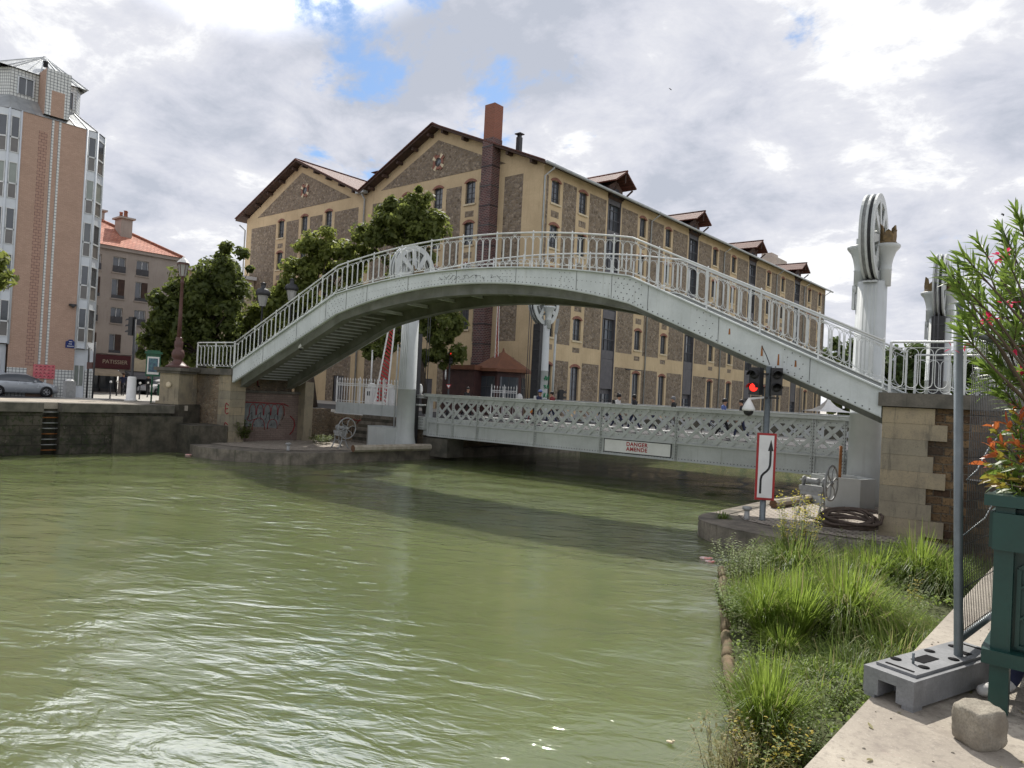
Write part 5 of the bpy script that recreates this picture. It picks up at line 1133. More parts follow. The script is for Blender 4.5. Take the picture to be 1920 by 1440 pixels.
# ------------------------------------------------------------------ trees: trunk, limbs, and a crown of thousands of leaf faces in clumps
def crown_faces(b, clumps, per, size, rr, mi=0):
    vs = []; fs = []; k = 0
    for c, r in clumps:
        for i in range(per):
            d = Vector((rr.gauss(0, 1), rr.gauss(0, 1), rr.gauss(0, 1)))
            if d.length < 1e-3: continue
            d.normalize(); q = c + Vector((d.x * r, d.y * r, d.z * r * .8)) * (rr.random() ** .6)
            n = (d + Vector((rr.gauss(0, .55), rr.gauss(0, .55), rr.gauss(.35, .55)))).normalized()
            u = n.orthogonal(); u.rotate(Matrix.Rotation(rr.uniform(0, 6.28), 3, n)); v = n.cross(u)
            s = size * rr.uniform(.6, 1.4)
            u *= s; v *= s * .55
            vs += [q - u, q - u * .15 + v, q + u, q - u * .15 - v]; fs.append((k, k + 1, k + 2, k + 3)); k += 4
    b.add(vs, fs, mi)
def tree(label, dep, blobs, base_px, mat, seed, n=70, per=95, size=.2, trunk=.22, group=None, gz=ST, name='tree', bd=None):
    rr = random.Random(seed); bp = PD(base_px[0], base_px[1], dep); base = Vector((bp.x, bp.y, gz - .1))
    t = thing(name, label, 'tree', base, group); sc_ = dep / F; clumps = []; tot = sum(rx * ry for _, _, rx, ry in blobs)
    for px, py, rx, ry in blobs:
        cen = PD(px, py, dep); m = max(4, int(n * rx * ry / tot))
        for i in range(m):
            d = Vector((rr.gauss(0, 1), rr.gauss(0, 1), rr.gauss(0, 1))).normalized() * (rr.random() ** .45)
            q = cen + RT * (d.x * rx * sc_) + UP * (d.y * ry * sc_) + FW * (d.z * (bd or min(rx, ry) * 1.0) * sc_)
            clumps.append((q, rr.choice((.45, .7, .9, 1.15, 1.3)) * max(.6, .36 * min(rx, ry) * sc_)))
    top = max(c.z for c, r in clumps); mid = sum((c for c, r in clumps), Vector()) / len(clumps)
    b = MB(); fork = base.lerp(Vector((mid.x, mid.y, max(mid.z - 1.5, gz + 1.5))), .75)
    b.tube([base, base.lerp(fork, .4) + Vector((.08, .05, 0)), fork], [trunk * 1.25, trunk, trunk * .8], 8)
    for c, r in clumps[::4]:
        m = fork.lerp(c, .5) + Vector((rr.uniform(-.3, .3), rr.uniform(-.3, .3), .25)); b.tube([fork, m, c], [trunk * .45, trunk * .25, trunk * .08], 5)
    b.build('trunk', M['bark'], t)
    b = MB(); crown_faces(b, clumps, per, size, rr); b.build('crown', M[mat], t); return t
tree('dark leafy tree with a ragged top between the grey brown house and the warehouse', 51, [(415, 500, 52, 50), (400, 560, 72, 60), (318, 590, 46, 55), (300, 645, 42, 40), (410, 640, 70, 55), (345, 620, 60, 60)], (395, 740), 'leaf_d', 11, 210, 165, .15)
tree('mid green tree with a yellowish crown leaning behind the left flight of the footbridge', 53, [(602, 462, 42, 38), (600, 500, 70, 45), (560, 540, 60, 45), (650, 480, 38, 45), (500, 610, 60, 46), (455, 605, 26, 32), (570, 600, 60, 60), (650, 560, 40, 60), (530, 560, 46, 40), (668, 470, 30, 36), (480, 650, 60, 40)], (590, 740), 'leaf_b', 12, 210, 165, .15)
tree('tall bright tree crossing the warehouse gable above the footbridge', 52, [(775, 392, 45, 42), (770, 430, 68, 42), (728, 420, 42, 48), (805, 430, 40, 36), (700, 450, 30, 34), (760, 500, 60, 45), (815, 610, 45, 48), (840, 640, 34, 45), (790, 560, 50, 50), (720, 640, 50, 35), (800, 670, 45, 22)], (800, 745), 'leaf_a', 13, 220, 165, .15, .2)
tree('tree whose leafy branch tips just enter the left edge of the picture', 34, [(-30, 500, 36, 42), (-60, 560, 50, 50), (-8, 485, 12, 14), (-6, 520, 10, 14)], (-90, 760), 'leaf_b', 14, 26, 110, .13)
for i, (px, py, rx, ry, d, lab) in enumerate(((1592, 672, 52, 40, 128, 'round green tree beyond the lifting bridge, leftmost of the far row'), (1690, 684, 62, 40, 120, 'round green tree seen through the right railing between the two pylons'), (1740, 688, 60, 42, 128, 'round green tree behind the farther right pylon'), (1640, 690, 56, 42, 135, 'pale green tree just behind the nearest pylon'), (1850, 690, 70, 60, 110, 'green tree behind the oleander and the mesh fence'))):
    tree(lab, d, [(px, py, rx, ry), (px + 8, py + 25, rx, ry)], (px, py + 80), 'leaf_far', 30 + i, 60, 120, .34, .3, 'trees lining the far canal bank', name='canal_tree')
tree('dark shady tree behind the white tent at the far end of the canal', 118, [(1562, 722, 18, 34), (1580, 735, 26, 30), (1604, 748, 34, 24), (1566, 758, 18, 20), (1592, 766, 34, 16)], (1575, 790), 'leaf_d', 41, 30, 120, .32, .3, name='canal_tree')
# ------------------------------------------------------------------ people: one skinned body each, grown from a posed skeleton
def person(label, foot, face, top, legs, skin='skin', hair='hair', cap=None, pose='walk', h=1.75, shoe='cloth_k', bag=None, seed=0, group=None, hairfat=1.0):
    rr = random.Random(seed); k = h / 1.75; foot = Vector(foot); fx = Vector((face[0], face[1], 0)).normalized(); fy = Vector((-fx.y, fx.x, 0))
    t = thing('person', label, 'person', foot, group)
    J = {}; E = []; Rr = {}; T = {}
    def j(n, x, y, z, r, par=None, mt=None, r2=None):
        J[n] = foot + (fx * x + fy * y + ZV * z) * k; Rr[n] = (r * k, (r2 or r) * k)
        if par: E.append((par, n)); T[(par, n)] = mt
    seat = pose in ('sit', 'ride')
    hz = .93 if pose != 'sit' else .46
    if pose == 'ride': hz = .98
    lean = .0 if pose != 'ride' else .16
    j('pel', 0, 0, hz, .125, r2=.15); j('spine', lean * .4, 0, hz + .22, .115, 'pel', top, .145); j('chest', lean, 0, hz + .43, .125, 'spine', top, .17); j('neck', lean + .02, 0, hz + .57, .058, 'chest', top)
    j('jaw', lean + .05, 0, hz + .64, .068, 'neck', skin); j('head', lean + .05, 0, hz + .71, .088, 'jaw', skin); j('crown', lean + .035, 0, hz + .79, .065, 'head', skin)
    j('nose', lean + .15, 0, hz + .68, .014, 'head', skin); j('ear1', lean + .03, .092, hz + .69, .016, 'head', skin); j('ear2', lean + .03, -.092, hz + .69, .016, 'head', skin)
    st = .26 if pose == 'walk' else .03
    for s, n, ph in ((1, 'l', 1), (-1, 'r', -1)):
        a = st * ph
        if pose == 'sit': kn, an = (.44, .11, .47), (.50 + .08 * ph, .11, .08)
        elif pose == 'ride': kn, an = (.36, .10, .72 + .10 * ph), (.22, .10, .34 + .16 * ph)
        else: kn, an = (a * .55 + .04, .095, .50), (a * 1.05 - (.06 if ph < 0 else 0), .10, .09 + (.06 if ph < 0 and st > .1 else 0))
        j('hip' + n, .0, s * .085, hz - .04, .088, 'pel', legs); j('knee' + n, kn[0], s * kn[1], kn[2], .06, 'hip' + n, legs); j('ank' + n, an[0], s * an[1], an[2], .042, 'knee' + n, legs); j('ball' + n, an[0] + .12, s * an[1] * 1.1, max(.045, an[2] - .045), .042, 'ank' + n, shoe); j('toe' + n, an[0] + .2, s * an[1] * 1.1, max(.035, an[2] - .05), .03, 'ball' + n, shoe)
        sw = -st * ph * .7
        j('sho' + n, lean, s * .185, hz + .49, .062, 'chest', top)
        if pose == 'ride': el, wr = (.26, .27, hz + .30), (.46, .24, hz + .16)
        elif pose == 'sit': el, wr = (.10, .25, hz + .24), (.32, .17, hz + .16)
        else: el, wr = (sw * .5 - .02, .235, hz + .21), (sw + .06, .225, hz - .01)
        j('elb' + n, el[0], s * el[1], el[2], .045, 'sho' + n, top); j('wri' + n, wr[0], s * wr[1], wr[2], .03, 'elb' + n, top); j('palm' + n, wr[0] + .03, s * wr[1], wr[2] - .07, .034, 'wri' + n, skin)
        for q in range(4): j('f%d%s' % (q, n), wr[0] + .0 + q * .022, s * wr[1], wr[2] - .115, .010, 'palm' + n, skin); j('g%d%s' % (q, n), wr[0] + .012 + q * .02, s * (wr[1] - .012), wr[2] - (.15, .165, .16, .145)[q], .008, 'f%d%s' % (q, n), skin)
        j('th' + n, wr[0] + .075, s * (wr[1] - .02), wr[2] - .085, .010, 'palm' + n, skin)
    names = list(J); idx = {n: i for i, n in enumerate(names)}
    me = bpy.data.meshes.new('skeleton'); me.from_pydata([J[n] - foot for n in names], [(idx[a], idx[c]) for a, c in E], [])
    o = bpy.data.objects.new('body', me); C.objects.link(o); o.modifiers.new('skin', 'SKIN')
    bm = bmesh.new(); bm.from_mesh(me); ly = bm.verts.layers.skin.verify(); bm.verts.ensure_lookup_table()
    for n in names: v = bm.verts[idx[n]][ly]; v.radius = Rr[n]; v.use_root = (n == 'pel')
    bm.to_mesh(me); bm.free(); sb = o.modifiers.new('sub', 'SUBSURF'); sb.levels = sb.render_levels = 1
    dg = bpy.context.evaluated_depsgraph_get(); dg.update(); m2 = bpy.data.meshes.new_from_object(o.evaluated_get(dg)); bpy.data.objects.remove(o)
    mats = list(dict.fromkeys([top, legs, skin, shoe])); m2.materials.clear(); [m2.materials.append(M[x]) for x in mats]
    segs = [(J[a] - foot, J[c] - foot, mats.index(T[(a, c)])) for a, c in E if T[(a, c)]]
    for p in m2.polygons:
        c = p.center; best = 9; bi = 0
        for a, d, mi in segs:
            ab = d - a; u = max(0, min(1, (c - a).dot(ab) / ab.length_squared)); ds = (c - a - ab * u).length
            if ds < best: best, bi = ds, mi
        p.material_index = bi; p.use_smooth = True
    o = bpy.data.objects.new('body', m2); C.objects.link(o); o.parent = t
    hc = J['head'] + fx * -.012 + ZV * .03
    b = MB(); b.ball(hc - fx * .012 + ZV * .022, .112 * k * hairfat, 12, 0, (1, .95, .92))
    if hairfat > 1.05: b.ball(hc - fx * .06 + ZV * .13, .06 * k, 8)
    b.build('hair', M[hair], t)
    b = MB()
    for s in (-1, 1): b.ball(J['head'] + fx * .088 * k + fy * s * .034 + ZV * .012, .011, 6)
    b.build('eyes', M['hair'], t)
    if cap: b = MB(); b.lathe([(.118, 0), (.122, .05), (.09, .10), (.02, .125)], hc + ZV * .03, 12, 0, True, (fx, fy, ZV)); b.hexa([hc + fx * x + fy * y + ZV * z for z in (.03, .045) for x, y in ((.09, -.08), (.21, -.06), (.21, .06), (.09, .08))]); b.build('cap', M[cap], t)
    if bag: c = J['chest'] - fx * .2 - ZV * .08; b = MB(); b.box(c, (.17, .30, .42), 0, (fx, fy, ZV)); b.box(c - fx * .1 - ZV * .06, (.06, .22, .2), 0, (fx, fy, ZV)); b.build('backpack', M[bag], t)
    return t
GB = 'people crossing the lifting bridge'
def onbridge(px, py, o=10.2): q = PP(px, py, W(0, o, 0), BN); return Vector((q.x, q.y, 2.52)), q.z - 2.52
for px, py, hd, kw in (
    (877, 724, 1, dict(label='man in a black jacket walking on the lifting bridge, farthest left of those there', top='cloth_k', legs='cloth_k', hairfat=.96)),
    (1012, 731, 1, dict(label='walker in a blue cap and navy top on the lifting bridge beside the graffiti pylon', top='cloth_n', legs='cloth_g', cap='cloth_b', bag='cloth_w')),
    (1036, 737, -1, dict(label='dark haired walker in a dark red top just right of the blue cap', top='cloth_r', legs='cloth_n')),
    (1160, 737, 1, dict(label='walker with hair in a top bun and a black backpack over white', top='cloth_w', legs='cloth_n', bag='cloth_k', hairfat=1.12)),
    (1191, 738, -1, dict(label='dark haired walker in a black jacket right behind the one with the bun', top='cloth_k', legs='cloth_n', skin='skin_d', hairfat=1.04)),
    (1264, 743, -1, dict(label='grey haired man in a black jacket looking along the bridge rail', top='cloth_k', legs='cloth_g', hair='cloth_g')),
    (1358, 750, 1, dict(label='dark haired walker with a blue violet hood seen from behind', top='cloth_b', legs='cloth_k', hairfat=1.05)),
    (1392, 748, -1, dict(label='walker in a black coat passing behind the white dome camera', top='cloth_k', legs='cloth_n', bag='cloth_w')),
    (1225, 768, 1, dict(label='shorter walker in navy seen only through the lattice of the bridge', top='cloth_n', legs='cloth_n')),
    (996, 762, -1, dict(label='child in an orange jacket seen through the lattice of the bridge', top='cloth_o', legs='cloth_r'))):
    p, hh = onbridge(px, py); f = BD * (1 if hd < 0 else -1); person(kw.pop('label'), p, f, h=max(1.1, min(1.9, hh + .06)), seed=px, group=GB, **kw)
def bicycle(label, p, f):
    f = Vector((f[0], f[1], 0)).normalized(); p = Vector(p); t = thing('bicycle', label, 'bicycle', p); s = Vector((-f.y, f.x, 0))
    for x in (-.52, .52):
        c = p + f * x + ZV * .34; b = MB(); b.torus(c, .325, .02, f, ZV, 22, 5); wl = b.build('wheel', M['tyre'], t)
        b = MB()
        for k in range(8): an = PI * k / 4; b.bar(c, c + f * (.31 * math.cos(an)) + ZV * (.31 * math.sin(an)), .004, .004, s)
        b.build('spokes', M['alloy'], wl)
    Q = lambda x, z: p + f * x + ZV * z; b = MB()
    for a, c in ((Q(-.52, .34), Q(-.1, .32)), (Q(-.1, .32), Q(-.2, .85)), (Q(-.2, .8), Q(.36, .78)), (Q(-.1, .32), Q(.36, .7)), (Q(.52, .34), Q(.34, .9)), (Q(-.52, .34), Q(-.2, .8))): b.tube([a, c], .018, 6)
    b.build('frame', M['cloth_n'], t)
    b = MB(); b.tube([Q(.32, 1.0) + s * .28, Q(.36, 1.03), Q(.32, 1.0) - s * .28], .014, 6); b.tube([Q(.34, .9), Q(.36, 1.03)], .016, 6); b.build('handlebar', M['iron'], t)
    b = MB(); b.ball(Q(-.22, .9), .11, 8, 0, (1.2, .7, .35)); b.build('saddle', M['black'], t)
cy = PZ(229, 742, 2.43); fd = (EYE - cy); fd.z = 0; fd = fd.normalized() + RT * .15
bicycle('dark bicycle coming towards the canal in front of the pastry shop', cy, fd); person('cyclist in dark clothes and a brown helmet riding before the pastry shop', cy + ZV * .0, fd, 'cloth_n', 'cloth_k', pose='ride', cap='eavewood')
bk = Vector((*W(8.9, 10.6, 0).xy, 2.52)); bicycle('black bicycle pushed along the lifting bridge, seen through its lattice', bk, BD)
person('pedestrian in a pale hat standing behind the traffic light by the pastry shop', PZ(243, 741, 2.43) + FW.xy.to_3d() * 3, (1, -.4), 'cloth_k', 'cloth_k', cap='cloth_w', pose='stand')
person('pedestrian in black beside the stone lamp pier across the canal', PZ(303, 742, 2.43) + FW.xy.to_3d() * 4, (.3, -1), 'cloth_k', 'cloth_n', pose='stand', bag='cloth_g')
q = PP(482, 627, W(0, 2.4, 0), BN); sq = (Vector((q.x, q.y, 0)) - A0).dot(BD); person('walker in a pale grey top climbing the left flight of the footbridge', W(sq, 2.4, topz(sq) - .40), -BD, 'cloth_g', 'cloth_r', h=1.6)
sp = PZ(1862, 1296, ST); person('person seated behind the green planter, only the trainers showing below it', sp + RT.xy.to_3d() * .62 + FW.xy.to_3d() * .02, -RT, 'cloth_g', 'cloth_n', pose='sit', shoe='cloth_w')
# ------------------------------------------------------------------ cars
def car(label, p, f, paint, L=4.45):
    f = Vector((f[0], f[1], 0)).normalized(); s = Vector((-f.y, f.x, 0)); p = Vector(p); t = thing('parked_car', label, 'car', p)
    X = [-.5, -.485, -.44, -.36, -.27, -.17, -.05, .07, .165, .26, .36, .44, .485, .5]
    low = [.42, .30, .24, .20, .19, .19, .19, .19, .19, .19, .20, .22, .26, .38]
    belt = [.62, .80, .92, .95, .95, .94, .93, .92, .91, .88, .80, .70, .60, .52]
    top = [.64, .83, .97, 1.18, 1.37, 1.45, 1.47, 1.43, 1.25, .98, .86, .76, .66, .55]
    wd = [.66, .80, .86, .89, .9, .9, .9, .9, .9, .89, .87, .83, .74, .60]
    b = MB(); vs = []; m = 11
    for i, x in enumerate(X):
        w, zl, zb, zt = wd[i], low[i], belt[i], top[i]; cab = zt - zb > .1
        sec = [(w * .8, zl), (w * .97, zl + .07), (w, (zl + zb) / 2 + .02), (w * .975, zb), (w * (.78 if cab else .93), zb + (zt - zb) * .86), (w * (.6 if cab else .6), zt)]
        ring = sec + [(-y, z) for y, z in sec[::-1]]
        vs += [p + f * (x * L) + s * y + ZV * z for y, z in ring]
    m = 12; fs = []; 
    for i in range(len(X) - 1):
        for k in range(m - 1):
            g = 0
            if 3 <= i <= 7 and k in (3, 7): g = 1
            if i in (2, 8) and k in (5,): g = 1
            if i == 8 and k in (3, 4, 6, 7): g = 1
            if i == 3 and k == 5: g = 1
            b.add([vs[i * m + k], vs[i * m + k + 1], vs[(i + 1) * m + k + 1], vs[(i + 1) * m + k]], [(3, 2, 1, 0)], g, True)
        b.add([vs[i * m + m - 1], vs[i * m], vs[(i + 1) * m], vs[(i + 1) * m + m - 1]], [(3, 2, 1, 0)], 2)
    b.add([vs[k] for k in range(m)], [tuple(range(m))]); b.add([vs[(len(X) - 1) * m + k] for k in range(m)], [tuple(range(m))[::-1]])
    bm = bmesh.new(); o = b.build('body', [M[paint], M['glass'], M['black']], t); bm.from_mesh(o.data); bmesh.ops.remove_doubles(bm, verts=bm.verts, dist=.001); bmesh.ops.recalc_face_normals(bm, faces=bm.faces); bm.to_mesh(o.data); bm.free()
    for x in (-.295, .31):
        for sd in (-1, 1):
            c = p + f * (x * L) + s * sd * .79 + ZV * .32
            b = MB(); b.lathe([(.36, -.02), (.37, .118)], c, 20, 0, True, (f, ZV, s * sd)); b.build('wheel_arch', M['black'], t)
            b = MB(); b.lathe([(.2, -.1), (.30, -.1), (.318, -.06), (.318, .1), (.30, .128), (.22, .13), (.21, .1)], c, 22, 0, True, (f, ZV, s * sd)); wl = b.build('wheel', M['tyre'], t)
            b = MB(); b.lathe([(.215, .10), (.20, .128), (.19, .125), (.18, .095), (.05, .095), (.04, .13), (0.0, .13)], c, 22, 0, True, (f, ZV, s * sd))
            for k in range(5): an = 2 * PI * k / 5; d = f * math.cos(an) + ZV * math.sin(an); b.bar(c + s * sd * .118 + d * .03, c + s * sd * .118 + d * .2, .05, .025, s)
            b.build('rim', M['alloy'], wl)
    for sd in (-1, 1):
        b = MB(); b.hexa([p + f * (L * a) + s * sd * w + ZV * z for a, w, z in ((.452, .72, .60), (.484, .5, .58), (.49, .5, .6), (.40, .86, .63), (.447, .76, .72), (.478, .5, .66), (.47, .5, .67), (.39, .868, .75))]); b.build('headlight', M['headlamp'], t)
        b = MB(); b.ball(p + f * (L * .155) + s * sd * 1.0 + ZV * .97, .09, 8, 0, (1, 1, .8)); b.build('mirror', M[paint], t)
        b = MB()
        for x in (-.2, .03): b.bar(p + f * (x * L + .1) + s * sd * .90 + ZV * .84, p + f * (x * L - .08) + s * sd * .90 + ZV * .84, .02, .03)
        b.build('door_handle', M[paint], t)
cp = PZ(97, 743, 2.45); car('silver blue hatchback parked on the far quay before the pink brick block', (cp.x + .8, cp.y - 2.25, 2.445), (-.05, 1), 'carpaint')
wp = PZ(293, 741, 2.43); car('white car parked beyond the green poster stand across the canal', (wp.x - 1.5, wp.y + 1.2, 2.43), (.35, -1), 'carwhite')
# ------------------------------------------------------------------ street furniture of the far bank
def bollard(label, p, h=1.1, grp='white topped bollards before the pastry shop'):
    t = thing('street_bollard', label, 'bollard', p, grp); b = MB(); b.lathe([(.07, 0), (.05, .06), (.04, h - .1), (.03, h)], p, 8); b.build('post', M['iron'], t); b = MB(); b.ball(Vector(p) + ZV * (h + .06), .085, 10); b.build('ball', M['white'], t)
for px, py, lab in ((206, 748, 'slim dark bollard with a white ball, leftmost in front of the pastry shop window'), (218, 742, 'slim dark bollard with a white ball just left of the cyclist'), (261, 749, 'slim dark bollard with a white ball right of the traffic light sleeve'), (276, 745, 'slim dark bollard with a white ball left of the green poster stand')): bollard(lab, PZ(px, py, 2.43))
def signal_head(b, c, f, n, s=.3, lit=None, shell=0):
    f = f.normalized(); r = ZV.cross(f); b.box(c, (s * .8, s * .85, s * n + .06), shell, (f, r, ZV))
    for k in range(n):
        q = c + ZV * (s * (n - 1) / 2 - s * k) + f * s * .42; b.lathe([(s * .33, 0), (s * .33, .02), (0, .025)], q, 10, (1 if lit == k else 2), True, (r, ZV, f))
        a = [q + r * (s * .40 * math.cos(PI * i / 6)) + ZV * (s * .40 * math.sin(PI * i / 6)) for i in range(7)]; b.add(a + [v + f * s * .62 - ZV * .03 for v in a], [(i, i + 1, i + 8, i + 7) for i in range(6)], shell)
def traffic_light(label, base, top, f, n=3, lit=None, sleeve=False, s=.3):
    base = Vector(base); t = thing('traffic_light', label, 'traffic light', base); b = MB(); b.lathe([(.10, 0), (.075, .3), (.065, top)], base, 10); b.build('pole', M['iron'], t)
    b = MB(); signal_head(b, base + ZV * (top - s * n * .4) + f.normalized() * .22, f, n, s, lit); b.build('signal_head', [M['black'], M['redlamp'], M['frame_d']], t)
    if sleeve: b = MB(); b.lathe([(.36, 0), (.36, .1), (.28, .12), (.25, 1.45), (.2, 1.5)], base, 14); b.build('sleeve', M['white'], t)
    return t
traffic_light('black three lamp traffic light in profile with a white sleeve round its foot', PZ(245, 752, 2.55), 5.0, -RT.xy.to_3d() + FW.xy.to_3d() * .25, sleeve=True, s=.36)
tb = PD(840, 745, 52); tb.z = 2.43; tl = traffic_light('slim street traffic light showing red under the dark tree left of the kiosk', tb, 4.05 + .4, (EYE - tb).xy.to_3d() + RT.xy.to_3d() * 14, lit=0, s=.27)
b = MB(); q = tb + ZV * 2.9 - RT * .25; b.torus(q, .36, .03, FW, ZV, 18, 5); b.lathe([(.34, 0), (.34, .02)], q, 16, 0, True, (FW, ZV, RT)); b.build('round_sign', M['white'], tl)
b = MB(); f = (EYE - tb).xy.to_3d().normalized(); r = ZV.cross(f); q = tb + ZV * 2.05 + f * .12; b.prism([q + r * .2 + ZV * .14, q - r * .2 + ZV * .14, q - ZV * .2], f * .02, 0); b.prism([q + r * .12 + ZV * .09 + f * .021, q - r * .12 + ZV * .09 + f * .021, q - ZV * .12 + f * .021], f * .01, 1); q = tb + ZV * 1.2 + f * .12; b.lathe([(.16, 0), (.16, .02)], q, 12, 0, True, (r, ZV, f)); b.lathe([(.07, .022), (.07, .03)], q, 10, 1, True, (r, ZV, f)); b.build('small_sign', [M['red'], M['white']], tl)
tb = PD(1046, 745, 56); tb.z = 2.43; traffic_light('black traffic light with its visors turned right beside the graffiti pylon', tb, 2.1, RT.xy.to_3d() + FW.xy.to_3d() * .2, s=.42)
def post_pair():
    p = PZ(162, 746, 2.55); t = thing('shelter_post', 'dark steel post with a small red brown call box by the white tiled corner', 'post', p); b = MB(); b.tube([p, p + ZV * 3.2], .06, 8); b.build('post', M['iron'], t); b = MB(); b.box(p + ZV * 2.05 + RT * .15, (.32, .3, .42), 0, (RT, FW, ZV)); b.build('call_box', M['lampbrown'], t)
    p = PZ(173, 747, 2.55); t = thing('flag_sign', 'dark steel post with a curved white flag sign at its head by the pastry shop', 'sign post', p); b = MB(); b.tube([p, p + ZV * 3.55], .055, 8); b.build('post', M['iron'], t); b = MB(); b.prism([p + ZV * 3.5 - RT * .1, p + ZV * 3.45 - RT * .55, p + ZV * 2.95 - RT * .1], FW * .05); b.build('flag', M['white'], t)
post_pair()
p = PZ(129, 746, 2.55); t = thing('litter_bin', 'square grey litter box topped with a white bag at the foot of the pink block', 'bin', p); b = MB(); b.hexa([p + Vector((x * .27, y * .27, z)) for z, x_ in ((0, 1), (1.02, 1)) for x, y in ((-1, -1), (1, -1), (1, 1), (-1, 1))]); b.build('body', M['castiron'], t); b = MB(); b.ball(p + ZV * 1.05, .22, 10, 0, (1.1, 1.1, .4)); b.build('bag', M['white'], t)
def poster_stand():
    p = PZ(283, 755, 2.55); f = (EYE - p).xy.to_3d().normalized(); r = ZV.cross(f); t = thing('poster_stand', 'dark green poster stand with a framed blue poster left of the stone lamp pier', 'poster stand', p)
    b = MB(); b.tube([p, p + ZV * 2.7], .05, 8); b.build('post', M['parkgreen'], t)
    b = MB(); b.box(p + ZV * 2.25, (.10, .78, 1.35), 0, (f, r, ZV)); b.box(p + ZV * 2.98, (.3, .95, .12), 0, (f, r, ZV)); b.box(p + ZV * 3.08, (.2, .7, .1), 0, (f, r, ZV)); b.build('case', M['parkgreen'], t)
    b = MB(); b.box(p + ZV * 2.22 + f * .055, (.012, .64, 1.05), 0, (f, r, ZV)); b.build('sheet', M['white'], t)
    b = MB(); b.box(p + ZV * 2.24 + f * .066, (.008, .50, .82), 0, (f, r, ZV)); b.build('print', M['poster'], t)
poster_stand()
p = PZ(293, 742, 2.43); p += FW.xy.to_3d() * 1.0; t = thing('green_bin', 'dark green cylindrical litter bin behind the poster stand', 'bin', p); b = MB(); b.lathe([(.35, 0), (.4, .1), (.4, 1.0)], p, 14); b.build('drum', M['parkgreen'], t); b = MB(); b.lathe([(.42, 1.0), (.42, 1.08), (.2, 1.12)], p, 14); b.build('lid', M['white'], t)
p = PZ(306, 740, 2.43) + FW.xy.to_3d() * 3; t = thing('street_sign', 'dark double street sign board on a post just left of the lamp pier', 'sign', p); b = MB(); b.tube([p, p + ZV * 3.6], .05, 6); b.build('post', M['iron'], t)
for z in (3.35, 2.85): b = MB(); b.box(p + ZV * z, (1.6, .06, .42), 0, (RT, FW, ZV)); b.box(p + ZV * (z + .23), (1.6, .08, .04), 1, (RT, FW, ZV)); b.build('board', [M['eavewood'], M['white']], t)
def lantern_lamp(label, px, py, d):
    c = PD(px, py, d); base = Vector((c.x, c.y, ST - .1)); t = thing('lantern_lamp', label, 'street lamp', base); h = c.z - base.z
    b = MB(); b.lathe([(.14, 0), (.12, .9), (.07, 1.1), (.055, h - .2), (.1, h - .15)], base, 8); b.build('post', M['iron'], t)
    b = MB(); b.lathe([(.20, -.15), (.36, .55)], c, 8, 0, False); g_ = b.build('lantern', M['lampglass'], t); b = MB(); b.lathe([(.46, .56), (.48, .75), (.36, .95), (.14, 1.05), (.16, 1.3), (.2, 1.34), (.02, 1.42)], c, 10); b.build('hood', M['iron'], g_)
lantern_lamp('dark hooded street lantern above the left stair railing, the left and larger of two', 492, 570, 47); lantern_lamp('dark hooded street lantern right of its twin against the green tree', 546, 560, 50)
# spiked white railings, parapet and the raised barriers at the bridge ends
def spiked(label, a, b_, h, n, parapet=None):
    a = Vector(a); b_ = Vector(b_); d = b_ - a; t = thing('spiked_fence', label, 'fence', a); u = d.normalized()
    b = MB()
    for z in (.12, h - .32, h - .18): b.bar(a + ZV * z, b_ + ZV * z, .04, .04)
    b.build('rail', M['white'], t); m = max(2, n // 8)
    for k in range(m + 1): p = a + d * (k / m); b = MB(); b.bar(p, p + ZV * (h + .05), .08, .08, u); b.tube([p + ZV * (h + .05), p + ZV * (h + .3)], [.06, .005], 6); b.build('post', M['white'], t)
    b = MB()
    for k in range(n + 1):
        p = a + d * (k / n); b.bar(p, p + ZV * h, .028, .028, u); b.tube([p + ZV * (h - .02), p + ZV * (h + .05), p + ZV * (h + .2)], [.015, .045, .003], 5)
        if k < n: b.torus(p + d / n / 2 + ZV * (h - .25), .06, .012, u, ZV, 8, 4)
    b.build('picket', M['white'], t)
    if parapet:
        m = 3
        for k in range(m): b = MB(); p0 = a + d * (k / m) + u * .02; p1 = a + d * ((k + 1) / m) - u * .02; b.bar(p0 - ZV * parapet / 2, p1 - ZV * parapet / 2, .08, parapet); b.build('parapet_plate', M['paint'], t)
        b = MB(); b.bar(a - ZV * (parapet + .03), b_ - ZV * (parapet + .03), .3, .07); b.build('ledge', M['white'], t)
spiked('white spiked railing on a pale steel parapet left of the far fluted pylon', W(34.6, 8.7, 3.05), W(27.9, 8.7, 3.05), 1.45, 26, .72)
q0 = PD(921, 745, 55); q1 = PD(968, 745, 55); q0.z = q1.z = 2.45; spiked('short white spiked railing in front of the kiosk beyond the lifting bridge', q0, q1, 2.1, 9)
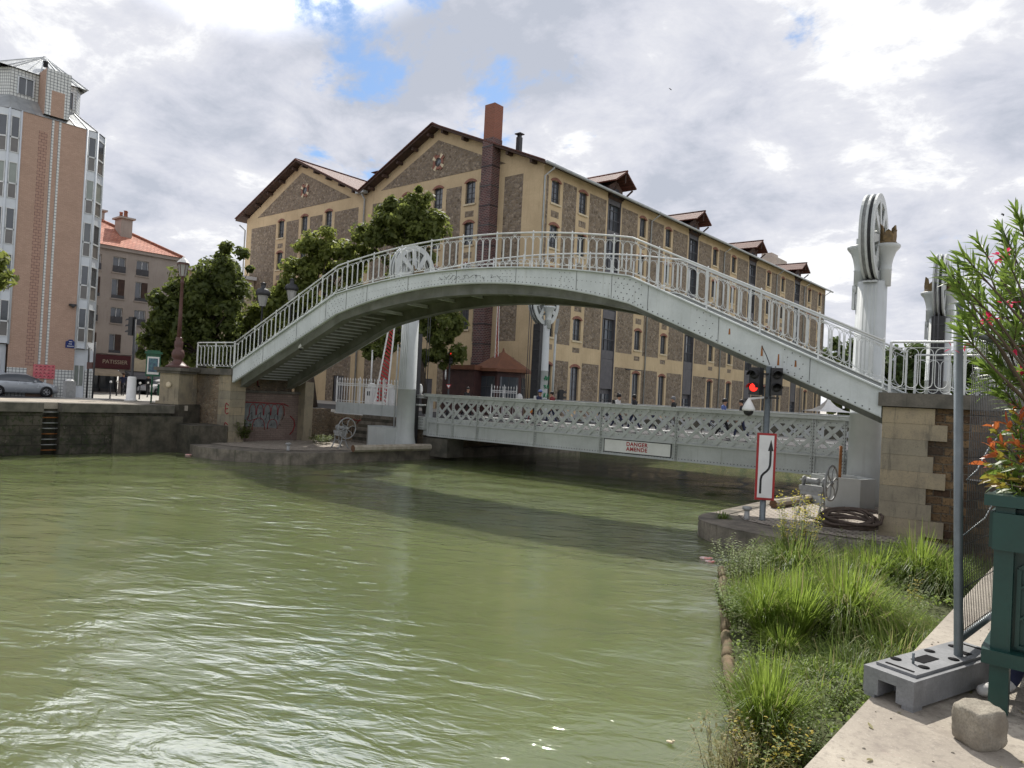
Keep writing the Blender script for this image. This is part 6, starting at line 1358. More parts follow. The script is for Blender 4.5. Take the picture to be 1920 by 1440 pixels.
def barrier(label, base, top, w0, w1, side):
    base = Vector(base); top = Vector(top); d = top - base; sd = Vector(side).normalized(); t = thing('raised_barrier', label, 'barrier', base); n = FW.xy.to_3d().normalized()
    for s in (-1, 1): b = MB(); b.bar(base + sd * s * w0 / 2, top + sd * s * w1 / 2, .1 if w0 > .5 else .05, .1 if w0 > .5 else .05, n); b.build('rail', M['white'], t)
    b = MB(); m = 26
    for k in range(m):
        f0, f1 = k / m, (k + .55) / m; g0, g1 = min(1, f0 + 1.6 / m), min(1, f1 + 1.6 / m); P = lambda f, s: base + d * f + sd * s * (w0 + (w1 - w0) * f) / 2
        b.hexa([P(g0, -1) - n * .02, P(f0, 1) - n * .02, P(f0, 1) + n * .02, P(g0, -1) + n * .02, P(g1, -1) - n * .02, P(f1, 1) - n * .02, P(f1, 1) + n * .02, P(g1, -1) + n * .02], 0)
    b.build('stripe', M['red'], t)
    b = MB(); b.box(base + ZV * .15, (.7, .6, .9), 0, (sd, n, ZV)); b.build('pivot_box', M['white'], t)
p0 = PD(713, 742, 49); p0.z = 2.6; p1 = PD(738, 590, 49); barrier('raised red and white striped barrier with a broad foot left of the fluted pylon', p0, p1, .85, .3, RT)
p0 = PD(929, 742, 57); p0.z = 2.6; p1 = PD(935, 560, 57); barrier('slender raised red and white barrier in front of the kiosk', p0, p1, .38, .12, RT)
for px, py, d, lab in ((697, 738, 51, 'white barrier pedestal with a slim post behind the spiked railing'), (730, 742, 50.5, 'round headed white machine housing just left of the fluted pylon')):
    p = PD(px, py, d); p.z = 2.45; t = thing('barrier_pedestal', lab, 'pedestal', p); b = MB(); b.box(p + ZV * .8, (.7, .6, 1.6), 0, (BD, BN, ZV)); b.lathe([(.36, 1.6), (.3, 1.85), (.12, 1.98)], p, 12); b.build('housing', M['white'], t); b = MB(); b.box(p + ZV * 1.25 - BN * .31, (.26, .03, .3), 0, (BD, BN, ZV)); b.build('panel', M['black'], t)
    if px < 710: b = MB(); b.tube([p - RT * .1 + ZV * 1.6, p - RT * .1 + ZV * 4.3], .06, 6); b.build('post', M['white'], t)
p = PD(1022, 742, 56); p.z = 2.45; t = thing('slim_mast', 'slim pale mast with a bracket right of the graffiti pylon', 'mast', PD(1035, 742, 56)); pz = PD(1035, 742, 56); pz.z = 2.45; q = PD(1043, 610, 56); b = MB(); b.tube([pz, q], .09, 8); b.build('pole', M['tower'], t); b = MB(); b.bar(q - ZV * .6, q + ZV * .5 + RT * .1, .25, .25); b.build('bracket', M['castiron'], t)
for px, d in ((972, 55), (975, 55)): pass
p = PD(974, 745, 55); p.z = 2.45; t = thing('traffic_bollard', 'white rounded traffic bollard right of the short spiked railing', 'bollard', p); b = MB(); b.lathe([(.25, 0), (.25, 1.5), (.17, 1.7), (.03, 1.78)], p, 12); b.build('body', M['white'], t); b = MB(); b.lathe([(.256, .9), (.256, 1.1)], p, 12); b.build('band', M['castiron'], t)
# ------------------------------------------------------------------ on the landing platforms
def winch(label, p, ax):
    p = Vector(p); ax = Vector(ax).normalized(); f = Vector((-ax.y, ax.x, 0)); t = thing('hand_winch', label, 'winch', p, 'cast iron hand winches on the landing platforms')
    for s in (-1, 1):
        b = MB()
        for e in (-1, 1): b.tube([p + ax * s * .34 + f * e * .36, p + ax * s * .34 + f * e * .28 + ZV * .1, p + ax * s * .34 + f * e * .13 + ZV * .42, p + ax * s * .34 + f * e * .12 + ZV * .8, p + ax * s * .34 + f * e * .16 + ZV * .98], [.05, .04, .035, .035, .045], 7)
        b.bar(p + ax * s * .34 - f * .14 + ZV * .45, p + ax * s * .34 + f * .14 + ZV * .45, .05, .05); b.lathe([(.02, 0), (.15, .0), (.16, .06), (.02, .06)], p + ax * s * .34 + ZV * 1.16, 12, 0, True, (f, ZV, ax)); b.tube([p + ax * s * .34 + ZV * .9, p + ax * s * .34 + ZV * 1.2], .05, 6); b.build('side_frame', M['castiron'], t)
    b = MB(); b.box(p + ZV * .92, (.8, .42, .16), 0, (ax, f, ZV)); b.box(p + ZV * .78 - f * .05, (.7, .26, .16), 0, (ax, f, ZV)); b.build('bed', M['castiron'], t)
    b = MB(); b.tube([p - ax * .45 + ZV * 1.16, p + ax * .62 + ZV * 1.16], .03, 8); b.lathe([(.02, -.2), (.13, -.2), (.10, -.1), (.10, .1), (.13, .2), (.02, .2)], p + ZV * 1.16, 12, 0, True, (f, ZV, ax)); b.build('drum', M['castiron'], t)
    c = p + ax * .6 + ZV * 1.16; b = MB(); b.torus(c, .58, .035, f, ZV, 28, 6)
    for k in range(6):
        a0 = PI / 3 * k; b.tube([c + f * (r * math.cos(a0 + w)) + ZV * (r * math.sin(a0 + w)) for r, w in ((.06, 0), (.22, .32), (.40, .38), (.57, .12))], .024, 5)
    b.lathe([(.0, -.05), (.09, -.05), (.09, .05), (0, .05)], c, 10, 0, True, (f, ZV, ax)); b.build('hand_wheel', M['castiron'], t)
winch('grey hand winch with a spoked wheel beside the hexagonal box on the right platform', PZ(1522, 966, .552) + Vector((.0, 0, 0)), (1, -.05, 0))
winch('grey hand winch with a spoked wheel on the far platform below the spiked railing', PZ(637, 840, .6), (1, -.05, 0))
def timber(label, a, b_, r=.19):
    a = Vector(a); b_ = Vector(b_); d = (b_ - a).normalized(); x = d.cross(ZV).normalized(); t = thing('timber_beam', label, 'timber beam', a, 'timber beams lying on the landing platforms')
    b = MB(); b.lathe([(r, 0), (r, (b_ - a).length)], a, 8, 0, False, (x, x.cross(d) * -1, d), PI / 8); b.build('beam', M['wood'], t)
    b = MB(); b.lathe([(r * .97, -.012), (r * .97, .0)], a, 8, 0, False, (x, x.cross(d) * -1, d), PI / 8); b.build('end_grain', M['woodend'], t)
timber('eight sided weathered timber beam lying on the setts behind the arrow sign', PZ(1450, 945, .70), PZ(1450, 945, .70) + Vector((.35, 3.8, 0)), .155)
timber('long pale timber beam lying along the edge of the far platform before the fluted pylon', PZ(662, 841, .8), PZ(806, 838, .8), .2)
def mooring(label, p):
    t = thing('mooring_bollard', label, 'mooring bollard', p, 'short iron mooring bollards'); b = MB(); b.lathe([(.10, 0), (.085, .05), (.08, .28)], p, 10); b.build('post', M['castiron'], t); b = MB(); b.lathe([(.08, .28), (.15, .33), (.15, .40), (.05, .42)], p, 10); b.build('cap', M['castiron'], t)
mooring('short iron mooring bollard left of the arrow sign on the right platform', PZ(1400, 974, .55)); mooring('short rusty mooring bollard near the rounded edge of the far platform', PZ(540, 845, .6))
def ropecoil():
    rr = random.Random(4); c = PZ(1583, 994, .6); t = thing('rope_coil', 'dark coil of thick rope lying against the right abutment', 'rope', c); X = Vector((.93, .36, 0)); Y = Vector((-.34, .80, .42)); b = MB()
    for k in range(9):
        r = .80 - .05 * (k % 4); n = 26; ph = rr.uniform(-.15, .15)
        b.tube([c + X * (r * math.cos(2 * PI * i / n + ph) + rr.uniform(-.03, .03) + .1 * (k % 3)) + Y * (.36 * (.8 + .07 * k) * math.sin(2 * PI * i / n + ph) + rr.uniform(-.02, .02)) + ZV * (.20 + .03 * k + .05 * math.sin(3 * PI * i / n + k)) for i in range(n)], .042, 6, 0, True, True)
    b.build('rope', M['rope'], t)
    c = PZ(1567, 971, .556); t = thing('wire_coil', 'thin loose wire loop lying on the sunlit setts', 'wire', c); b = MB()
    for k in range(4): b.torus(c + Vector((.1 * k, .03 * (k % 2), .015 + .01 * k)), .28 - .03 * k, .012, (1, 0, 0), (0, .8, .0), 18, 4)
    b.build('loop', M['rope'], t)
ropecoil()
def platform_stair():
    t = thing('stone_stair', 'flight of worn stone steps climbing from the far platform behind the steel box', 'steps', W(29, 7.5, .6))
    for k in range(9): b = MB(); b.prism([W(27.7, 7.5 + k * .112, .55), W(31.6, 7.5 + k * .112, .55), W(31.6, 8.54, .55), W(27.7, 8.54, .55)], (0, 0, .2 * (k + 1))); b.build('step', M['quaystone'] if k % 2 else M['kerb'], t)
platform_stair()
def canal_signal():
    p = PZ(1429, 975, .55); f = (EYE - p).xy.to_3d().normalized(); r = ZV.cross(f); t = thing('canal_signal', 'two headed canal traffic signal on a grey pole with its left lower lamp lit red', 'traffic light', p)
    b = MB(); b.lathe([(.12, 0), (.095, .03), (.09, 4.9)], p, 12); b.build('pole', M['galv'], t)
    ctr = lambda px, py: PP(px, py, p, FW)
    for px, py, lit, lab, ff in ((1418, 715, 1, 'signal head with its lower lamp lit red', f - r * .42), (1455, 716, None, 'unlit black signal head', f + r * .15)):
        c = ctr(px, py); b = MB(); signal_head(b, c + f * .12, ff, 2, .40, lit); tag(b.build('signal_head', [M['black'], M['redlamp'], M['black']], t), lab)
    b = MB()
    for z in (4.45, 5.2): b.bar(ctr(1410, 716) * 1 + ZV * (z - ctr(1410, 716).z), ctr(1462, 716) + ZV * (z - ctr(1462, 716).z), .05, .05)
    b.build('bracket', M['iron'], t)
    q = ctr(1404, 768); dome('white dome camera hanging from the pole of the canal signal', q + f * .35, ctr(1432, 745), 1.15)
    g_ = p + ZV * 5.0; b = MB(); b.tube([g_, g_ + ZV * .25 - r * .1, g_ + ZV * .55 - r * .25], .015, 4); b.build('cable', M['black'], t)
    s = thing('arrow_sign', 'tall white waterway sign with a red border and a bent black arrow', 'sign', p + ZV * .65); a = math.radians(12); u = (r * -1 * math.cos(a) + f * math.sin(a)).normalized(); nn = u.cross(ZV)
    if nn.dot(f) < 0: nn = -nn
    c = p + ZV * 1.715 + nn * .14; Wd, H = .60, 2.12
    pl = lambda x, z, e: c + u * x + ZV * z + nn * e
    b = MB(); b.box(pl(0, 0, -.012), (Wd, .03, H), 0, (u, nn, ZV)); b.build('plate', M['castiron'], s)
    b = MB(); w = .07
    for x, z, sx, sz in ((0, H / 2 - w / 2, Wd, w), (0, -H / 2 + w / 2, Wd, w), (-Wd / 2 + w / 2, 0, w, H - 2 * w - .002), (Wd / 2 - w / 2, 0, w, H - 2 * w - .002)): b.box(pl(x, z, .008), (sx, .008, sz), 0, (u, nn, ZV))
    b.build('border', M['red'], s)
    b = MB(); b.box(pl(0, 0, .0075), (Wd - 2 * w - .004, .006, H - 2 * w - .004), 0, (u, nn, ZV)); b.build('face', M['white'], s)
    sx = 1 if u.dot(RT) > 0 else -1
    path = [(-.135, -.86), (-.135, -.42), (-.11, -.30), (-.05, -.22), (.03, -.15), (.10, -.06), (.13, .05), (.135, .18), (.135, .50)]; b = MB()
    wv = .033
    for (x0, z0), (x1, z1) in zip(path[:-1], path[1:]): b.bar(pl(x0 * sx, z0, .0145), pl(x1 * sx, z1, .0145), .004, wv * 2, nn.cross(pl(x1 * sx, z1, 0) - pl(x0 * sx, z0, 0)))
    for x0, z0 in path[1:-1]: b.lathe([(wv, .0165), (wv, .0175)], pl(x0 * sx, z0, 0), 10, 0, False, (u, ZV, nn) if sx > 0 else (u, ZV, nn))
    b.prism([pl((.135 - .085) * sx, .50, .013), pl((.135 + .085) * sx, .50, .013), pl(.135 * sx, .86, .013)], nn * .004); b.build('arrow', M['black'], s)
    for z in (-.75, .75): b = MB(); b.box(pl(0, z, -.06), (.3, .08, .05), 0, (u, nn, ZV)); b.build('clamp', M['galv'], s)
canal_signal()
p = PD(1551, 790, 96); p.z = 2.45; t = thing('market_tent', 'white peaked fabric tent beyond the right end of the lifting bridge', 'tent', p); b = MB(); X, Y = RT.xy.to_3d().normalized(), FW.xy.to_3d().normalized(); w = 2.4
prof = [(1.0, 1.5), (.62, 1.75), (.32, 2.25), (.12, 2.85), (.02, 3.3)]
for (r0, z0), (r1, z1) in zip(prof[:-1], prof[1:]):
    for k in range(4):
        cs = [(-1, -1), (1, -1), (1, 1), (-1, 1)]; a, c = cs[k], cs[(k + 1) % 4]; b.quad(p + X * a[0] * w * r0 + Y * a[1] * w * r0 + ZV * z0, p + X * c[0] * w * r0 + Y * c[1] * w * r0 + ZV * z0, p + X * c[0] * w * r1 + Y * c[1] * w * r1 + ZV * z1, p + X * a[0] * w * r1 + Y * a[1] * w * r1 + ZV * z1)
b.build('canopy', M['white'], t)
for k in range(4): a = [(-1, -1), (1, -1), (1, 1), (-1, 1)][k]; b = MB(); b.tube([p + X * a[0] * w + Y * a[1] * w, p + X * a[0] * w + Y * a[1] * w + ZV * 1.5], .06, 6); b.build('leg', M['alloy'], t)
def bird(label, p, sz, bank):
    t = thing('bird', label, 'bird', p); p = Vector(p); b = MB(); b.ball(p, .11 * sz, 8, 0, (2.2, .8, .7)); b.build('body', M['cloth_k'], t)
    for s in (-1, 1): b = MB(); y = Vector((0, 1, 0)) * s; z = ZV * .18 * bank; b.prism([p, p + Vector((.18, 0, 0)) * sz, p + (y * .45 + z + Vector((.14, 0, 0))) * sz, p + (y * .95 + z * .4 - Vector((.05, 0, 0))) * sz, p + (y * .4 + z - Vector((.05, 0, 0))) * sz], ZV * .015); b.build('wing', M['cloth_k'], t)
bird('tiny dark bird high in the clouds above the warehouse roof', PD(1257, 168, 60), .28, 1); bird('dark bird gliding above the oleander', PD(1880, 402, 30), .28, -.6)
for px, py, lab, s in ((1322, 1047, 'pale plastic scrap floating by the right platform', .13), (1330, 1053, 'smaller pink plastic scrap floating beside the pale one', .10), (352, 853, 'white scrap floating under the far abutment', .16), (1256, 1391, 'pale leaf floating on the open water near the planted raft', .04)):
    p = PZ(px, py, .03); b = MB(); b.ball(p, s, 8, 0, (1.3, .8, .35)); b.ball(p + Vector((s, s * .4, .02)), s * .6, 7, 0, (1, .7, .4)); center(b, 'floating_litter', M['pinkfoam'] if px != 1256 else M['cream'], lab, 'litter', loc=p)
# ------------------------------------------------------------------ near quay: block, fence, planter, sett
def fence_block():
    X = Vector((.95, -.18, 0)).normalized(); Y = Vector((-X.y, X.x, 0)); c0 = PZ(1712, 1338, ST)     # near right bottom corner
    Y = (PZ(1845, 1292, ST) - c0); Y.z = 0; Y.normalize(); X = Vector((Y.y, -Y.x, 0))
    w = (PZ(1612, 1302, ST) - c0).dot(-X); L = 1.02; h = .165; P = lambda x, y, z: c0 - X * w + X * x + Y * y + ZV * z
    t = thing('fence_foot', 'grey moulded fence foot block with slots and holes standing on the quay edge', 'fence block', P(w / 2, L / 2, 0))
    b = MB(); i = .025; n = [0, .06, .09, .25 * w + .0, w - .25 * w, w - .09, w - .06, w]
    # body with an arched handling slot at each short end and recessed top pockets
    def cell(x0, x1, y0, y1, z0, z1, tp=0.0): b.hexa([P(x0 - tp, y0 - tp, z0), P(x1 + tp, y0 - tp, z0), P(x1 + tp, y1 + tp, z0), P(x0 - tp, y1 + tp, z0), P(x0, y0, z1), P(x1, y0, z1), P(x1, y1, z1), P(x0, y1, z1)])
    sx0, sx1, sd, sh = w * .30, w * .66, .16, .11
    pk = (w * .34, w * .60, .30, .47)     # the square pocket
    def solid(x0, x1, y0, y1, z0=.0): cell(x0, x1, y0, y1, z0 + .02, h)
    solid(0, sx0, 0, sd); solid(sx1, w, 0, sd); cell(sx0, sx1, 0, sd, sh, h)
    solid(0, pk[0], sd, L - sd); solid(pk[1], w, sd, L - sd); cell(pk[0], pk[1], sd, pk[2], .02, h); cell(pk[0], pk[1], pk[3], L - sd, .02, h)
    solid(0, sx0, L - sd, L); solid(sx1, w, L - sd, L); cell(sx0, sx1, L - sd, L, sh, h)
    for x0, x1 in ((0, .07), (w - .07, w)):
        for y0, y1 in ((0, .1), (L - .1, L)): cell(x0 + .004, x1 - .004, y0 + .004, y1 - .004, 0, .02)
    cell(.03, w - .03, .07, L - .07, h + .001, h + .016)      # raised deck
    b.bx((0, 0, 0), (0, 0, 0)) if False else None
    o = b.build('body', M['block'], t)
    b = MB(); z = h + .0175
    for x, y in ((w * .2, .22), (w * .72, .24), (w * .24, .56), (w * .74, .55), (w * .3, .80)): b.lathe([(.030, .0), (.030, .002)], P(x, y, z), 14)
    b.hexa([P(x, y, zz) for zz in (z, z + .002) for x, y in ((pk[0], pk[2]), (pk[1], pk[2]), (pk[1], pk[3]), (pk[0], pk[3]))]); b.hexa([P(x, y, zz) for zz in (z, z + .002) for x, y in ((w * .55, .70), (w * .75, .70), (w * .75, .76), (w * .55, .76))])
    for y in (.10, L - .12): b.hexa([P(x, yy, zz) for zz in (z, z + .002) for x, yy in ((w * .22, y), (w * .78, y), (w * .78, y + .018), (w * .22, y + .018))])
    b.build('hole_shade', M['block_in'], t)  # flat black plates laid on top as the shade inside holes and pockets
    b = MB(); b.tube([P(w * .5, .245, h), P(w * .5, .245, h + .075)], .008, 6); b.build('pin', M['galv'], t)
    return P, w, h
BP, bw_, bh_ = fence_block()
def mesh_fence():
    p = PZ(1797, 1231, ST + .175); t = thing('mesh_fence', 'temporary wire mesh fence panel with a thick grey steel post at the quay edge', 'fence', p)
    b = MB(); tp = PP(1797, 570, p, FW); b.tube([p - ZV * .15, p, tp], .025, 14); b.tube([tp, tp + ZV * .006], [.025, .016], 14); b.build('post', M['galv'], t)
    e = Vector((-.42, 8.55, p.z)); d = (e - p); u = d.normalized(); L = d.length
    b = MB(); b.tube([e, e + ZV * 1.95], .021, 8); b.build('end_post', M['galv'], t)
    for z in (.10, 1.93): b = MB(); b.tube([p + ZV * z, p + d * .5 + ZV * (z + (.01 if z > 1 else .0)), e + ZV * z], .021, 8); b.build('rail', M['galv'], t)
    b = MB(); k = .05
    while k < L: b.tube([p + u * k + ZV * .1, p + u * k + ZV * 1.93], .0026, 3); k += .042
    for z in (.14, .40, .66, .92, 1.18, 1.44, 1.70, 1.90): b.tube([p + ZV * z, e + ZV * z], .0028, 3)
    b.build('wire_mesh', M['iron'], t)
    b = MB(); b.tube([p + ZV * 1.05 + u * .02, p + u * .25 + ZV * 1.1, p + u * .5 + ZV * 1.22, p + u * .9 + ZV * 1.35], .004, 5); b.tube([p + ZV * .72, p + u * .5 + ZV * .78, p + u * .9 + ZV * .95], .004, 5); b.build('tie_wire', M['galv'], t)
mesh_fence()
def planter():
    P0 = PZ(1851, 1335, ST); e1 = Vector((1, .01, 0)).normalized(); e2 = Vector((-.01, 1, 0)).normalized(); S = .92; H = 1.18
    t = thing('planter', 'dark green wooden planter box with lattice panels and a chamfered rim', 'planter', P0 + (e1 + e2) * S / 2)
    Q = lambda a, c, z: P0 + e1 * a + e2 * c + ZV * z; Rb = (e1, e2, ZV); lg = .09
    for a in (0, 1):
        for c in (0, 1): b = MB(); b.box(Q(lg / 2 + a * (S - lg), lg / 2 + c * (S - lg), H / 2 - .03), (lg, lg, H - .06), 0, Rb); b.build('leg', M['greenpaint'], t)
    b = MB(); b.box(Q(S / 2, S / 2, .68), (S - .14, S - .14, .86), 0, Rb); b.build('box', M['greenpaint'], t)
    for nm, z, hh, ov in (('foot_rail', .31, .075, .035), ('top_rail', H - .19, .2, .008)):
        b = MB()
        for c in (0, 1): b.box(Q(S / 2, c * S, z), (S + 2 * ov, .05 + ov, hh), 0, Rb); b.box(Q(c * S, S / 2, z), (.05 + ov, S - .06, hh - .004), 0, Rb)
        b.build(nm, M['greenpaint'], t)
    b = MB()                            # rim
    for c in (0, 1): b.box(Q(S / 2, c * S + (.05 if c == 0 else -.05), H - .025), (S + .1, .17, .06), 0, Rb); b.box(Q(c * S + (.05 if c == 0 else -.05), S / 2, H - .0255), (.17, S - .07, .057), 0, Rb)
    b.build('rim', M['greenpaint'], t)
    def lattice(org, ux, nn):
        b = MB(); w0, w1, z0, z1 = .115, S - .115, .37, H - .33
        ov = 12
        pts = [(w0, z0), (w1, z0), (w1, z1 - .06), (w1 - .08, z1), (w0 + .08, z1), (w0, z1 - .06)]
        for (x0, a), (x1, c) in zip(pts, pts[1:] + pts[:1]): b.bar(org + ux * x0 + ZV * a + nn * .012, org + ux * x1 + ZV * c + nn * .012, .02, .022, nn)
        pit = .17; wv = w1 - w0; hv = z1 - z0; k = -hv
        while k < wv:
            for s in (1, -1):
                a0, a1 = max(0, k), min(wv, k + hv)
                if a1 - a0 > .03:
                    za, zc = (a0 - k, a1 - k) if s > 0 else (hv - (a0 - k), hv - (a1 - k)); b.bar(org + ux * (w0 + a0) + ZV * (z0 + za) + nn * (.006 + .006 * s), org + ux * (w0 + a1) + ZV * (z0 + zc) + nn * (.006 + .006 * s), .010, .018, nn)
            k += pit
        b.build('lattice_panel', M['greenpaint'], t)
    lattice(Q(0, .07, 0), e1, -e2); lattice(Q(.07, 0, 0), e2, -e1)
    b = MB(); b.box(Q(S / 2, S / 2, H - .10), (S - .2, S - .2, .04), 0, Rb); b.build('soil', M['soil'], t)
    return Q(S / 2, S / 2, H - .08)
PC = planter()
def sett():
    bm = bmesh.new(); bmesh.ops.create_cube(bm, size=1); bmesh.ops.subdivide_edges(bm, edges=bm.edges, cuts=11, use_grid_fill=True); rr = random.Random(8); from mathutils import noise
    for v in bm.verts:
        c = v.co.copy(); c.x *= .185; c.y *= .175; c.z *= .20
        l = max(abs(v.co.x), abs(v.co.y), abs(v.co.z)); r = v.co.length; k = 1 - .16 * max(0, (r - .5) / .366) ** 1.6
        c *= k; n = noise.noise_vector(c * 11) * .008 + noise.noise_vector(c * 31) * .006 + noise.noise_vector(c * 70) * .003; v.co = c + n
    me = bpy.data.meshes.new('loose_sett'); bm.to_mesh(me); bm.free(); me.materials.append(M['cobblestone']); o = bpy.data.objects.new('loose_sett', me); C.objects.link(o)
    [setattr(p, 'use_smooth', True) for p in me.polygons]
    o.location = PZ(1852, 1408, ST) + ZV * .092 + FW.xy.to_3d() * .07; o.rotation_euler = (.04, -.05, .95); tag(o, 'rough granite sett lying loose on the quay before the green planter', 'stone')
sett()
# ------------------------------------------------------------------ shrubs in the planter
def leaf(b, p, d, up, L, w, droop=.25, mi=0):
    d = d.normalized(); s = d.cross(up)
    if s.length < 1e-4: s = d.orthogonal()
    s.normalize(); n = s.cross(d); q = p; pts = []
    for k in range(4):
        f = k / 3; wd = w * (.25, 1.0, .85, .04)[k]; c = p + d * (L * f) - ZV * (droop * L * f * f); pts += [c - s * wd + n * wd * .25, c, c + s * wd + n * wd * .25]
    b.add(pts, [(3 * i + j, 3 * i + j + 1, 3 * i + j + 4, 3 * i + j + 3) for i in range(3) for j in range(2)], mi)
def oleander():
    rr = random.Random(21); t = thing('oleander', 'tall oleander with narrow leaves and crimson flowers growing out of the green planter', 'shrub', PC)
    st = MB(); lf = MB()
    ends = [(1768, 500), (1790, 535), (1808, 480), (1835, 455), (1880, 430), (1915, 420), (1850, 500), (1890, 490), (1918, 515), (1830, 545), (1868, 560), (1905, 575), (1812, 575), (1840, 610), (1880, 630), (1915, 640), (1850, 690), (1893, 700), (1925, 705), (1905, 455), (1868, 605), (1835, 720), (1880, 745), (1822, 515), (1900, 540), (1930, 470), (1860, 660), (1805, 625), (1950, 560), (1960, 620), (1990, 520), (2010, 600), (1980, 680), (2050, 560), (2040, 660), (1940, 760)]
    for i, (px, py) in enumerate(ends):
        e = PD(px, py, rr.uniform(4.0, 5.0)); base = PC + Vector((rr.uniform(-.2, .2), rr.uniform(-.2, .2), 0)); m1 = base.lerp(e, .4) + Vector((rr.uniform(-.1, .1), rr.uniform(-.1, .1), .12)); m2 = base.lerp(e, .75) + Vector((rr.uniform(-.08, .08), rr.uniform(-.08, .08), .04))
        st.tube([base, m1, m2, e], [.014, .010, .007, .004], 5)
        tips = [(e, (e - m2).normalized())]
        for k in range(1): d = ((e - m2).normalized() + Vector((rr.gauss(0, .5), rr.gauss(0, .5), rr.uniform(.1, .7)))).normalized(); q = m2.lerp(e, rr.uniform(.2, .7)); q2 = q + d * rr.uniform(.10, .2); st.tube([q, q2], [.005, .003], 4); tips.append((q2, d))
        for p, ax in tips:
            x = ax.orthogonal().normalized(); y = ax.cross(x)
            for w in range(5):
                bp = p - ax * (.03 * w)
                for k in range(4): an = 2 * PI * k / 4 + w * 1.1 + rr.uniform(-.4, .4); sp = .32 + .22 * w + rr.uniform(-.15, .15); leaf(lf, bp, ax + (x * math.cos(an) + y * math.sin(an)) * sp, ax, rr.uniform(.085, .14), rr.uniform(.0075, .0115), rr.uniform(.0, .3))
    for px, py, n in ((1873, 480, 8), (1887, 476, 5), (1846, 603, 9), (1852, 597, 6), (1811, 643, 3), (1784, 654, 3), (1904, 652, 4), (1895, 570, 4), (1883, 572, 3), (1916, 695, 4)):
        c = PD(px, py, 4.15); fl = MB()
        for k in range(n): d = Vector((rr.gauss(0, 1), rr.gauss(0, 1), rr.gauss(0, 1))); leaf(fl, c + d * .008, d, ZV, .032, .011, .1)
        fl.build('flower', M['flower'], t)
    st.build('stems', M['stem'], t); lf.build('leaves', M['oleander'], t)
oleander()
def redshrub():
    rr = random.Random(22); t = thing('photinia', 'low shrub with glossy red and orange young leaves at the planter rim', 'shrub', PC + Vector((-.3, -.1, 0))); st = MB(); lf = MB(); l2 = MB(); gr = MB()
    for px, py in ((1865, 800), (1890, 795), (1912, 780), (1880, 830), (1905, 830), (1868, 850), (1895, 870), (1915, 860), (1885, 895), (1912, 900), (1930, 840), (1945, 880), (1930, 790), (1900, 760), (1920, 920), (1850, 870), (1872, 905), (1858, 835), (1900, 915), (1938, 910), (1855, 895), (1886, 862), (1910, 810), (1950, 830)):
        e = PD(px, py, rr.uniform(3.95, 4.35)); base = PC + Vector((-.22 + rr.uniform(-.16, .2), -.22 + rr.uniform(-.12, .2), 0)); st.tube([base, base.lerp(e, .6) + ZV * .04, e], [.008, .006, .003], 5); ax = (e - base).normalized(); x = ax.orthogonal().normalized(); y = ax.cross(x)
        for k in range(13):
            an = k * 2.4 + rr.uniform(-.3, .3); sp = .5 + .1 * k; tgt = lf if k < 3 and py < 890 else (l2 if k < 5 else gr); leaf(tgt, e - ax * (.014 * k), ax + (x * math.cos(an) + y * math.sin(an)) * sp, ax, rr.uniform(.06, .10), rr.uniform(.014, .020), rr.uniform(.1, .4))
    for i in range(40):                  # strappy grass at the rim
        p = PC + Vector((rr.uniform(-.42, .1), rr.uniform(-.35, .3), -.01)); leaf(gr, p, Vector((rr.gauss(-.3, .6), rr.gauss(-.2, .6), 1)), ZV, rr.uniform(.12, .25), .004, .5)
    st.build('stems', M['stem'], t); lf.build('red_leaves', M['redleaf'], t); l2.build('orange_leaves', M['orleaf'], t); gr.build('green_leaves', M['oleander'], t)
redshrub()
# ------------------------------------------------------------------ planted raft along the near quay
EDGE = [(-2.2, 4.0), (-2.75, 6.2), (-3.3, 8.4), (-4.05, 9.9), (-4.75, 11.3), (-5.35, 12.6), (-6.3, 14.6), (-7.1, 16.4), (-7.55, 17.3), (-7.2, 18.9), (-5.6, 20.1)]
def edge_x(y):
    for (x0, y0), (x1, y1) in zip(EDGE[:-1], EDGE[1:]):
        if y0 <= y <= y1: return x0 + (x1 - x0) * (y - y0) / (y1 - y0)
    return EDGE[0][0] if y < EDGE[0][1] else EDGE[-1][0]
def raft():
    t = thing('planted_raft', 'floating planted bed edged by brown coir rolls between the near quay and the open water', 'planted raft', (-3, 11, 0))
    b = MB(); rr = random.Random(1)
    ys = [4 + .4 * i for i in range(49)]; nx = 12; vs = []; fs = []
    for y in ys:
        x0 = edge_x(y)
        for i in range(nx + 1): f = i / nx; x = x0 + (-1.0 - x0) * f; vs.append((x, y, .10 + .14 * math.sin(PI * min(1, f * 1.3)) + rr.uniform(-.03, .05) + .25 * f * (y > 19)))
    for j in range(len(ys) - 1):
        for i in range(nx): fs.append((j * (nx + 1) + i, j * (nx + 1) + i + 1, (j + 1) * (nx + 1) + i + 1, (j + 1) * (nx + 1) + i))
    b.add(vs, fs, 0, True); b.build('soil', M['soil'], t)
    pts = EDGE[:9]
    for i, ((x0, y0), (x1, y1)) in enumerate(zip(pts[:-1], pts[1:])):
        a = Vector((x0, y0, .07)); c = Vector((x1, y1, .07)); d = (c - a).normalized(); b = MB(); n = 9; L = (c - a).length
        b.tube([a + d * (.04 + (L - .08) * k / n) + Vector((rr.uniform(-.015, .015), 0, rr.uniform(-.01, .01))) for k in range(n + 1)], [.10 * rr.uniform(.82, 1.1) for k in range(n + 1)], 12)
        b.build('coir_roll', M['coir'], t)
raft()
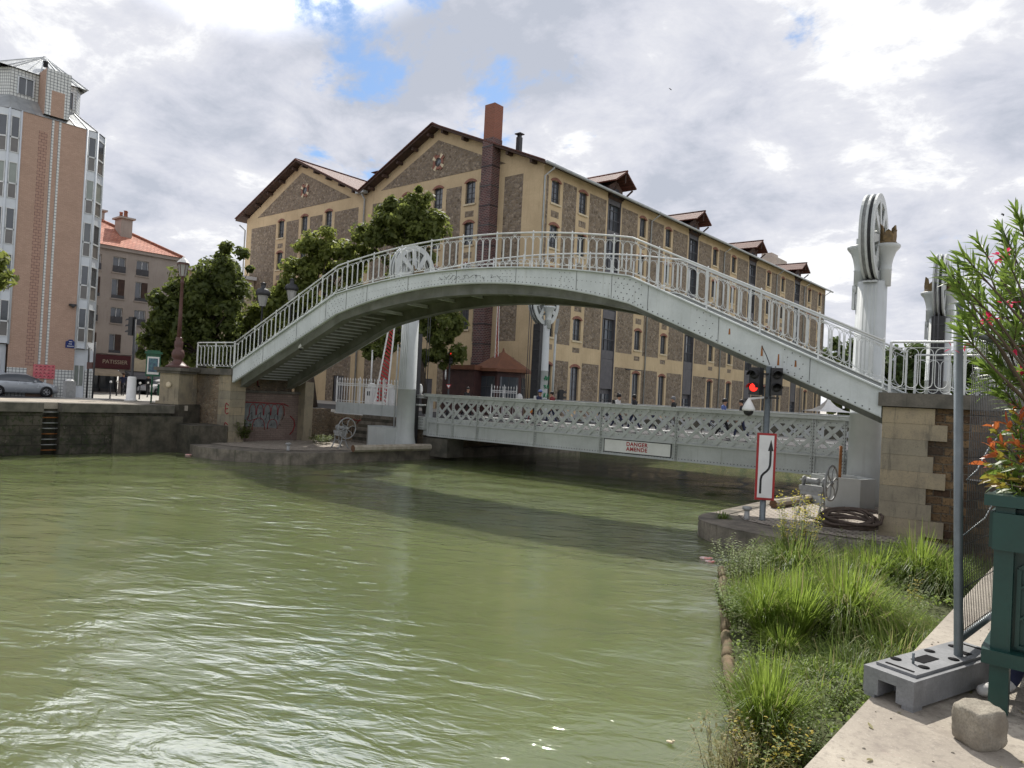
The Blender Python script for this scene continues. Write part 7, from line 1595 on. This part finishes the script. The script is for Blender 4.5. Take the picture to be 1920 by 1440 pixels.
def tussock(label, px, py, h, spread, n, mat, seed, w=.0055, z=.2, stiff=.5, name='grass_tussock', dry=.08, r0=.16):
    rr = random.Random(seed); c = PZ(px, py, z); t = thing(name, label, 'grass', c); bs = [MB(), MB()]
    for i in range(int(n * 1.15)):
        an = rr.uniform(0, 2 * PI); rad = r0 * math.sqrt(rr.random()); base = c + Vector((rad * math.cos(an), rad * math.sin(an), -.03)); a2 = an + rr.gauss(0, .5); out = 1.12 * spread * (rr.random() ** .6); L = h * rr.uniform(.55, 1.12)
        dx = Vector((math.cos(a2), math.sin(a2), 0)); side = Vector((-dx.y, dx.x, 0)); pts = []; m = 5
        for k in range(m + 1):
            f = k / m; q = base + dx * (out * f ** (1.0 + stiff)) + ZV * (L * (f - (.6 + .75 * rr.random()) * min(1.2, out / max(h, .1)) * f ** 2.4)); ww = 1.3 * w * (1 - f ** 2.2) + .0004; tw = side * ww * rr.uniform(.9, 1.1) + dx * ww * .3; pts += [q - tw, q + tw]
        bs[1 if rr.random() < dry else 0].add(pts, [(2 * k, 2 * k + 1, 2 * k + 3, 2 * k + 2) for k in range(m)])
    bs[0].build('blades', M[mat], t)
    if bs[1].f: bs[1].build('dry_blades', M['grass_dry'], t)
tussock('bright upright sedge tussock nearest the viewer beside the coir edge', 1437, 1385, 1.21, 0.62, 884, 'grass', 1)
tussock('bright narrow sedge clump by the water, second from the viewer', 1432, 1195, 1.46, 0.68, 714, 'grass', 2)
tussock('spiky iris like clump just right of the second sedge clump', 1490, 1205, 1.46, 0.55, 408, 'grass', 3, .010, stiff=.2)
tussock('small bright tuft at the foot of the spiky clump', 1465, 1225, 0.67, 0.49, 442, 'grass', 4)
tussock('great arching sedge mound in the middle of the raft', 1585, 1185, 1.74, 1.42, 1700, 'grass', 5, .0065, dry=.18, r0=.3)
tussock('drooping bright sedge mound against the right abutment', 1722, 1095, 1.51, 1.23, 952, 'grass', 6, .009, dry=.05, r0=.22)
tussock('darker drooping sedge right of the mound by the abutment', 1775, 1110, 1.23, 1.11, 884, 'grass_d', 7, .007, r0=.3)
tussock('dark sedge mound at the far end of the raft below the arrow sign', 1490, 1085, 1.51, 1.36, 1190, 'grass_d', 8, .008, dry=.2, r0=.4)
tussock('tall loose meadow grass leaning along the quay wall', 1690, 1240, 0.93, 0.94, 790, 'grass_d', 9, .005, dry=.12, r0=.5)
tussock('loose meadow grass left of the fence block', 1600, 1265, 0.68, 0.79, 663, 'grass_d', 10, .0045, dry=.15, r0=.55)
tussock('sunlit grass between the great mound and the quay', 1660, 1170, 0.76, 0.89, 663, 'grass', 15, .006, dry=.1, r0=.5)
tussock('straw coloured weedy tuft at the lower edge of the picture', 1400, 1450, 0.56, 0.62, 192, 'grass_dry', 11, .004, dry=.5, r0=.35)
tussock('grass beyond the mesh fence at the foot of the abutment', 1830, 1080, 0.81, 0.79, 535, 'grass_d', 12, .007, r0=.5)
tussock('thin dark grass in front of the abutment quoin', 1660, 1050, 0.76, 0.79, 535, 'grass_d', 13, .007, r0=.45)
tussock('reddish dry grass patch among the sedge mounds', 1590, 1250, 0.29, 0.35, 117, 'grass_dry', 14, .004, dry=.6, r0=.4)
tussock('small weed growing in the paving by the arrow sign', 1355, 972, 0.34, 0.31, 72, 'grass_d', 16, .012, .55, r0=.12, name='paving_weed')
tussock('long green grass filling the gap between the nearest tussock and the quay', 1530, 1290, 0.54, 0.64, 465, 'grass', 72, .006, dry=.12, r0=.5)
tussock('bright grass spilling toward the water below the pale corner shrub', 1410, 1130, 0.68, 0.56, 315, 'grass', 73, .008, dry=.1, r0=.35)
tussock('broad sunlit sedge between the iris like clump and the great mound', 1535, 1150, 1.25, .95, 620, 'grass', 74, .008, dry=.1, r0=.35)
tussock('tall pale sedge behind the great mound under the rope coil', 1640, 1085, 1.15, .95, 560, 'grass', 75, .009, dry=.1, r0=.45)
def herb(label, px, py, h, spread, n, mats, seed, size=.05, z=.2, name='herb', flower=None):
    rr = random.Random(seed); c = PZ(px, py, z); t = thing(name, label, 'plant', c); st = MB(); lf = [MB() for _ in mats]; fw = MB()
    for i in range(n):
        an = rr.uniform(0, 2 * PI); r = spread * math.sqrt(rr.random()); base = c + Vector((r * .5 * math.cos(an), r * .5 * math.sin(an), -.02)); top = c + Vector((r * math.cos(an), r * math.sin(an), h * rr.uniform(.55, 1.1))); st.tube([base, base.lerp(top, .5) + Vector((0, 0, .04)), top], [.004, .003, .002], 4)
        m = int(9 * h / .5) + 4
        for k in range(m):
            f = .25 + .75 * k / m; q = base.lerp(top, f) + ZV * .04 * math.sin(PI * f); a = k * 2.4 + rr.uniform(-.5, .5); d = Vector((math.cos(a), math.sin(a), rr.uniform(.1, .8))); leaf(lf[rr.randrange(len(mats))], q, d, ZV, size * rr.uniform(.7, 1.3), size * .22 * rr.uniform(.8, 1.3), .3)
        if flower:
            for k in range(10): d = Vector((rr.gauss(0, 1), rr.gauss(0, 1), rr.gauss(.3, 1))); leaf(fw, top + Vector((rr.gauss(0, .05), rr.gauss(0, .05), rr.gauss(0, .07))), d, ZV, .05, .014, .2)
    st.build('stems', M['stem'], t)
    for b, m in zip(lf, mats):
        if b.f: b.build('leaves', M[m], t)
    if flower: fw.build('yellow_flower_heads' if flower == 'yellowleaf' else 'seed_heads', M[flower], t)  # flower and seed heads of all stems in one mesh
herb('leafy pale shrub overhanging the water at the far corner of the raft', 1385, 1095, 1.0, .75, 46, ['herb', 'herb_pale'], 51, .075)
herb('low leafy shrub by the water below the pale corner shrub', 1375, 1150, .6, .55, 36, ['herb'], 52, .07)
herb('trailing bright weeds hiding the coir roll beside the nearest tussock', 1393, 1330, .4, .45, 60, ['herb', 'herb_pale'], 64, .055)
herb('broad leaved bright weed on the water side of the sedge clump', 1385, 1178, .7, .4, 26, ['herb'], 53, .10)
herb('tall golden yellow weed rising before the arrow sign', 1493, 1075, 1.75, .55, 34, ['herb', 'yellowleaf', 'herb_pale'], 54, .085, flower='yellowleaf')
herb('small yellow flowering weed in the middle of the long grass', 1712, 1150, .75, .15, 9, ['yellowleaf', 'herb_pale'], 55, .06)
herb('tall green weeds under the rope coil', 1610, 1060, .8, .9, 44, ['herb', 'grass_d'], 56, .07)
herb('yellow tipped weeds at the lower edge of the picture beside the coir roll', 1430, 1430, .5, .55, 60, ['herb', 'yellowleaf', 'herb_pale'], 57, .055)
herb('leafy weeds in the corner between the bed and the lower quay edge', 1490, 1425, .38, .5, 60, ['herb'], 58, .05)
herb('green nettle like weeds left of the fence block', 1550, 1330, .35, .55, 60, ['herb', 'grass_d'], 59, .045)
herb('green fig like weed growing at the foot of the graffiti wall', 447, 828, 1.15, .75, 40, ['herb', 'leaf_a'], 60, .22, .6)
herb('dark ivy tuft hanging beneath the left stair of the footbridge', 450, 712, .7, .55, 26, ['leaf_d', 'leaf_a'], 61, .2, 3.5)
herb('low weeds at the wall foot left of the far hand winch', 605, 832, .55, .9, 36, ['leaf_d', 'grass_d'], 62, .15, .6)
herb('straggling grass stems with rusty seed heads over the water at the lower edge', 1345, 1440, .45, .4, 14, ['grass_dry'], 63, .03, flower='grass_dry')
def ground_cover():
    rr = random.Random(77); b = [MB(), MB(), MB()]; rs = random.Random(5)
    n = 0
    while n < 17000:
        y = 4.4 + 16 * rr.random() ** 1.25; x0 = edge_x(y) + .06; x = rr.uniform(x0, -1.08)
        from mathutils import noise
        if noise.noise(Vector((x * 1.3, y * 1.3, 0))) < -.38: n += 1; continue
        z = .22 + .14 * rr.random() + .1 * noise.noise(Vector((x * .8, y * .8, 3))); p = Vector((x, y, z)); k = rr.random(); d = Vector((rr.gauss(0, 1), rr.gauss(0, 1), rr.uniform(.2, 1.6))); s = .040 + .0026 * y
        leaf(b[0 if k < .62 else 1 if k < .9 else 2], p, d, ZV, s * rr.uniform(.7, 1.5), s * .30, .2); n += 1
    bb = MB(); 
    for i, mi in zip(b, (0, 1, 2)): bb.add(i.v, i.f, mi)
    tag(bb.build('ground_cover', [M['herb'], M['herb_pale'], M['grass_d']]), kind='stuff')
ground_cover()

def fallen():
    rr = random.Random(6); b = MB()
    for i in range(130):
        p = Vector((rr.uniform(-1.0, 1.2), rr.uniform(2.9, 9.5), ST + .004)); d = Vector((rr.gauss(0, 1), rr.gauss(0, 1), .05)); leaf(b, p, d, ZV, rr.uniform(.012, .05), rr.uniform(.004, .011), -.12)
    tag(b.build('fallen_leaves', M['grass_dry']), kind='stuff')
    b = MB()
    for i in range(160):
        p = Vector((rr.uniform(-1.0, 1.2), rr.uniform(2.9, 7.5), ST + .002)); b.ball(p, rr.uniform(.003, .009), 5, 0, (1, rr.uniform(.6, 1), .6))
    tag(b.build('grit', M['cobblestone']), kind='stuff')
fallen()
